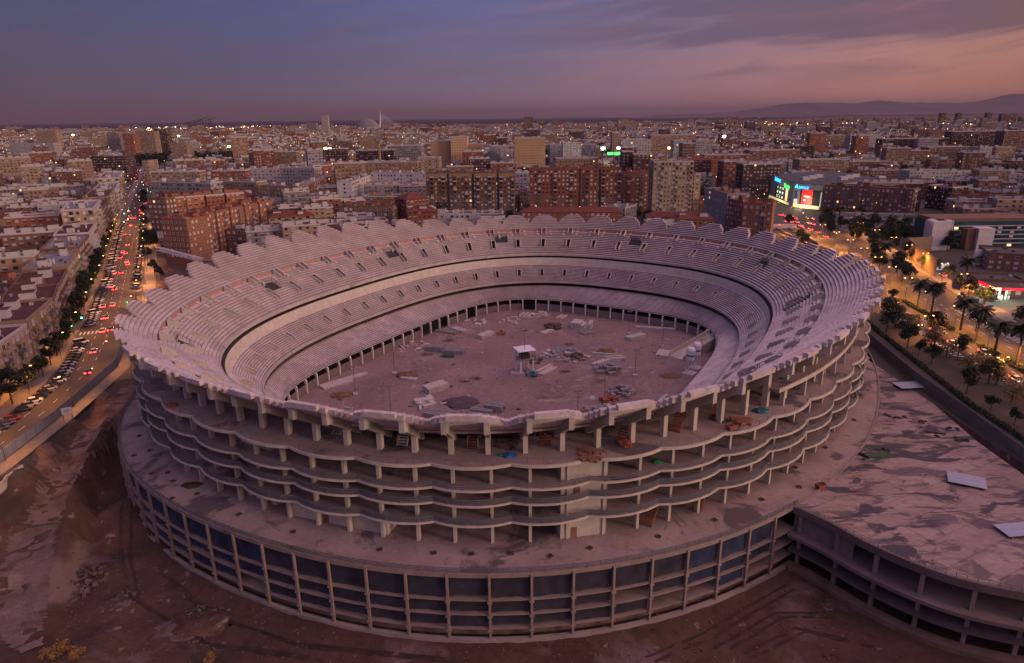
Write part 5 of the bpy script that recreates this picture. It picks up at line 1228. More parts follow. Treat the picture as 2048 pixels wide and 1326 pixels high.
def block(name, label, A, B, D, H, wall='brown', roof='terrace', near=False, huts=2, hutmat='hut', nb=0, group=None, cat='apartment block', balc=None, pitched=False, parapet=True, z0=0.0, fl=None, short=None, wpitch=3.3, attic=None, occ=True, chim=0):
    """rectangular block: A, B = front corners (left, right as seen), D = depth away from the viewer"""
    A = np.array(A[:2], float); B = np.array(B[:2], float); L = float(np.linalg.norm(B - A)); d = (B - A) / L; n = np.array([-d[1], d[0]])
    rz = math.atan2(d[1], d[0]); t = empty(name, (*A, z0), rz, label, cat, group)
    if occ: occ_add(A, d, n, L, D)
    if short: LAND.append((short, (A + B) / 2 + n * D / 2))
    mb = MB(); P = [(0, 0), (L, 0), (L, D), (0, D)]; mb.walls(P, 0, H)
    mb.build('wall', WM[wall] if near else FM[wall], t)
    if pitched:
        mb = MB(); e = .6; rh = min(D, L) * .22
        mb.add([(-e, -e, H), (L + e, -e, H), (L + e, D + e, H), (-e, D + e, H), (D * .4, D / 2, H + rh), (L - D * .4, D / 2, H + rh)], [(0, 1, 5, 4), (1, 2, 5), (2, 3, 4, 5), (3, 0, 4)]); mb.build('roof', MT['roof_tile'], t)
    else:
        mb = MB(); mb.box((L / 2, D / 2, H + .02), (L - .02, D - .02, .12)); mb.build('roof', MT[roof], t)
        if parapet:
            mb = MB(); h = 1.0
            for x, y, a, b_ in ((L / 2, .15, L + .2, .3), (L / 2, D - .15, L + .2, .3), (.15, D / 2, .3, D - .6), (L - .15, D / 2, .3, D - .6)): mb.box((x, y, H + h / 2 - .1), (a, b_, h))
            mb.build('parapet', MT['trim'] if not near or wall in ('white', 'cream', 'lilac') else WM[wall], t)
    for i in range(huts):
        x = L * (i + .5 + rnd.uniform(-.15, .15)) / huts; w = min(rnd.uniform(2.6, 5.2), L * .6); e = min(rnd.uniform(2.6, 4.6), D * .45); y = D * rnd.uniform(.3, .62); hh = rnd.uniform(2.4, 3.4)
        mb = MB(); mb.box((x, y, H + hh / 2), (w, e, hh), 0, 0); mb.box((x, y, H + hh + .08), (w + .4, e + .4, .16), 0, 1)
        if rnd.random() < .6: mb.box((x + w * .62, y, H + .7), (w * .3, e * .7, 1.4), 0, 0)
        mb.build('roof_hut', [MT['hut'] if hutmat == 'hut' else WM[hutmat], MT['terrace']], t)
    for i in range(chim):
        mb = MB(); mb.box((L * rnd.uniform(.05, .95), D * rnd.uniform(.2, .8), H + 1.1), (.8, .6, 2.2)); mb.build('chimney', WM[wall if wall in ('brown', 'red brick', 'orange brick') else 'white'], t)
    if near:
        for i in range(min(8, 2 + int(L / 9))):
            mb = MB(); x, y = L * rnd.uniform(.05, .95), D * rnd.uniform(.1, .9); hh = rnd.uniform(2, 4.5); mb.bar((x, y, H), (x, y, H + hh), .07); mb.bar((x - .5, y, H + hh - .3), (x + .5, y, H + hh - .3), .05); mb.bar((x - .4, y, H + hh - .7), (x + .4, y, H + hh - .7), .05); mb.build('aerial', MT['steel'], t)
            mb = MB(); x, y = L * rnd.uniform(.05, .95), D * rnd.uniform(.1, .9); mb.box((x, y, H + .5), (rnd.uniform(.7, 2), rnd.uniform(.6, 1.4), .9)); mb.build('roof_unit', MT['hut'] if rnd.random() < .5 else MT['roof_grey'], t)
    if not near: return t
    fl = fl or max(2, int(round(H / 3.2))); fh = H / fl; cnt = 0; extra = MB(); faces = []
    faces.append((np.array([0, 0.]), np.array([1, 0.]), L, 0))
    wc = PX((*(A + d * L / 2 + n * D / 2), H / 2))[0]
    mid_ = A + d * L / 2 + n * D / 2; view = mid_ / np.linalg.norm(mid_)
    if (-d) @ view < -.12: faces.append((np.array([0, D]), np.array([0, -1.]), D, -math.pi / 2))
    if d @ view < -.12: faces.append((np.array([L, 0.]), np.array([0, 1.]), D, math.pi / 2))
    for o, dd, LL, r_ in faces:
        nn_ = np.array([dd[1], -dd[0]]); k = max(1, int(LL / wpitch)); st_ = LL / k
        for f in range(fl):
            if f == 0 and fl > 4: continue
            for i in range(k):
                bal = balc and (i % balc == balc // 2)
                q = o + dd * (st_ * (i + .5)); z = f * fh + fh * .55; ww = st_ * (.62 if bal else rnd.choice((.34, .42, .42, .5))); wh = fh * (.62 if bal else .46)
                kd = 'lit' if rnd.random() < .008 else ('blind' if rnd.random() < (.5 if not bal else .25) else 'glass')
                if rnd.random() < .03: continue
                if cnt < 100:
                    w_ = bpy.data.objects.new('window', winmesh(kd)); col.objects.link(w_); w_.parent = t; w_.location = (*(q + nn_ * .02), z); w_.rotation_euler.z = r_; w_.scale = (ww, 1, wh); cnt += 1
                else:
                    c, s = q + nn_ * .03, math.atan2(dd[1], dd[0]); extra.box((*c, z), (ww, .14, wh), s, {'glass': 0, 'blind': 1, 'lit': 2}[kd]); extra.box((*(c + nn_ * .04), z - wh / 2 - .06), (ww + .2, .2, .12), s, 3)
        if balc:
            for i in range(k):
                if i % balc != balc // 2: continue
                for f in range(1, fl):
                    if nb >= 98: break
                    q = o + dd * (st_ * (i + .5)) + nn_ * .6; a = math.atan2(dd[1], dd[0]); mb = MB(); w_ = st_ * .95
                    mb.box((*q, f * fh + .1), (w_, 1.2, .16), a); mb.box((*(q + nn_ * .55), f * fh + .6), (w_, .08, 1.0), a, 1)
                    for e in (-1, 1): mb.box((*(q + dd * e * w_ / 2), f * fh + .6), (.08, 1.1, 1.0), a, 1)
                    mb.build('balcony', [WM[wall], WM[wall] if rnd.random() < .6 else (MT['trim'] if rnd.random() < .5 else MT['steel'])], t); nb += 1
    if extra.f: tag(extra.build('windows', [MT['win_glass'], MT['blind'], MT['win_lit'], MT['trim']], t), kind='stuff')
    if attic:
        mb = MB(); mb.box((L / 2, -.05, H - fh * .55), (L + .1, .2, fh * 1.1 - .1)); 
        tag(mb.build('attic_band', WM[attic], t), 'pale top storey band')
    return t
def bp(name, label, pxA, pyA, YA, pxB, pyB, YB, D, **k):
    """block from its surveyed front roof corners and their distances"""
    a, b = at(pxA, pyA, YA), at(pxB, pyB, YB); return block(name, label, a, b, D, (a[2] + b[2]) / 2, **k)
def grooves(t, L, xs, H, w=1.6):
    for x in xs: mb = MB(); mb.box((x, -.02, H / 2), (w, .35, H - .5)); mb.build('stair_slot', MT['dark_void'], t)
# --- the first row behind the far rim
b1 = bp('apartment_block', 'long brown brick block with pale top storey and dark vertical slots behind the rim', 851, 347, 525, 1029, 346, 522, 14, wall='brown', roof='roof_grey', near=True, huts=5, hutmat='tan', balc=3, attic='tan', short='the slotted brown block', wpitch=2.9, chim=4)
grooves(b1, 72, (17, 36, 55), 35)
b2 = bp('apartment_block', 'longest red brick block with many white blinds behind the far rim', 1059, 341, 522, 1244, 338, 518, 15, wall='red brick', roof='roof_tile', near=True, huts=6, hutmat='red brick', balc=4, short='the long red brick block', wpitch=2.9, chim=8)
grooves(b2, 72, (38, 53), 38, 1.3)
bp('apartment_block', 'red brick wing set back right of the longest red block', 1246, 347, 545, 1306, 347, 545, 14, wall='red brick', roof='roof_tile', near=True, huts=2, hutmat='red brick', balc=3, wpitch=3, chim=3)
bp('apartment_tower', 'tall tan tower with stacked side balconies right of the red brick wing', 1308, 325, 505, 1388, 323, 503, 22, wall='cream', roof='roof_grey', near=True, huts=2, hutmat='tan', balc=4, short='the tan tower', wpitch=2.6, chim=2, cat='tower block')
bp('apartment_block', 'lower cream block lit orange at the right foot of the tan tower', 1389, 349, 540, 1402, 349, 540, 16, wall='cream', near=True, huts=0, balc=2)
bp('apartment_block', 'narrow bluish grey block in the gap left of longest red block', 1031, 347, 600, 1058, 346, 600, 12, wall='lilac', huts=2)
bp('terraced_house_row', 'low red-tiled brick row with chimneys just behind the far rim', 1042, 425, 425, 1245, 424, 420, 12, wall='red brick', pitched=True, near=True, huts=0, chim=6, cat='house row')
bp('apartment_block', 'low grey-roofed row with four roof huts just behind the rim', 858, 430, 440, 1003, 428, 436, 14, wall='lilac', roof='roof_grey', near=True, huts=4, balc=3, chim=4)
bp('terraced_house_row', 'low red brick row behind the rim right of the tan tower foot', 1292, 432, 432, 1408, 436, 425, 12, wall='orange brick', pitched=True, near=True, huts=0, chim=4, cat='house row')
bp('apartment_block', 'stepped pale house block before the right end of longest red block', 1208, 415, 470, 1250, 418, 462, 22, wall='white', roof='roof_white', huts=2)
bp('apartment_block', 'orange brick block with white windows beside the underpass', 1486, 409, 395, 1546, 410, 388, 17, wall='orange brick', roof='roof_tile', near=True, huts=2, hutmat='orange brick', short='the orange brick underpass block', wpitch=3.0, balc=6, chim=3)
bp('apartment_block', 'dark red slab wing with pale pipes left of the orange underpass block', 1455, 401, 425, 1486, 404, 410, 16, wall='red brick', roof='roof_tile', near=True, huts=1, hutmat='red brick', wpitch=2.6)
bp('apartment_block', 'narrow grey-brown gabled slab behind the orange underpass block', 1410, 375, 470, 1454, 392, 432, 15, wall='grey', roof='roof_tile', near=True, huts=2, hutmat='tan', wpitch=2.6)
# --- brick complex on the left
bay = [at(374 + i * 28.5, 446 - i * 8.6, 366 + i * 14) for i in range(7)]
c0 = at(322, 441, 362)
block('apartment_block', 'orange brick corner block with white shutters nearest the dark trees', at(322, 440, 368), at(372, 441, 362), 17, at(347, 440, 365)[2], wall='orange brick', roof='roof_tile', near=True, huts=2, hutmat='orange brick', wpitch=2.8, short='the orange brick corner block', chim=3)
for i in range(6):
    a, b = bay[i], bay[i + 1]; d = (b - a)[:2]; d = d / np.linalg.norm(d); a2 = a[:2] + d * .6; b2 = b[:2] - d * 1.2
    block('apartment_block', f'stepped orange brick bay of the long left complex, {ordw(i)} from its near corner', a2, b2, 15, at(347, 440, 365)[2], wall='orange brick', roof='roof_tile', near=True, huts=1, hutmat='orange brick', group='bays of the orange brick complex', wpitch=2.9, balc=4, chim=2)
bp('apartment_block', 'brown brick block with white shutters behind the orange corner block', 294, 399, 430, 330, 398, 426, 30, wall='brown', roof='roof_tile', near=True, huts=2, hutmat='orange brick', wpitch=3)
for i in range(4): bp('apartment_block', f'second-row brick bay with roof tower in the left complex, {ordw(i)} from its near end', 332 + i * 40, 398 - i * 3, 430 + i * 12, 368 + i * 40, 396 - i * 3, 438 + i * 12, 16, wall='orange brick', roof='roof_tile', huts=2, hutmat='orange brick', group='second row of the brick complex')
bp('apartment_block', 'long tan brick block with white roof huts behind the left rim', 452, 463, 400, 664, 457, 396, 14, wall='brown', roof='terrace', near=True, huts=5, balc=4, short='the hut-topped tan block', wpitch=3.1)
bp('apartment_block', 'cream oblique block with blue balconies behind the hut-topped tan block', 519, 452, 428, 609, 417, 505, 13, wall='cream', roof='terrace', near=True, huts=3, balc=3, short='the blue-balconied block')
bp('apartment_block', 'white and blue banded block right of the cream oblique block', 610, 417, 505, 676, 415, 500, 14, wall='lilac', roof='terrace', near=True, huts=3, balc=3)
bp('apartment_block', 'brown low block with grooves behind the left rim near the white zigzag', 677, 415, 470, 785, 413, 466, 14, wall='brown', roof='terrace', near=True, huts=4, hutmat='orange brick', balc=3)
bp('apartment_block', 'tan block with brick terrace in front of the white zigzag block', 726, 396, 520, 812, 392, 516, 16, wall='tan', roof='terrace', huts=3, hutmat='tan')
bp('apartment_block', 'dark brick gabled block left of the slotted brown block', 812, 400, 470, 858, 396, 480, 18, wall='red brick', roof='roof_tile', pitched=True, huts=0)
bp('apartment_block', 'tan block with red awnings behind the brick bays', 520, 373, 560, 594, 374, 545, 14, wall='tan', roof='terrace', near=True, huts=3, short='the tan awning block')
bp('apartment_block', 'long orange-brown oblique block running away right of the awnings', 596, 375, 548, 672, 352, 690, 13, wall='orange brick', roof='roof_white', near=True, huts=3)
bp('apartment_block', 'left arm of the white zigzag block', 703, 368, 560, 741, 349, 625, 12, wall='white', roof='roof_white', near=True, huts=5, short='the white zigzag block')
bp('apartment_block', 'long right arm of the white zigzag block', 741, 349, 625, 851, 347, 612, 12, wall='white', roof='roof_white', near=True, huts=5, wpitch=3)
for i, (x0, y0, Y0, x1, y1, Y1, w, hu) in enumerate(((300, 365, 560, 420, 367, 540, 'grey', 4), (302, 345, 640, 398, 344, 640, 'cream', 4), (400, 362, 590, 512, 366, 570, 'tan', 3), (424, 345, 650, 490, 340, 650, 'red brick', 3), (490, 340, 690, 560, 338, 690, 'white', 3), (560, 338, 690, 628, 336, 680, 'white', 4), (496, 304, 880, 592, 305, 880, 'tan', 4), (552, 395, 560, 592, 398, 545, 'cream', 2), (640, 395, 540, 672, 384, 560, 'grey', 2), (641, 334, 700, 664, 330, 720, 'red brick', 0))):
    bp('apartment_block', ('wide grey balcony block', 'cream block with green top floor', 'tan brick balcony row', 'red banded balcony block', 'white corner block', 'white stacked block with many huts', 'broad tan far block', 'small cream block', 'grey party-wall block', 'bright red painted block')[i] + (' beside the brick complex', ' behind the wide grey balcony block', ' behind the brick complex bays', ' behind the tan balcony row', ' left of the stacked white one', ' facing the red painted block', ' beyond the white stacked roofs', ' beside the blue-balconied block', ' between the blue and zigzag blocks', ' left of the hospital wing')[i], x0, y0, Y0, x1, y1, Y1, 14, wall=w, roof='roof_white' if i % 2 else 'terrace', huts=hu)
# --- boulevard frontage, left side
F = [(-141, 168), (-149, 199), (-159, 227), (-173, 252), (-188, 281), (-205, 318), (-222, 355), (-240, 392), (-262, 437), (-290, 494), (-320, 556), (-356, 628), (-400, 716)]
HF = [16.5, None]
names = [('white-trimmed cream corner block with maroon roof terrace, nearest on the boulevard', 'cream', 'terrace'), ('cream block with maroon terrace and white huts, second along the boulevard', 'tan', 'terrace'), ('brown brick block with angled balconies, third along the boulevard', 'brown', 'terrace'), ('brown brick block with rooftop frames, fourth along the boulevard', 'brown', 'terrace'), ('tan block with balconies, fifth along the boulevard', 'tan', 'roof_white'), ('dark balcony block, sixth along the boulevard', 'brown', 'roof_white'), ('pink-white block, seventh along the boulevard', 'lilac', 'terrace'), ('tall cream corner block with side windows, eighth along the boulevard', 'cream', 'roof_white'), ('brown block, ninth along the boulevard', 'brown', 'terrace'), ('tan balcony block, tenth along the boulevard', 'tan', 'terrace'), ('white gabled block, eleventh along the boulevard', 'white', 'roof_white'), ('green-sided narrow block, twelfth along the boulevard', 'cream', 'roof_white')]
for i in range(12):
    a = np.array(F[i]); b = np.array(F[i + 1]); d = (b - a) / np.linalg.norm(b - a)
    H = (15.5, 16.5, 15.8, 15.2, 16.5, 18, 19, 27, 21, 23, 22, 26)[i]
    block('apartment_block', names[i][0], a + d * .4, b - d * .4, -16 if False else 16, H, wall=names[i][1], roof=names[i][2], near=True, huts=2, balc=3, short='the ' + ordw(i) + ' boulevard block', wpitch=3.1, chim=2)
block('apartment_block', 'cream wing reaching left from the nearest boulevard corner block', (-178, 176), (-159, 176), 20, 14.5, wall='cream', roof='terrace', near=True, huts=2)
block('apartment_block', 'cream rear block with maroon roof, left of the second boulevard block', (-206, 226), (-177, 222), 14, 15, wall='tan', roof='terrace', near=True, huts=2)
block('apartment_block', 'brown courtyard wing with long parapet left of third boulevard block', (-250, 268), (-192, 255), 13, 15, wall='brown', roof='terrace', near=True, huts=3, hutmat='orange brick')
# --- shopping centre and the right side
SC0, SC1, SC2 = at(1535, 370, 660)[:2], at(1588, 372, 580)[:2], at(1645, 381, 556)[:2]
t = empty('shopping_centre', (*SC1, 0), 0, 'grey shopping centre with blue ADEMUZ sign and red sale poster', 'shopping centre', world=True)
HS = at(1588, 366, 580)[2]; far1 = SC2 + np.array([75, 50]); far2 = SC0 + np.array([80, 45])
mb = MB(); mb.prism([tuple(SC0), tuple(SC1), tuple(SC2), tuple(far1), tuple(far2)], 0, HS); mb.build('wall', WM['grey'], t); OCC.append(((SC0 + far1) / 2, np.array([1, 0.]), np.array([0, 1.]), 70, 60)); LAND.append(('the shopping centre', (SC1 + SC2) / 2))
mb = MB(); mb.prism([tuple(SC0 * 1.001), tuple(SC1 * 1.001), tuple(SC2 * 1.001), tuple(far1), tuple(far2)], HS, HS + .3); mb.build('roof', MT['metal_roof'], t)
for k in range(7): mb = MB(); q_x = SC1 + np.array([18 + k * 11, 22 + (k % 3) * 12]); mb.box((*q_x, HS + 1.6), (7, 5, 2.8), .2); mb.build('roof_plant', MT['hut'], t)
def onwall(A, B, s, z, w, h, m, name, out=.25, th=.2, par=None):
    d = (B - A) / np.linalg.norm(B - A); n = np.array([d[1], -d[0]]); c = A + d * s + n * out; mb = MB(); mb.box((*c, z), (w, th, h), math.atan2(d[1], d[0])); return mb.build(name, m if not isinstance(m, str) else MT[m], par or t), c, math.atan2(d[1], d[0])
L12 = float(np.linalg.norm(SC2 - SC1)); L01 = float(np.linalg.norm(SC1 - SC0))
MT['poster_red'] = glow('lit_red_poster', (.75, .015, .02), .75); MT['sign_blue'] = glow('blue_sign', (.02, .45, 1), 3.0); MT['sign_green'] = glow('green_sign', (.05, 1, .12), 2.6); MT['sign_cyan'] = glow('cyan_sign', (.05, .85, .8), 3.0); MT['shopglow'] = glow('shop_light', (1, .78, .36), .6); MT['poster_white'] = glow('lit_white_lettering', (1, .9, .85), 1.0); MT['coolglow'] = glow('cool_wall_light', (.85, 1, .9), .32); MT['poster_navy'] = glow('lit_navy_poster', (.02, .03, .12), .6)
onwall(SC1, SC2, L12 * .62, HS * .47, L12 * .72, HS * .62, 'dark_void', 'glass_front', .3)
po, pc, pa = onwall(SC1, SC2, L12 * .52, HS * .47, L12 * .36, HS * .60, 'poster_red', 'sale_poster', .6)
onwall(SC1, SC2, L12 * .5, HS * .06, L12 * .9, HS * .13, 'shopglow', 'lit_entrance', .35)
onwall(SC1, SC2, L12 * .12, HS * .52, L12 * .10, HS * .34, 'poster_navy', 'navy_poster', .4)
onwall(SC1, SC2, L12 * .12, HS * .22, L12 * .12, HS * .24, 'coolglow', 'lit_panel', .35); onwall(SC1, SC2, L12 * .985, HS * .42, .8, HS * .6, 'coolglow', 'lit_edge', .4)
onwall(SC0, SC1, L01 * .60, HS * .42, L01 * .5, HS * .6, 'dark_void', 'glass_front', .3)
onwall(SC0, SC1, L01 * .80, HS * .42, L01 * .08, HS * .55, 'shopglow', 'lit_stair', .5)
for i in range(3):
    for j in range(3): onwall(SC0, SC1, L01 * (.45 + .1 * j), HS * (.22 + .2 * i), L01 * .035, HS * .10, 'coolglow', 'lit_window', .5)
onwall(SC0, SC1, L01 * .5, HS * .05, L01 * .8, HS * .09, 'shopglow', 'lit_shopfront', .4)
def text(s, c, z, rz, size, m, name, par, shear=0.0):
    f = bpy.data.curves.new(name, 'FONT'); f.body = s; f.size = size; f.extrude = .08; f.align_x = 'CENTER'; f.align_y = 'CENTER'; f.shear = shear; f.materials.append(MT[m])
    q = bpy.data.objects.new(name, f); col.objects.link(q); bpy.context.view_layer.update(); me = bpy.data.meshes.new_from_object(q.evaluated_get(bpy.context.evaluated_depsgraph_get())); bpy.data.objects.remove(q); o = bpy.data.objects.new(name, me); col.objects.link(o); o.parent = par; o.rotation_euler = (math.pi / 2, 0, rz); o.location = Vector((*c, z)) - (par.location if par.get('_w') else Vector((0, 0, 0))); return o
d12 = (SC2 - SC1) / L12; n12 = np.array([d12[1], -d12[0]]); d01 = (SC1 - SC0) / L01; n01 = np.array([d01[1], -d01[0]])
text('DEMUZ', SC1 + d12 * L12 * .36 + n12 * .6, HS - 3.2, math.atan2(d12[1], d12[0]), L12 * .105, 'sign_blue', 'sign_lettering', t, .15)
text('A', SC1 + d12 * L12 * .105 + n12 * .6, HS - 2.6, math.atan2(d12[1], d12[0]), L12 * .15, 'sign_cyan', 'sign_lettering', t, .15)
text('rebajas', pc + n12 * .25, HS * .50, pa, L12 * .085, 'poster_white', 'poster_lettering', t)
text('60', pc + n12 * .25 - d12 * L12 * .08, HS * .33, pa, L12 * .075, 'poster_white', 'poster_lettering', t)
text('Ademuz', SC0 + d01 * L01 * .42 + n01 * .6, HS - 1.2, math.atan2(d01[1], d01[0]), L01 * .07, 'sign_blue', 'sign_lettering', t)
text('Verge', SC0 + d01 * L01 * .78 + n01 * .6, HS - 4.6, math.atan2(d01[1], d01[0]), L01 * .075, 'sign_green', 'sign_lettering', t)
bulb((*(SC1 + d12 * L12 * .5 + n12 * 7), 5), 9000, (1, .85, .5)); bulb((*(SC0 + d01 * L01 * .6 + n01 * 9), 6), 5000, (1, .9, .7))
bp('apartment_block', 'brown long block with few lit windows right of the red sale poster', 1650, 372, 545, 1828, 380, 505, 16, wall='brown', roof='roof_tile', near=True, huts=3, hutmat='brown', short='the brown block by the sale poster', balc=4, wpitch=3)
bp('apartment_block', 'brown banded block with cream balcony strips at the far right', 1905, 393, 520, 2044, 392, 500, 16, wall='red brick', roof='roof_tile', near=True, huts=3, hutmat='brown', balc=2, short='the banded far right block', wpitch=3)
bp('apartment_block', 'dark brick block between the poster block and the banded one', 1856, 372, 560, 1906, 376, 540, 18, wall='dark brick', roof='roof_tile', huts=1, hutmat='brown')
bp('apartment_block', 'brown block at the right edge behind the banded one', 2046, 375, 520, 2110, 372, 510, 18, wall='brown', roof='roof_tile', huts=2, hutmat='brown')
# pale clinic with blue glass
ca, cb, cc = at(1846, 433, 400), at(1910, 433, 372), at(2052, 430, 372)
t = empty('clinic', (*ca[:2], 0), 0, 'pale clinic with teal glass floors and tall blank slabs at the right', 'clinic', world=True); HC = ca[2]; MT['teal_glass'] = plain('teal_glass', (.02, .07, .09), .2, 0, .6); LAND.append(('the pale clinic', cb[:2])); OCC.append((np.array([270., 395.]), np.array([1, 0.]), np.array([0, 1.]), 45, 26))
def wb(c, d_, m, nm, rz=0, p=None): mb = MB(); mb.box(c, d_, rz); return mb.build(nm, MT[m] if isinstance(m, str) else m, p or t)
xa, xb, xc = ca[0], cb[0], at(2052, 430, 380)[0]
wb(((xa + xc) / 2 + 6, 398, HC * .46), (xc - xa + 10, 22, HC * .92), 'teal_glass', 'glass_body')
for f in range(1, 6):
    wb(((xb + xc) / 2 + 6, 386.7, HC * .92 * f / 6), (xc - xb + 8, .8, .5), WM['lilac'], 'floor_band')
for f in range(5):
    for k in range(12):
        if rnd.random() < .55: wb((xb + 8 + k * 3.6, 386.6, HC * .92 * (f + .55) / 6), (2.2, .3, 1.2), 'win_lit' if rnd.random() < .05 else ('blind' if rnd.random() < .3 else 'win_glass'), 'window')
wb((xa + 3.5, 388, HC / 2), (9, 10, HC), WM['lilac'], 'blank_slab'); wb((xb - 1, 384, HC / 2), (10, 8, HC), WM['white'], 'blank_slab'); wb((xb + 24, 382, HC * .38), (9, 7, HC * .76), WM['white'], 'stair_slab'); wb((xb + 17, 383, HC * .36), (5, 5, HC * .72), WM['brown'], 'brick_slab')
wb(((xb + xc) / 2 + 8, 398, HC * .92 + .8), (xc - xb + 14, 20, 1.6), WM['brown'], 'roof_screen')
block('low_building', 'low dark-roofed hall with white wall behind the palms', at(1672, 446, 470)[:2], at(1850, 452, 455)[:2], 26, 6, wall='lilac', roof='roof_grey', near=True, huts=2, cat='hall', short='the low white hall')
# retaining wall with uplights
t = empty('boundary_wall', (200, 313, 0), 0, 'tall blank tan wall lit orange from below beside the avenue', 'wall', world=True)
mb = MB(); D_ = dens([(203, 316), (214, 352), (222, 374), (238, 378)], 4)
for a, b in zip(D_, D_[1:]): mb.bar((*a, 4.2), (*b, 4.2), .5, 8.4)
mb.build('wall', WM['tan'], t)
for i, (x, y) in enumerate(((203, 322), (206, 332), (209.5, 343), (213, 355), (217.5, 367), (194, 372), (190, 378))): bulb((x - 2.2, y, 1.2), 1300)
# fuel station
t = empty('fuel_station', (196, 268, 0), 0, 'fuel station with glowing red canopy edge and cars below', 'fuel station', world=True); MT['canopy_red'] = glow('red_canopy_light', (1, .008, .03), 1.5); MT['canopy_yellow'] = glow('yellow_canopy_light', (1, .72, .3), 2.6)
c0_, c1_, c2_ = G(1951, 560, 6), G(1991, 577, 6), G(2062, 579, 6); dd_ = (c1_ - c0_) / np.linalg.norm(c1_ - c0_); OCC.append((np.array([218., 290.]), np.array([1, 0.]), np.array([0, 1.]), 30, 24))
back_ = c0_ + (c2_ - c1_); mb = MB(); mb.prism([tuple(c0_), tuple(c1_), tuple(c2_), tuple(back_)], 5.4, 6.3); mb.build('canopy', MT['roof_grey'], t)
for a, b, f0, f1, m_ in ((c0_, c1_, 0, .16, 'canopy_yellow'), (c0_, c1_, .16, .84, 'canopy_red'), (c0_, c1_, .84, 1, 'canopy_yellow'), (c1_, c2_, 0.01, .16, 'canopy_yellow'), (c1_, c2_, .16, 1, 'canopy_red')):
    n = np.array([(b - a)[1], -(b - a)[0]]); n /= np.linalg.norm(n); mb = MB(); mb.bar((*(a + (b - a) * f0 + n * .12), 5.85), (*(a + (b - a) * f1 + n * .12), 5.85), .2, .95); mb.build('lit_fascia', MT[m_], t)
for p in (c0_ * .75 + c2_ * .25, c1_ * .6 + back_ * .4, c2_ * .6 + c0_ * .4): mb = MB(); mb.box((*p, 2.7), (.5, .5, 5.4)); mb.build('pillar', MT['white_paint'], t); mb = MB(); mb.box((*(p + np.array([1.2, 0])), .8), (.7, .5, 1.6)); mb.build('fuel_pump', MT['white_paint'], t)
mb = MB(); mb.box((*((c0_ + c2_) / 2 + np.array([3, 16])), 2.2), (22, 7, 4.4)); mb.build('shop', WM['grey'], t); mb = MB(); mb.box((*((c0_ + c2_) / 2 + np.array([3, 12.4])), 2.0), (19, .3, 2.4)); mb.build('shop_window', MT['shopglow'], t)
for p in (c1_ * .7 + back_ * .3, c2_ * .5 + c1_ * .5): bulb((*p, 5.0), 2600, (.85, 1, .75), .6)
car('dark', c1_ * .45 + back_ * .55, .2, 'black car refuelling under the red-edged canopy', 'cars at the fuel station'); car('silver', c1_ * .8 + c0_ * .2 + np.array([2, -1]), .1, 'silver car at the outer pump of the fuel station', 'cars at the fuel station')
block('workshop', 'dark gabled workshop left of the fuel station canopy', G(1925, 575, 0), G(1948, 590, 0), 18, 6.5, wall='brown', roof='roof_grey', near=True, huts=0, cat='workshop')
# brick hall with painted gable and billboard
t = block('brick_hall', 'long brick hall with poster gable behind the fuel station', at(1976, 515, 330), at(2080, 508, 322), 22, at(1976, 508, 330)[2], wall='brown', roof='roof_grey', near=True, huts=0, fl=3, cat='hall', short='the poster-gabled hall')
t = empty('gable_poster', (*at(1944, 540, 340)[:2], 0), .1, 'large white gable poster with blue arrow and crest beside the brick hall', 'poster'); zp = at(1944, 500, 340)[2]
mb = MB(); mb.box((4.5, .2, zp / 2), (9.5, .4, zp)); mb.build('panel', MT['white_paint'], t); mb = MB(); mb.tube((5.5, -.02, zp * .72), (5.5, -.1, zp * .72), 1.1, 1.1, 16); mb.build('crest', MT['tarp_blue'], t)
mb = MB(); mb.box((4, -.03, zp * .52), (6.5, .06, .9)); mb.add([(7.2, -.06, zp * .52 - .9), (7.2, -.06, zp * .52 + .9), (8.7, -.06, zp * .52)], [(0, 2, 1)]); mb.build('arrow', PAINT['blue'], t)
mb = MB()
for k in range(4): mb.box((4.4, -.03, zp * (.38 - .07 * k)), (6 - k * .6, .06, .3))
mb.build('printed_lines', MT['rubble_dark'], t)
bbp = at(1866, 535, 330); t = empty('billboard', (*bbp[:2], 0), .05, 'white billboard with blue stripe and two dark triangles on stilts', 'billboard'); MT['board_lit'] = glow('lit_board', (.55, .55, .62), .45)
mb = MB(); mb.box((4, 0, bbp[2]), (8.2, .3, 3.6)); mb.build('panel', MT['board_lit'], t); mb = MB(); mb.box((.7, -.18, bbp[2]), (1.5, .06, 3.5)); mb.build('blue_stripe', PAINT['blue'], t)
for x in (3.4, 6.2): mb = MB(); mb.add([(x - 1.1, -.2, bbp[2] - .8), (x + 1.1, -.2, bbp[2] - .8), (x, -.2, bbp[2] + .9)], [(0, 1, 2)]); mb.build('triangle', PAINT['blue'], t)
for x in (1, 7): mb = MB(); mb.box((x, .2, bbp[2] / 2), (.3, .3, bbp[2])); mb.build('post', MT['steel'], t)
# underpass with parapet walls
t = empty('underpass', (192, 470, 0), 0, 'concrete-walled underpass ramp beside the avenue', 'underpass', world=True)
for P in ([(181, 372), (186.5, 416), (190.5, 462)], [(176, 372), (179, 416), (182, 462)]): 
    mb = MB(); 
    for a, b in zip(P, P[1:]): mb.bar((*a, .5), (*b, .5), .5, 1.3)
    mb.build('parapet', MT['concrete_dark'], t)
mb = MB(); mb.bar((180, 466, 1.0), (197, 468, 1.0), 6, 2.4); mb.build('bridge_deck', MT['concrete'], t)
for y in (440, 400, 372): bulb((179, y, 4.5), 7000)
HAZE = 3.6e-5
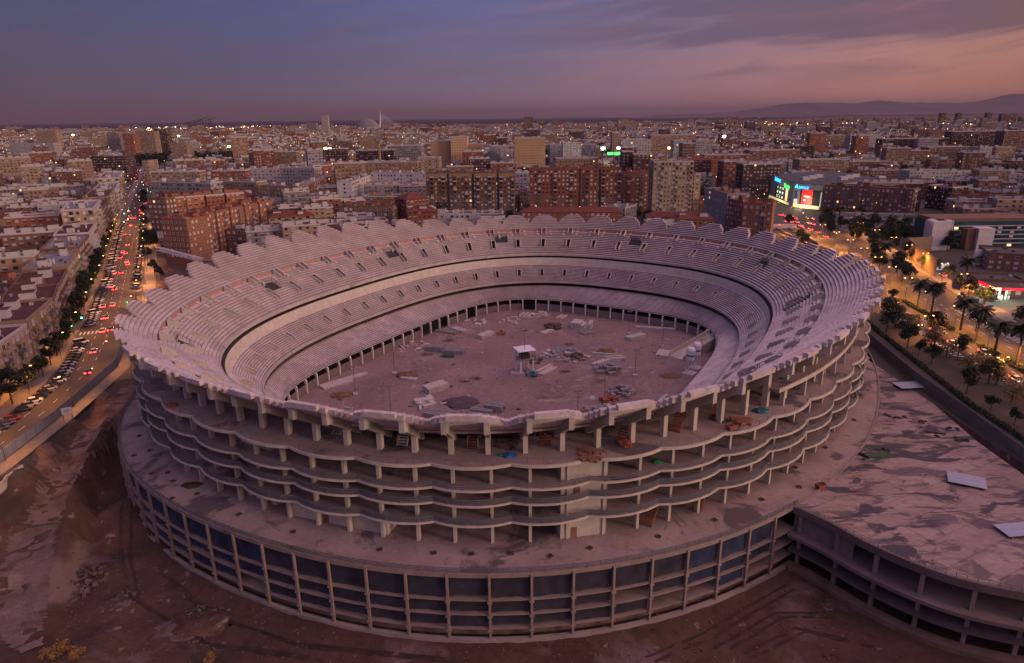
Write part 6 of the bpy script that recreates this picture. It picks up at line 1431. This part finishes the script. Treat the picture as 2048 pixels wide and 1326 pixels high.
# ------------------------------------------------------------------ hospital quarter and landmarks farther off
def far(name, label, x0, y0, x1, y1, Y, D, wall, cat='building', short=None, roof='roof_grey', huts=1, **k): return bp(name, label, x0, y0, Y, x1, y1, Y, D, wall=wall, roof=roof, huts=huts, cat=cat, short=short, **k)
far('hospital_wing', 'long tan hospital wing left of its taller orange tower', 861, 283, 901, 283, 900, 40, 'hospital', 'hospital', 'the hospital', huts=0)
far('hospital_tower', 'tall orange-tan hospital tower between two tan wings', 901, 275, 934, 275, 890, 34, 'hospital', 'hospital', huts=1)
far('hospital_wing', 'tan hospital wing right of the orange tower', 933, 289, 963, 289, 900, 26, 'hospital', 'hospital', huts=0)
far('hospital_block', 'broad tan slab with dark top corner right of the glass dome', 1029, 277, 1091, 276, 860, 36, 'hospital', 'hospital', 'the broad tan slab', huts=2)
far('hospital_block', 'low tan hospital range with two balcony rows', 730, 327, 835, 323, 760, 22, 'tan', huts=2); far('hospital_block', 'taller tan end block of the low hospital range', 835, 318, 878, 316, 770, 26, 'cream', huts=1)
far('low_building', 'low white-roofed pavilion before the hospital tower', 892, 336, 945, 332, 770, 14, 'cream', roof='roof_white', huts=0)
far('apartment_block', 'dark brick slab with dotted windows far left of the chimney', 640, 297, 690, 300, 980, 20, 'dark brick', huts=0, short='the dotted dark slab'); far('apartment_block', 'dark brick slab with dotted windows left of the chimney', 711, 302, 786, 300, 960, 20, 'dark brick', huts=0)
far('low_building', 'green-roofed long hall right of the chimney', 775, 292, 842, 292, 1000, 30, 'grey', roof='metal_roof', huts=0)
p = at(760, 325, 820); t = empty('brick_chimney', (p[0], p[1], 0), 0, 'slender pale brick chimney rising left of the hospital range', 'chimney'); mb = MB(); mb.tube((0, 0, 0), (0, 0, at(760, 283, 820)[2]), 2.2, 1.5, 12); mb.build('shaft', WM['tan'], t); mb = MB(); h_ = at(760, 283, 820)[2]; mb.tube((0, 0, h_ - 1.5), (0, 0, h_ + .3), 1.9, 1.9, 12); mb.build('rim', WM['brown'], t)
p = at(983, 318, 900); q = at(1005, 318, 900)[0] - p[0]; bm = bmesh.new(); bmesh.ops.create_uvsphere(bm, u_segments=24, v_segments=12, radius=1); me = bpy.data.meshes.new('glass_dome'); bm.to_mesh(me); bm.free(); me.materials.append(MT['metal_roof']); o = bpy.data.objects.new('glass_dome', me); col.objects.link(o); o.location = (p[0], p[1], 0); o.scale = (q * 1.2, 30, at(983, 301, 900)[2]); tag(o, 'blue-grey domed glass hall between hospital and broad tan slab', 'hall')
far('conference_hall', 'grey-white columned hall with flat dark roof in front of the park', 1100, 291, 1192, 289, 950, 40, 'lilac', 'hall', 'the columned hall', huts=0); far('office_block', 'pale stepped office block before the columned hall', 1126, 287, 1163, 286, 900, 26, 'white', huts=1)
far('low_building', 'low tan hall in front of the pale stepped office', 1112, 318, 1196, 316, 740, 18, 'tan', huts=2)
far('apartment_tower', 'white-balconied curved tower beside the star-bright floodlights', 1244, 279, 1302, 281, 900, 30, 'white', 'tower block', 'the white-balconied tower', huts=2)
far('apartment_tower', 'dark glass-topped tower, left of the dark pair', 1245, 304, 1266, 304, 725, 16, 'dark brick', 'tower block', huts=0, short='the dark tower pair'); far('apartment_tower', 'dark brick tower, right of the dark pair', 1267, 309, 1304, 309, 715, 18, 'dark brick', 'tower block', huts=0)
far('apartment_tower', 'slim cream tower above the floodlights', 1225, 266, 1242, 266, 1050, 18, 'cream', 'tower block', huts=1); far('apartment_block', 'broad tan block beyond the white-balconied tower', 1302, 271, 1392, 270, 1150, 26, 'tan', huts=3, short='the broad beyond block')
far('apartment_tower', 'white banded tower left of its brown neighbour', 1348, 282, 1378, 281, 900, 20, 'white', 'tower block', huts=1, short='the white banded tower'); far('apartment_tower', 'brown tower in front of the white banded tower', 1366, 288, 1391, 287, 760, 18, 'brown', 'tower block', huts=1); far('apartment_tower', 'white tower with grey stripe right of the brown tower', 1392, 281, 1425, 281, 960, 20, 'white', 'tower block', huts=2)
for i, (x0, y0, x1, y1, Y, w, lb) in enumerate(((1410, 311, 1500, 310, 780, 'red brick', 'long red brick row with white shutters beyond the junction'), (1448, 325, 1500, 322, 690, 'red brick', 'red brick block with white balcony strips left of the shopping centre'), (1487, 331, 1560, 327, 650, 'dark brick', 'dark brick block directly behind the shopping centre corner'), (1500, 300, 1600, 302, 860, 'brown', 'long brown row beyond the shopping centre roof'), (1600, 322, 1700, 318, 760, 'cream', 'cream stepped row beyond the shopping centre'), (1700, 325, 1780, 322, 780, 'brown', 'brown flat block behind the poster block'), (1702, 269, 1762, 272, 1250, 'white', 'bright white fluted block in the far right quarter'), (1625, 271, 1700, 271, 1300, 'tan', 'long tan range left of the bright white fluted block'), (1765, 279, 1900, 276, 1150, 'dark brick', 'long dark brick range right of the white fluted block'), (1905, 264, 2010, 262, 1150, 'dark brick', 'tall dark slab group near the right edge'), (2010, 262, 2060, 262, 1100, 'brown', 'tall brown slab at the right edge'), (1858, 296, 1876, 295, 960, 'brown', 'slim block with painted figure-coloured gable at right'), (1875, 294, 1940, 294, 960, 'tan', 'row of four tan slabs with striped fronts at right'), (1960, 296, 1985, 295, 930, 'white', 'pale striped slab, left of the far right row'), (1993, 295, 2030, 295, 930, 'cream', 'cream striped slab at the end of the far right row'), (1780, 301, 1860, 303, 920, 'brown', 'brown row before the park at right'), (1820, 345, 1942, 341, 690, 'white', 'white hangar-like block with flat roof right of centre right'), (1965, 352, 2050, 350, 670, 'white', 'white low warehouse at the right edge'))):
    far('apartment_block', lb, x0, y0, x1, y1, Y, 20, w, huts=2, cat='building')
# left skyline
for i, (x0, y0, x1, y1, Y, w, lb) in enumerate(((270, 262, 307, 263, 1500, 'cream', 'pale gridded slab on the left skyline'), (213, 266, 237, 265, 1450, 'grey', 'grey twin slab on the left skyline'), (244, 267, 265, 268, 1400, 'red brick', 'red and white slab between two pale skyline slabs'), (307, 257, 332, 258, 1550, 'dark brick', 'dark slab right of the pale gridded skyline slab'), (70, 264, 110, 263, 1700, 'cream', 'cream twin-tower block on the far left skyline'), (18, 287, 106, 285, 1350, 'white', 'long pale balcony row at the far left'), (180, 312, 250, 314, 900, 'dark brick', 'dark maroon brick block with white dotted windows, left middle distance'), (283, 320, 295, 322, 820, 'cream', 'narrow green-sided tower at the boulevard end'), (340, 287, 372, 286, 1150, 'cream', 'flat orange-lit block before the dark park'), (612, 246, 633, 246, 3200, 'grey', 'dark glass office tower left of the white skyline tower'), (642, 231, 655, 231, 3300, 'white', 'tall white skyline tower'), (1048, 234, 1066, 233, 2600, 'brown', 'tall dark stepped tower on the central skyline'), (1236, 240, 1258, 239, 2500, 'cream', 'triple cream tower right of the central skyline'), (1883, 226, 1893, 226, 3800, 'dark brick', 'dark skyline tower, first of the far right four'), (1916, 226, 1925, 226, 3800, 'dark brick', 'dark skyline tower, second of the far right four'), (1976, 225, 1985, 225, 3800, 'dark brick', 'dark skyline tower, third of the far right four'), (2005, 226, 2035, 228, 3800, 'dark brick', 'wide dark skyline tower, last of the far right four'))):
    far('skyline_tower', lb, x0, y0, x1, y1, Y, 24, w, huts=0, cat='tower block', parapet=False)
# tilted white bridge mast with its harp shape, far off
p = at(757, 243, 4200); t = empty('bridge_mast', (p[0], p[1], 0), 0, 'white leaning harp-shaped bridge mast on the skyline', 'bridge'); zt = at(757, 222, 4200)[2]; mb = MB(); prev = (0, 0, 0)
for i in range(1, 7): f = i / 6; q = (14 * math.sin(f * 1.5) - 26 * f * f * .0, 0, zt * f); mb.tube(prev, q, 7 * (1 - f * .75), 7 * (1 - (f + .1) * .75) if f < 1 else 1.2, 8); prev = q
mb.build('mast', MT['white_paint'], t); mb = MB()
for i in range(8): mb.tube((14 * math.sin((.4 + .07 * i) * 1.5), 0, zt * (.4 + .07 * i)), (70 + 12 * i, 0, 8), .6, .6, 4)
mb.build('cables', MT['white_paint'], t)
p = at(735, 248, 4100); bm = bmesh.new(); bmesh.ops.create_uvsphere(bm, u_segments=20, v_segments=10, radius=1); me = bpy.data.meshes.new('opera_shell'); bm.to_mesh(me); bm.free(); me.materials.append(MT['roof_white']); o = bpy.data.objects.new('opera_shell', me); col.objects.link(o); o.location = (p[0], p[1], 0); o.scale = (75, 40, at(735, 237, 4100)[2]); tag(o, 'pale domed shell building left of the bridge mast', 'opera house')
for i, px in enumerate((378, 392, 404, 420)):
    p = at(px, 250, 4600); h_ = at(px, (241, 240, 234, 234)[i], 4600)[2]; t = empty('harbour_crane', (p[0], p[1], 0), 0, f'thin dark harbour crane on the left skyline, {ordw(i)} from the left', 'crane', 'harbour cranes'); mb = MB()
    for x in (-6, 6): mb.box((x, 0, h_ * .45), (3.5, 3.5, h_ * .9))
    mb.build('legs', MT['pole'], t); mb = MB(); mb.bar((-30, 0, h_ * .75), (45, 0, h_), 4); mb.build('jib', MT['pole'], t)
# lattice boom crane lying behind the left rim
a, b = at(315, 497, 352), at(405, 520, 330); t = empty('lattice_boom', tuple(a), 0, 'pale lattice crane boom standing aslant behind the left rim', 'crane', world=True); mb = MB(); dv = (b - a); up = np.array([0, 0, 1.]); sd = np.cross(dv, up); sd /= np.linalg.norm(sd)
cn = [sd * .8 + up * .8, -sd * .8 + up * .8, sd * .8 - up * .8, -sd * .8 - up * .8]
for c in cn: mb.bar(a + c, b + c, .2)
for i in range(16):
    u0, u1 = a + dv * i / 16, a + dv * (i + 1) / 16
    for c, e in ((0, 1), (1, 3), (2, 0), (3, 2)): mb.bar(u0 + cn[c], u1 + cn[e], .12)
mb.build('boom', MT['white_paint'], t); mb = MB(); mb.box((b[0] + 2, b[1], b[2] / 2), (3, 3, b[2])); mb.build('tower', MT['steel'], t)
# ------------------------------------------------------------------ the rest of the city
def roadgap(c, r):
    x, y = c
    if y < 2100:
        l = np.interp(y, [p[1] for p in RL_], [p[0] for p in RL_]); q = np.interp(y, [p[1] for p in RR_], [p[0] for p in RR_])
        if l - 10 - r < x < q + 6 + r: return True
    ax = np.interp(y, AY, AX)
    if y < 2200 and ax - 20 - r < x < ax + 33 + r: return True
    return False
KEEP = [(np.array([4, 235.]), 182), (np.array([20, 478.]), 42), (np.array([-30, 478.]), 36), (np.array([85, 478.]), 42), (np.array([235, 345.]), 62), (np.array([285, 395.]), 55), (np.array([150, 480.]), 40), (np.array([-140, 320.]), 48), (np.array([60, 120.]), 80), (np.array([210, 450.]), 62), (np.array([185, 300.]), 60), (np.array([255, 440.]), 60), (np.array([150, 380.]), 40)]
PARKS = [((410, 281), 1350, 150, 120), ((1140, 268), 1250, 110, 120), ((150, 277), 1700, 120, 90), ((925, 345), 700, 60, 40), ((1560, 300), 1000, 60, 30), ((2000, 325), 800, 110, 40), ((1385, 345), 640, 26, 30), ((860, 400), 490, 10, 10)]
PK = []
for (px, py), Y, rx, ry in PARKS: PK.append((np.array([at(px, py, Y)[0], Y]), rx, ry))
cand_b = []; q_ = random.Random(5)
def axisdir(x, y):
    f = x / (y * .74)
    a = np.interp(f, [-.9, -.35, 0, .35, .9], [.42, .38, .06, -.05, -.22]); return a
Y = 300.0
while Y < 6400:
    st_ = 19 + Y * .0075; x = -Y * .86 - 60; row = 0
    while x < Y * .86 + 60:
        w = st_ * q_.uniform(.65, 1.25); x += w + (q_.random() < .22) * q_.uniform(6, 14) + .6
        yy = Y + q_.uniform(-.12, .12) * st_; a = axisdir(x, yy); d = np.array([math.cos(a), math.sin(a)]); c = np.array([x - w / 2, yy + (x - w / 2) * math.sin(a) * .0])
        D = st_ * q_.uniform(.55, .8); r = max(w, D) * .5
        if roadgap(c, r): continue
        if any(np.linalg.norm(c - k) < rr + r * .6 for k, rr in KEEP): continue
        if any(abs((c - k)[0]) < rx + r and abs((c - k)[1]) < ry + r for k, rx, ry in PK): continue
        if Y < 1800 and occupied(c, r * .9): continue
        if q_.random() < .05: continue
        H = q_.choice((9, 12, 15, 15, 18, 18, 21)) * q_.uniform(.9, 1.1)
        if q_.random() < .085 and Y > 650: H *= q_.uniform(1.4, 2.3)
        left = c[0] < -.05 * c[1]
        wall = q_.choice(('white', 'cream', 'cream', 'lilac', 'tan', 'tan', 'brown', 'brown', 'grey', 'red brick') if left else ('white', 'cream', 'tan', 'brown', 'brown', 'red brick', 'red brick', 'dark brick', 'grey', 'orange brick')) if Y < 2000 else q_.choice(('white', 'cream', 'cream', 'lilac', 'tan', 'brown', 'brown', 'grey', 'orange brick', 'red brick', 'dark brick'))
        roof = q_.choice(('terrace', 'roof_white', 'terrace', 'terrace', 'terrace', 'roof_grey', 'roof_grey', 'roof_tile', 'roof_tile'))
        s = PX((*c, H)); cand_b.append((w * H / (Y * Y) if -60 < s[0] < 2110 else 0, c, a, w, D, H, wall, roof, q_.randrange(2, 5)))
    Y += st_ * (.98 if q_.random() < .6 else 1.45)
cand_b.sort(key=lambda t: -t[0])
have = sum(1 for o in bpy.data.objects if o.parent is None and o.get('category') in ('apartment block', 'building', 'tower block', 'hospital', 'hall', 'house row', 'shopping centre', 'clinic', 'workshop', 'opera house'))
NIND = max(0, 296 - have)
seen = {}
def relword(c):
    p = np.array(PX((*c, 10))[:2]); best = None
    for nm, q in LAND:
        s = np.array(PX((*q, 15))[:2]); dv = (p - s) * np.array([1, 2.5]); k = np.linalg.norm(dv)
        if best is None or k < best[0]: best = (k, nm, dv, q)
    _, nm, dv, q = best
    rel = ('right of' if dv[0] > 0 else 'left of') if abs(dv[0]) > abs(dv[1]) * 1.2 else ('beyond' if c[1] > q[1] else 'before'); return rel, nm
RW = {'roof_white': 'white-roofed', 'terrace': 'maroon-roofed', 'roof_grey': 'grey-roofed', 'roof_tile': 'red-roofed'}
ind = sorted([t for t in cand_b[:NIND] if t[0] > 0], key=lambda t: t[1][1]); rest_b = cand_b[NIND:]
for _, c, a, w, D, H, wall, roof, hu in ind:
    rel, nm = relword(c); key = (wall, roof, rel, nm); i = seen.get(key, 0); seen[key] = i + 1
    d = np.array([math.cos(a), math.sin(a)]); n = np.array([-d[1], d[0]]); A = c - d * w / 2 - n * D / 2
    block('city_block', f'{wall} {RW[roof]} block, {ordw(i)} such {rel} {nm}', A, A + d * w, D, H, wall=wall, roof=roof, huts=hu, group='flats of the surrounding city', occ=False, pitched=(roof == 'roof_tile' and rnd.random() < .5))
mass = {}; roofs = {}
for s, c, a, w, D, H, wall, roof, hu in rest_b:
    if s == 0 and c[1] < 900: pass
    d = np.array([math.cos(a), math.sin(a)]); n = np.array([-d[1], d[0]]); A = c - d * w / 2 - n * D / 2; P = [A, A + d * w, A + d * w + n * D, A + n * D]
    mb = mass.setdefault((wall, c[1] > 2500), MB()); mb.walls([tuple(p) for p in P], 0, H)
    rb = roofs.setdefault(roof, MB()); rb.quad(*[(*p, H) for p in P])
    hb = roofs.setdefault('hut', MB())
    for k in range(hu if c[1] < 3500 else 1):
        e = A + d * w * q_.uniform(.2, .8) + n * D * q_.uniform(.25, .7); hb.box((*e, H + 1.5), (w * q_.uniform(.12, .24), D * q_.uniform(.12, .28), 3), a)
allm = MB(); mats_ = []; 
def merge(dst, src, mi):
    o = len(dst.v); dst.v.extend(src.v); dst.f.extend(tuple(i + o for i in f) for f in src.f); dst.m.extend([mi] * len(src.f)); dst.uv.extend(src.uv); dst.anyuv |= src.anyuv
for (w, f), mb in mass.items(): merge(allm, mb, len(mats_)); mats_.append(FM[w])
for k, mb in roofs.items(): merge(allm, mb, len(mats_)); mats_.append(MT[k])
o = allm.build('distant_city', mats_); tag(o, kind='stuff')
# ------------------------------------------------------------------ lights of the far city, woods and hills
lm = {'sodium_far': MB(), 'white_far': MB(), 'red_far': MB(), 'green_far': MB()}
MT['sodium_far'] = glow('far_sodium', (1, .55, .2), 9); MT['white_far'] = glow('far_white', (1, .92, .75), 10); MT['red_far'] = glow('far_red', (1, .05, .04), 8); MT['green_far'] = glow('far_green', (.1, 1, .4), 7)
def spark(k, p, r):
    x, y, z = p; lm[k].add([(x - r, y, z), (x + r, y, z), (x, y - r, z), (x, y + r, z), (x, y, z - r), (x, y, z + r)], [(0, 2, 5), (2, 1, 5), (1, 3, 5), (3, 0, 5), (2, 0, 4), (1, 2, 4), (3, 1, 4), (0, 3, 4)])
for i in range(1250):
    Y = 480 * (6000 / 480) ** (q_.random() ** 1.05); x = q_.uniform(-.78, .78) * Y
    spark(q_.choice(('sodium_far',) * 9 + ('white_far',) * 1 + ('red_far',)), (x, Y, q_.uniform(8, 15) if Y < 1500 else q_.uniform(12, 26)), .00036 * Y * q_.uniform(.5, 1.3))
for i in range(110): spark('sodium_far' if q_.random() < .7 else 'white_far', (at(q_.uniform(290, 520), 250, 4700)[0], 4700 + q_.uniform(-300, 300), q_.uniform(12, 40)), q_.uniform(1.6, 3.4))
for i in range(90): spark('sodium_far', (at(q_.uniform(1880, 2040), 240, 3300)[0], 3300 + q_.uniform(-500, 300), q_.uniform(14, 22)), q_.uniform(1.2, 2.4))
for i in range(70): spark('sodium_far', (at(q_.uniform(1500, 1640), 240, 4200)[0], 4200 + q_.uniform(-500, 300), q_.uniform(14, 26)), q_.uniform(1.2, 2.6))
for i in range(120):                      # lamps and tail lights up the avenue and the boulevard
    Y = q_.uniform(500, 1500); x = np.interp(Y, AY, AX) + q_.uniform(-14, 24); spark(q_.choice(('sodium_far', 'sodium_far', 'red_far')), (x, Y, 9 if q_.random() < .5 else 1.2), .0005 * Y * q_.uniform(.5, 1))
for i in range(80):
    Y = q_.uniform(430, 1000); x = np.interp(Y, [p[1] for p in RL_], [p[0] for p in RL_]) + q_.uniform(-6, 22); spark(q_.choice(('sodium_far', 'sodium_far', 'sodium_far', 'white_far', 'red_far', 'red_far', 'green_far')), (x, Y, 9 if q_.random() < .5 else 1.2), .00042 * Y * q_.uniform(.5, 1))
LB = MB(); lmats = []
for k, mb in lm.items(): merge(LB, mb, len(lmats)); lmats.append(MT[k])
tag(LB.build('far_city_lights', lmats), kind='stuff')
def flood(px, py, Y, r, m, label):
    p = at(px, py, Y); t = empty('floodlight', (p[0], p[1], 0), 0, label, 'floodlight'); mb = MB(); mb.tube((0, 0, 0), (0, 0, p[2]), .5, .4, 6); mb.build('mast', MT['pole'], t); mb = MB(); mb.box((0, 0, p[2]), (r * 2, .8, r * 1.3)); mb.build('lamp_panel', m, t)
FLW = glow('floodlight_white', (.85, 1, .92), 40); FLY = glow('floodlight_yellow', (1, .8, .35), 30); FLO = glow('floodlight_orange', (1, .5, .15), 30)
flood(1206, 297, 860, 2.0, FLW, 'star-bright white floodlight before the white-balconied tower'); flood(1237, 296, 860, 1.7, FLY, 'yellow floodlight right of the star-bright white one'); flood(1448, 273, 1250, 2.6, FLW, 'lone white floodlight on the right middle distance'); flood(1338, 296, 950, 1.6, FLO, 'orange floodlight above the avenue traffic'); flood(651, 297, 980, 1.8, FLO, 'orange floodlight above the dotted dark slab'); flood(660, 297, 990, 1.3, FLY, 'small yellow lamp beside the orange floodlight above the slab'); flood(146, 270, 1500, 1.9, FLY, 'yellow floodlight at the far left park'); flood(357, 272, 1400, 1.8, FLY, 'yellow floodlight left of the dark park'); flood(458, 293, 1250, 1.8, FLY, 'yellow floodlight right of the dark park')
p = at(1232, 307, 840); t = empty('lit_sign', (p[0] - 7, p[1], 0), 0, 'green lit sign strip under the yellow floodlight', 'sign'); mb = MB(); mb.box((0, 0, p[2]), (7, .5, 3)); mb.box((9, 0, p[2]), (7, .5, 3)); mb.build('green_panels', MT['sign_green'], t); mb = MB(); mb.box((4, .3, p[2] / 2), (.6, .6, p[2])); mb.build('post', MT['pole'], t)
for px, py, Y in ((1215, 318, 830), (1235, 325, 800)): bulb((*at(px, py, Y)[:2], 14), 60000, (.9, 1, .6), 2)
MT['wood_leaf'] = mat('far_wood', (.012, .016, .012), .9, var=.5, scale=.05)
mb = MB()
for k, rx, ry in PK:
    n_t = int(rx * ry / 60) + 4
    for _ in range(n_t):
        c = k + np.array([q_.uniform(-rx, rx), q_.uniform(-ry, ry)]); h = q_.uniform(9, 17)
        for _ in range(26):
            a, b, e = q_.gauss(0, 1), q_.gauss(0, 1), q_.random(); P0 = Vector((c[0] + a * 3.2, c[1] + b * 3.2, h * (.35 + .65 * e))); s = q_.uniform(1.2, 2.6)
            u_ = Vector((q_.uniform(-1, 1), q_.uniform(-1, 1), q_.uniform(-1, 1))).normalized(); v_ = u_.cross(Vector((q_.uniform(-1, 1), q_.uniform(-1, 1), 1))).normalized(); mb.quad(P0 - u_ * s, P0 - v_ * s, P0 + u_ * s, P0 + v_ * s)
tag(mb.build('park_woods', MT['wood_leaf']), kind='stuff')
# trees in front of the first row
tb = 'trees behind the far rim'
for j, (x, y) in enumerate(((-58, 505), (-50, 508), (-42, 504), (-33, 507), (-24, 503), (-14, 506), (-6, 504), (0, 500), (8, 500), (22, 503), (40, 502), (46, 506), (54, 503), (100, 492), (104, 497), (150, 470), (118, 505), (95, 506))): tree(4 if j % 2 else 1, (x, y), f'{TW[4 if j % 2 else 1]} tree between the far rim and the brick blocks, {ordw(j)} from the left', tb, rnd.uniform(.75, 1.1))
# far hills on the right
from mathutils import noise as mnoise
def hill(Y0, Y1, prof, seed, name='hills'):
    xs = np.linspace(prof[0][0], prof[-1][0], 160); mb = MB(); rows = []
    for j in range(9):
        f = j / 8; Y = Y0 + (Y1 - Y0) * f; sh = math.sin(math.pi * min(1, f * .5 + .02)) 
        rows.append([(x, Y + mnoise.noise(Vector((x * .0004, j, seed))) * 500, max(0, np.interp(x, [p[0] for p in prof], [p[1] for p in prof]) * sh * (1 + .22 * mnoise.noise(Vector((x * .0011, f * 2.2, seed))) + .1 * mnoise.noise(Vector((x * .004, f * 5, seed)))))) for x in xs])
    for a, b in zip(rows, rows[1:]): mb.strip(a, b)
    o = mb.build(name, MT['hill'], smooth=True); tag(o, kind='structure')
MT['hill'] = mat('far_hill', (.10, .085, .10), var=.2, scale=.001)
X = lambda px, Yd: at(px, 235, Yd)[0]
hill(19000, 24000, [(X(1280, 22000), 0), (X(1340, 22000), 90), (X(1420, 22000), 120), (X(1500, 22000), 150), (X(1580, 22000), 300), (X(1620, 22000), 420), (X(1700, 22000), 400), (X(1800, 22000), 430), (X(1900, 22000), 390), (X(1960, 22000), 330), (X(2020, 22000), 400), (X(2060, 22000), 520), (X(2300, 22000), 800)], 3.0)

# ------------------------------------------------------------------ evening haze over the plain
mb = MB(); zb, zt = -17.0, 640.0; mb.prism([(-64000, -30000), (64000, -30000), (64000, 64000), (-64000, 64000)], zb, zt)
m = bpy.data.materials.new('haze'); m.use_nodes = True; t = m.node_tree; t.nodes.clear(); v = t.nodes.new('ShaderNodeVolumePrincipled'); o_ = t.nodes.new('ShaderNodeOutputMaterial'); t.links.new(v.outputs[0], o_.inputs['Volume'])
v.inputs['Color'].default_value = (.31, .255, .32, 1); v.inputs['Density'].default_value = HAZE
o = mb.build('haze', m); tag(o, kind='stuff')
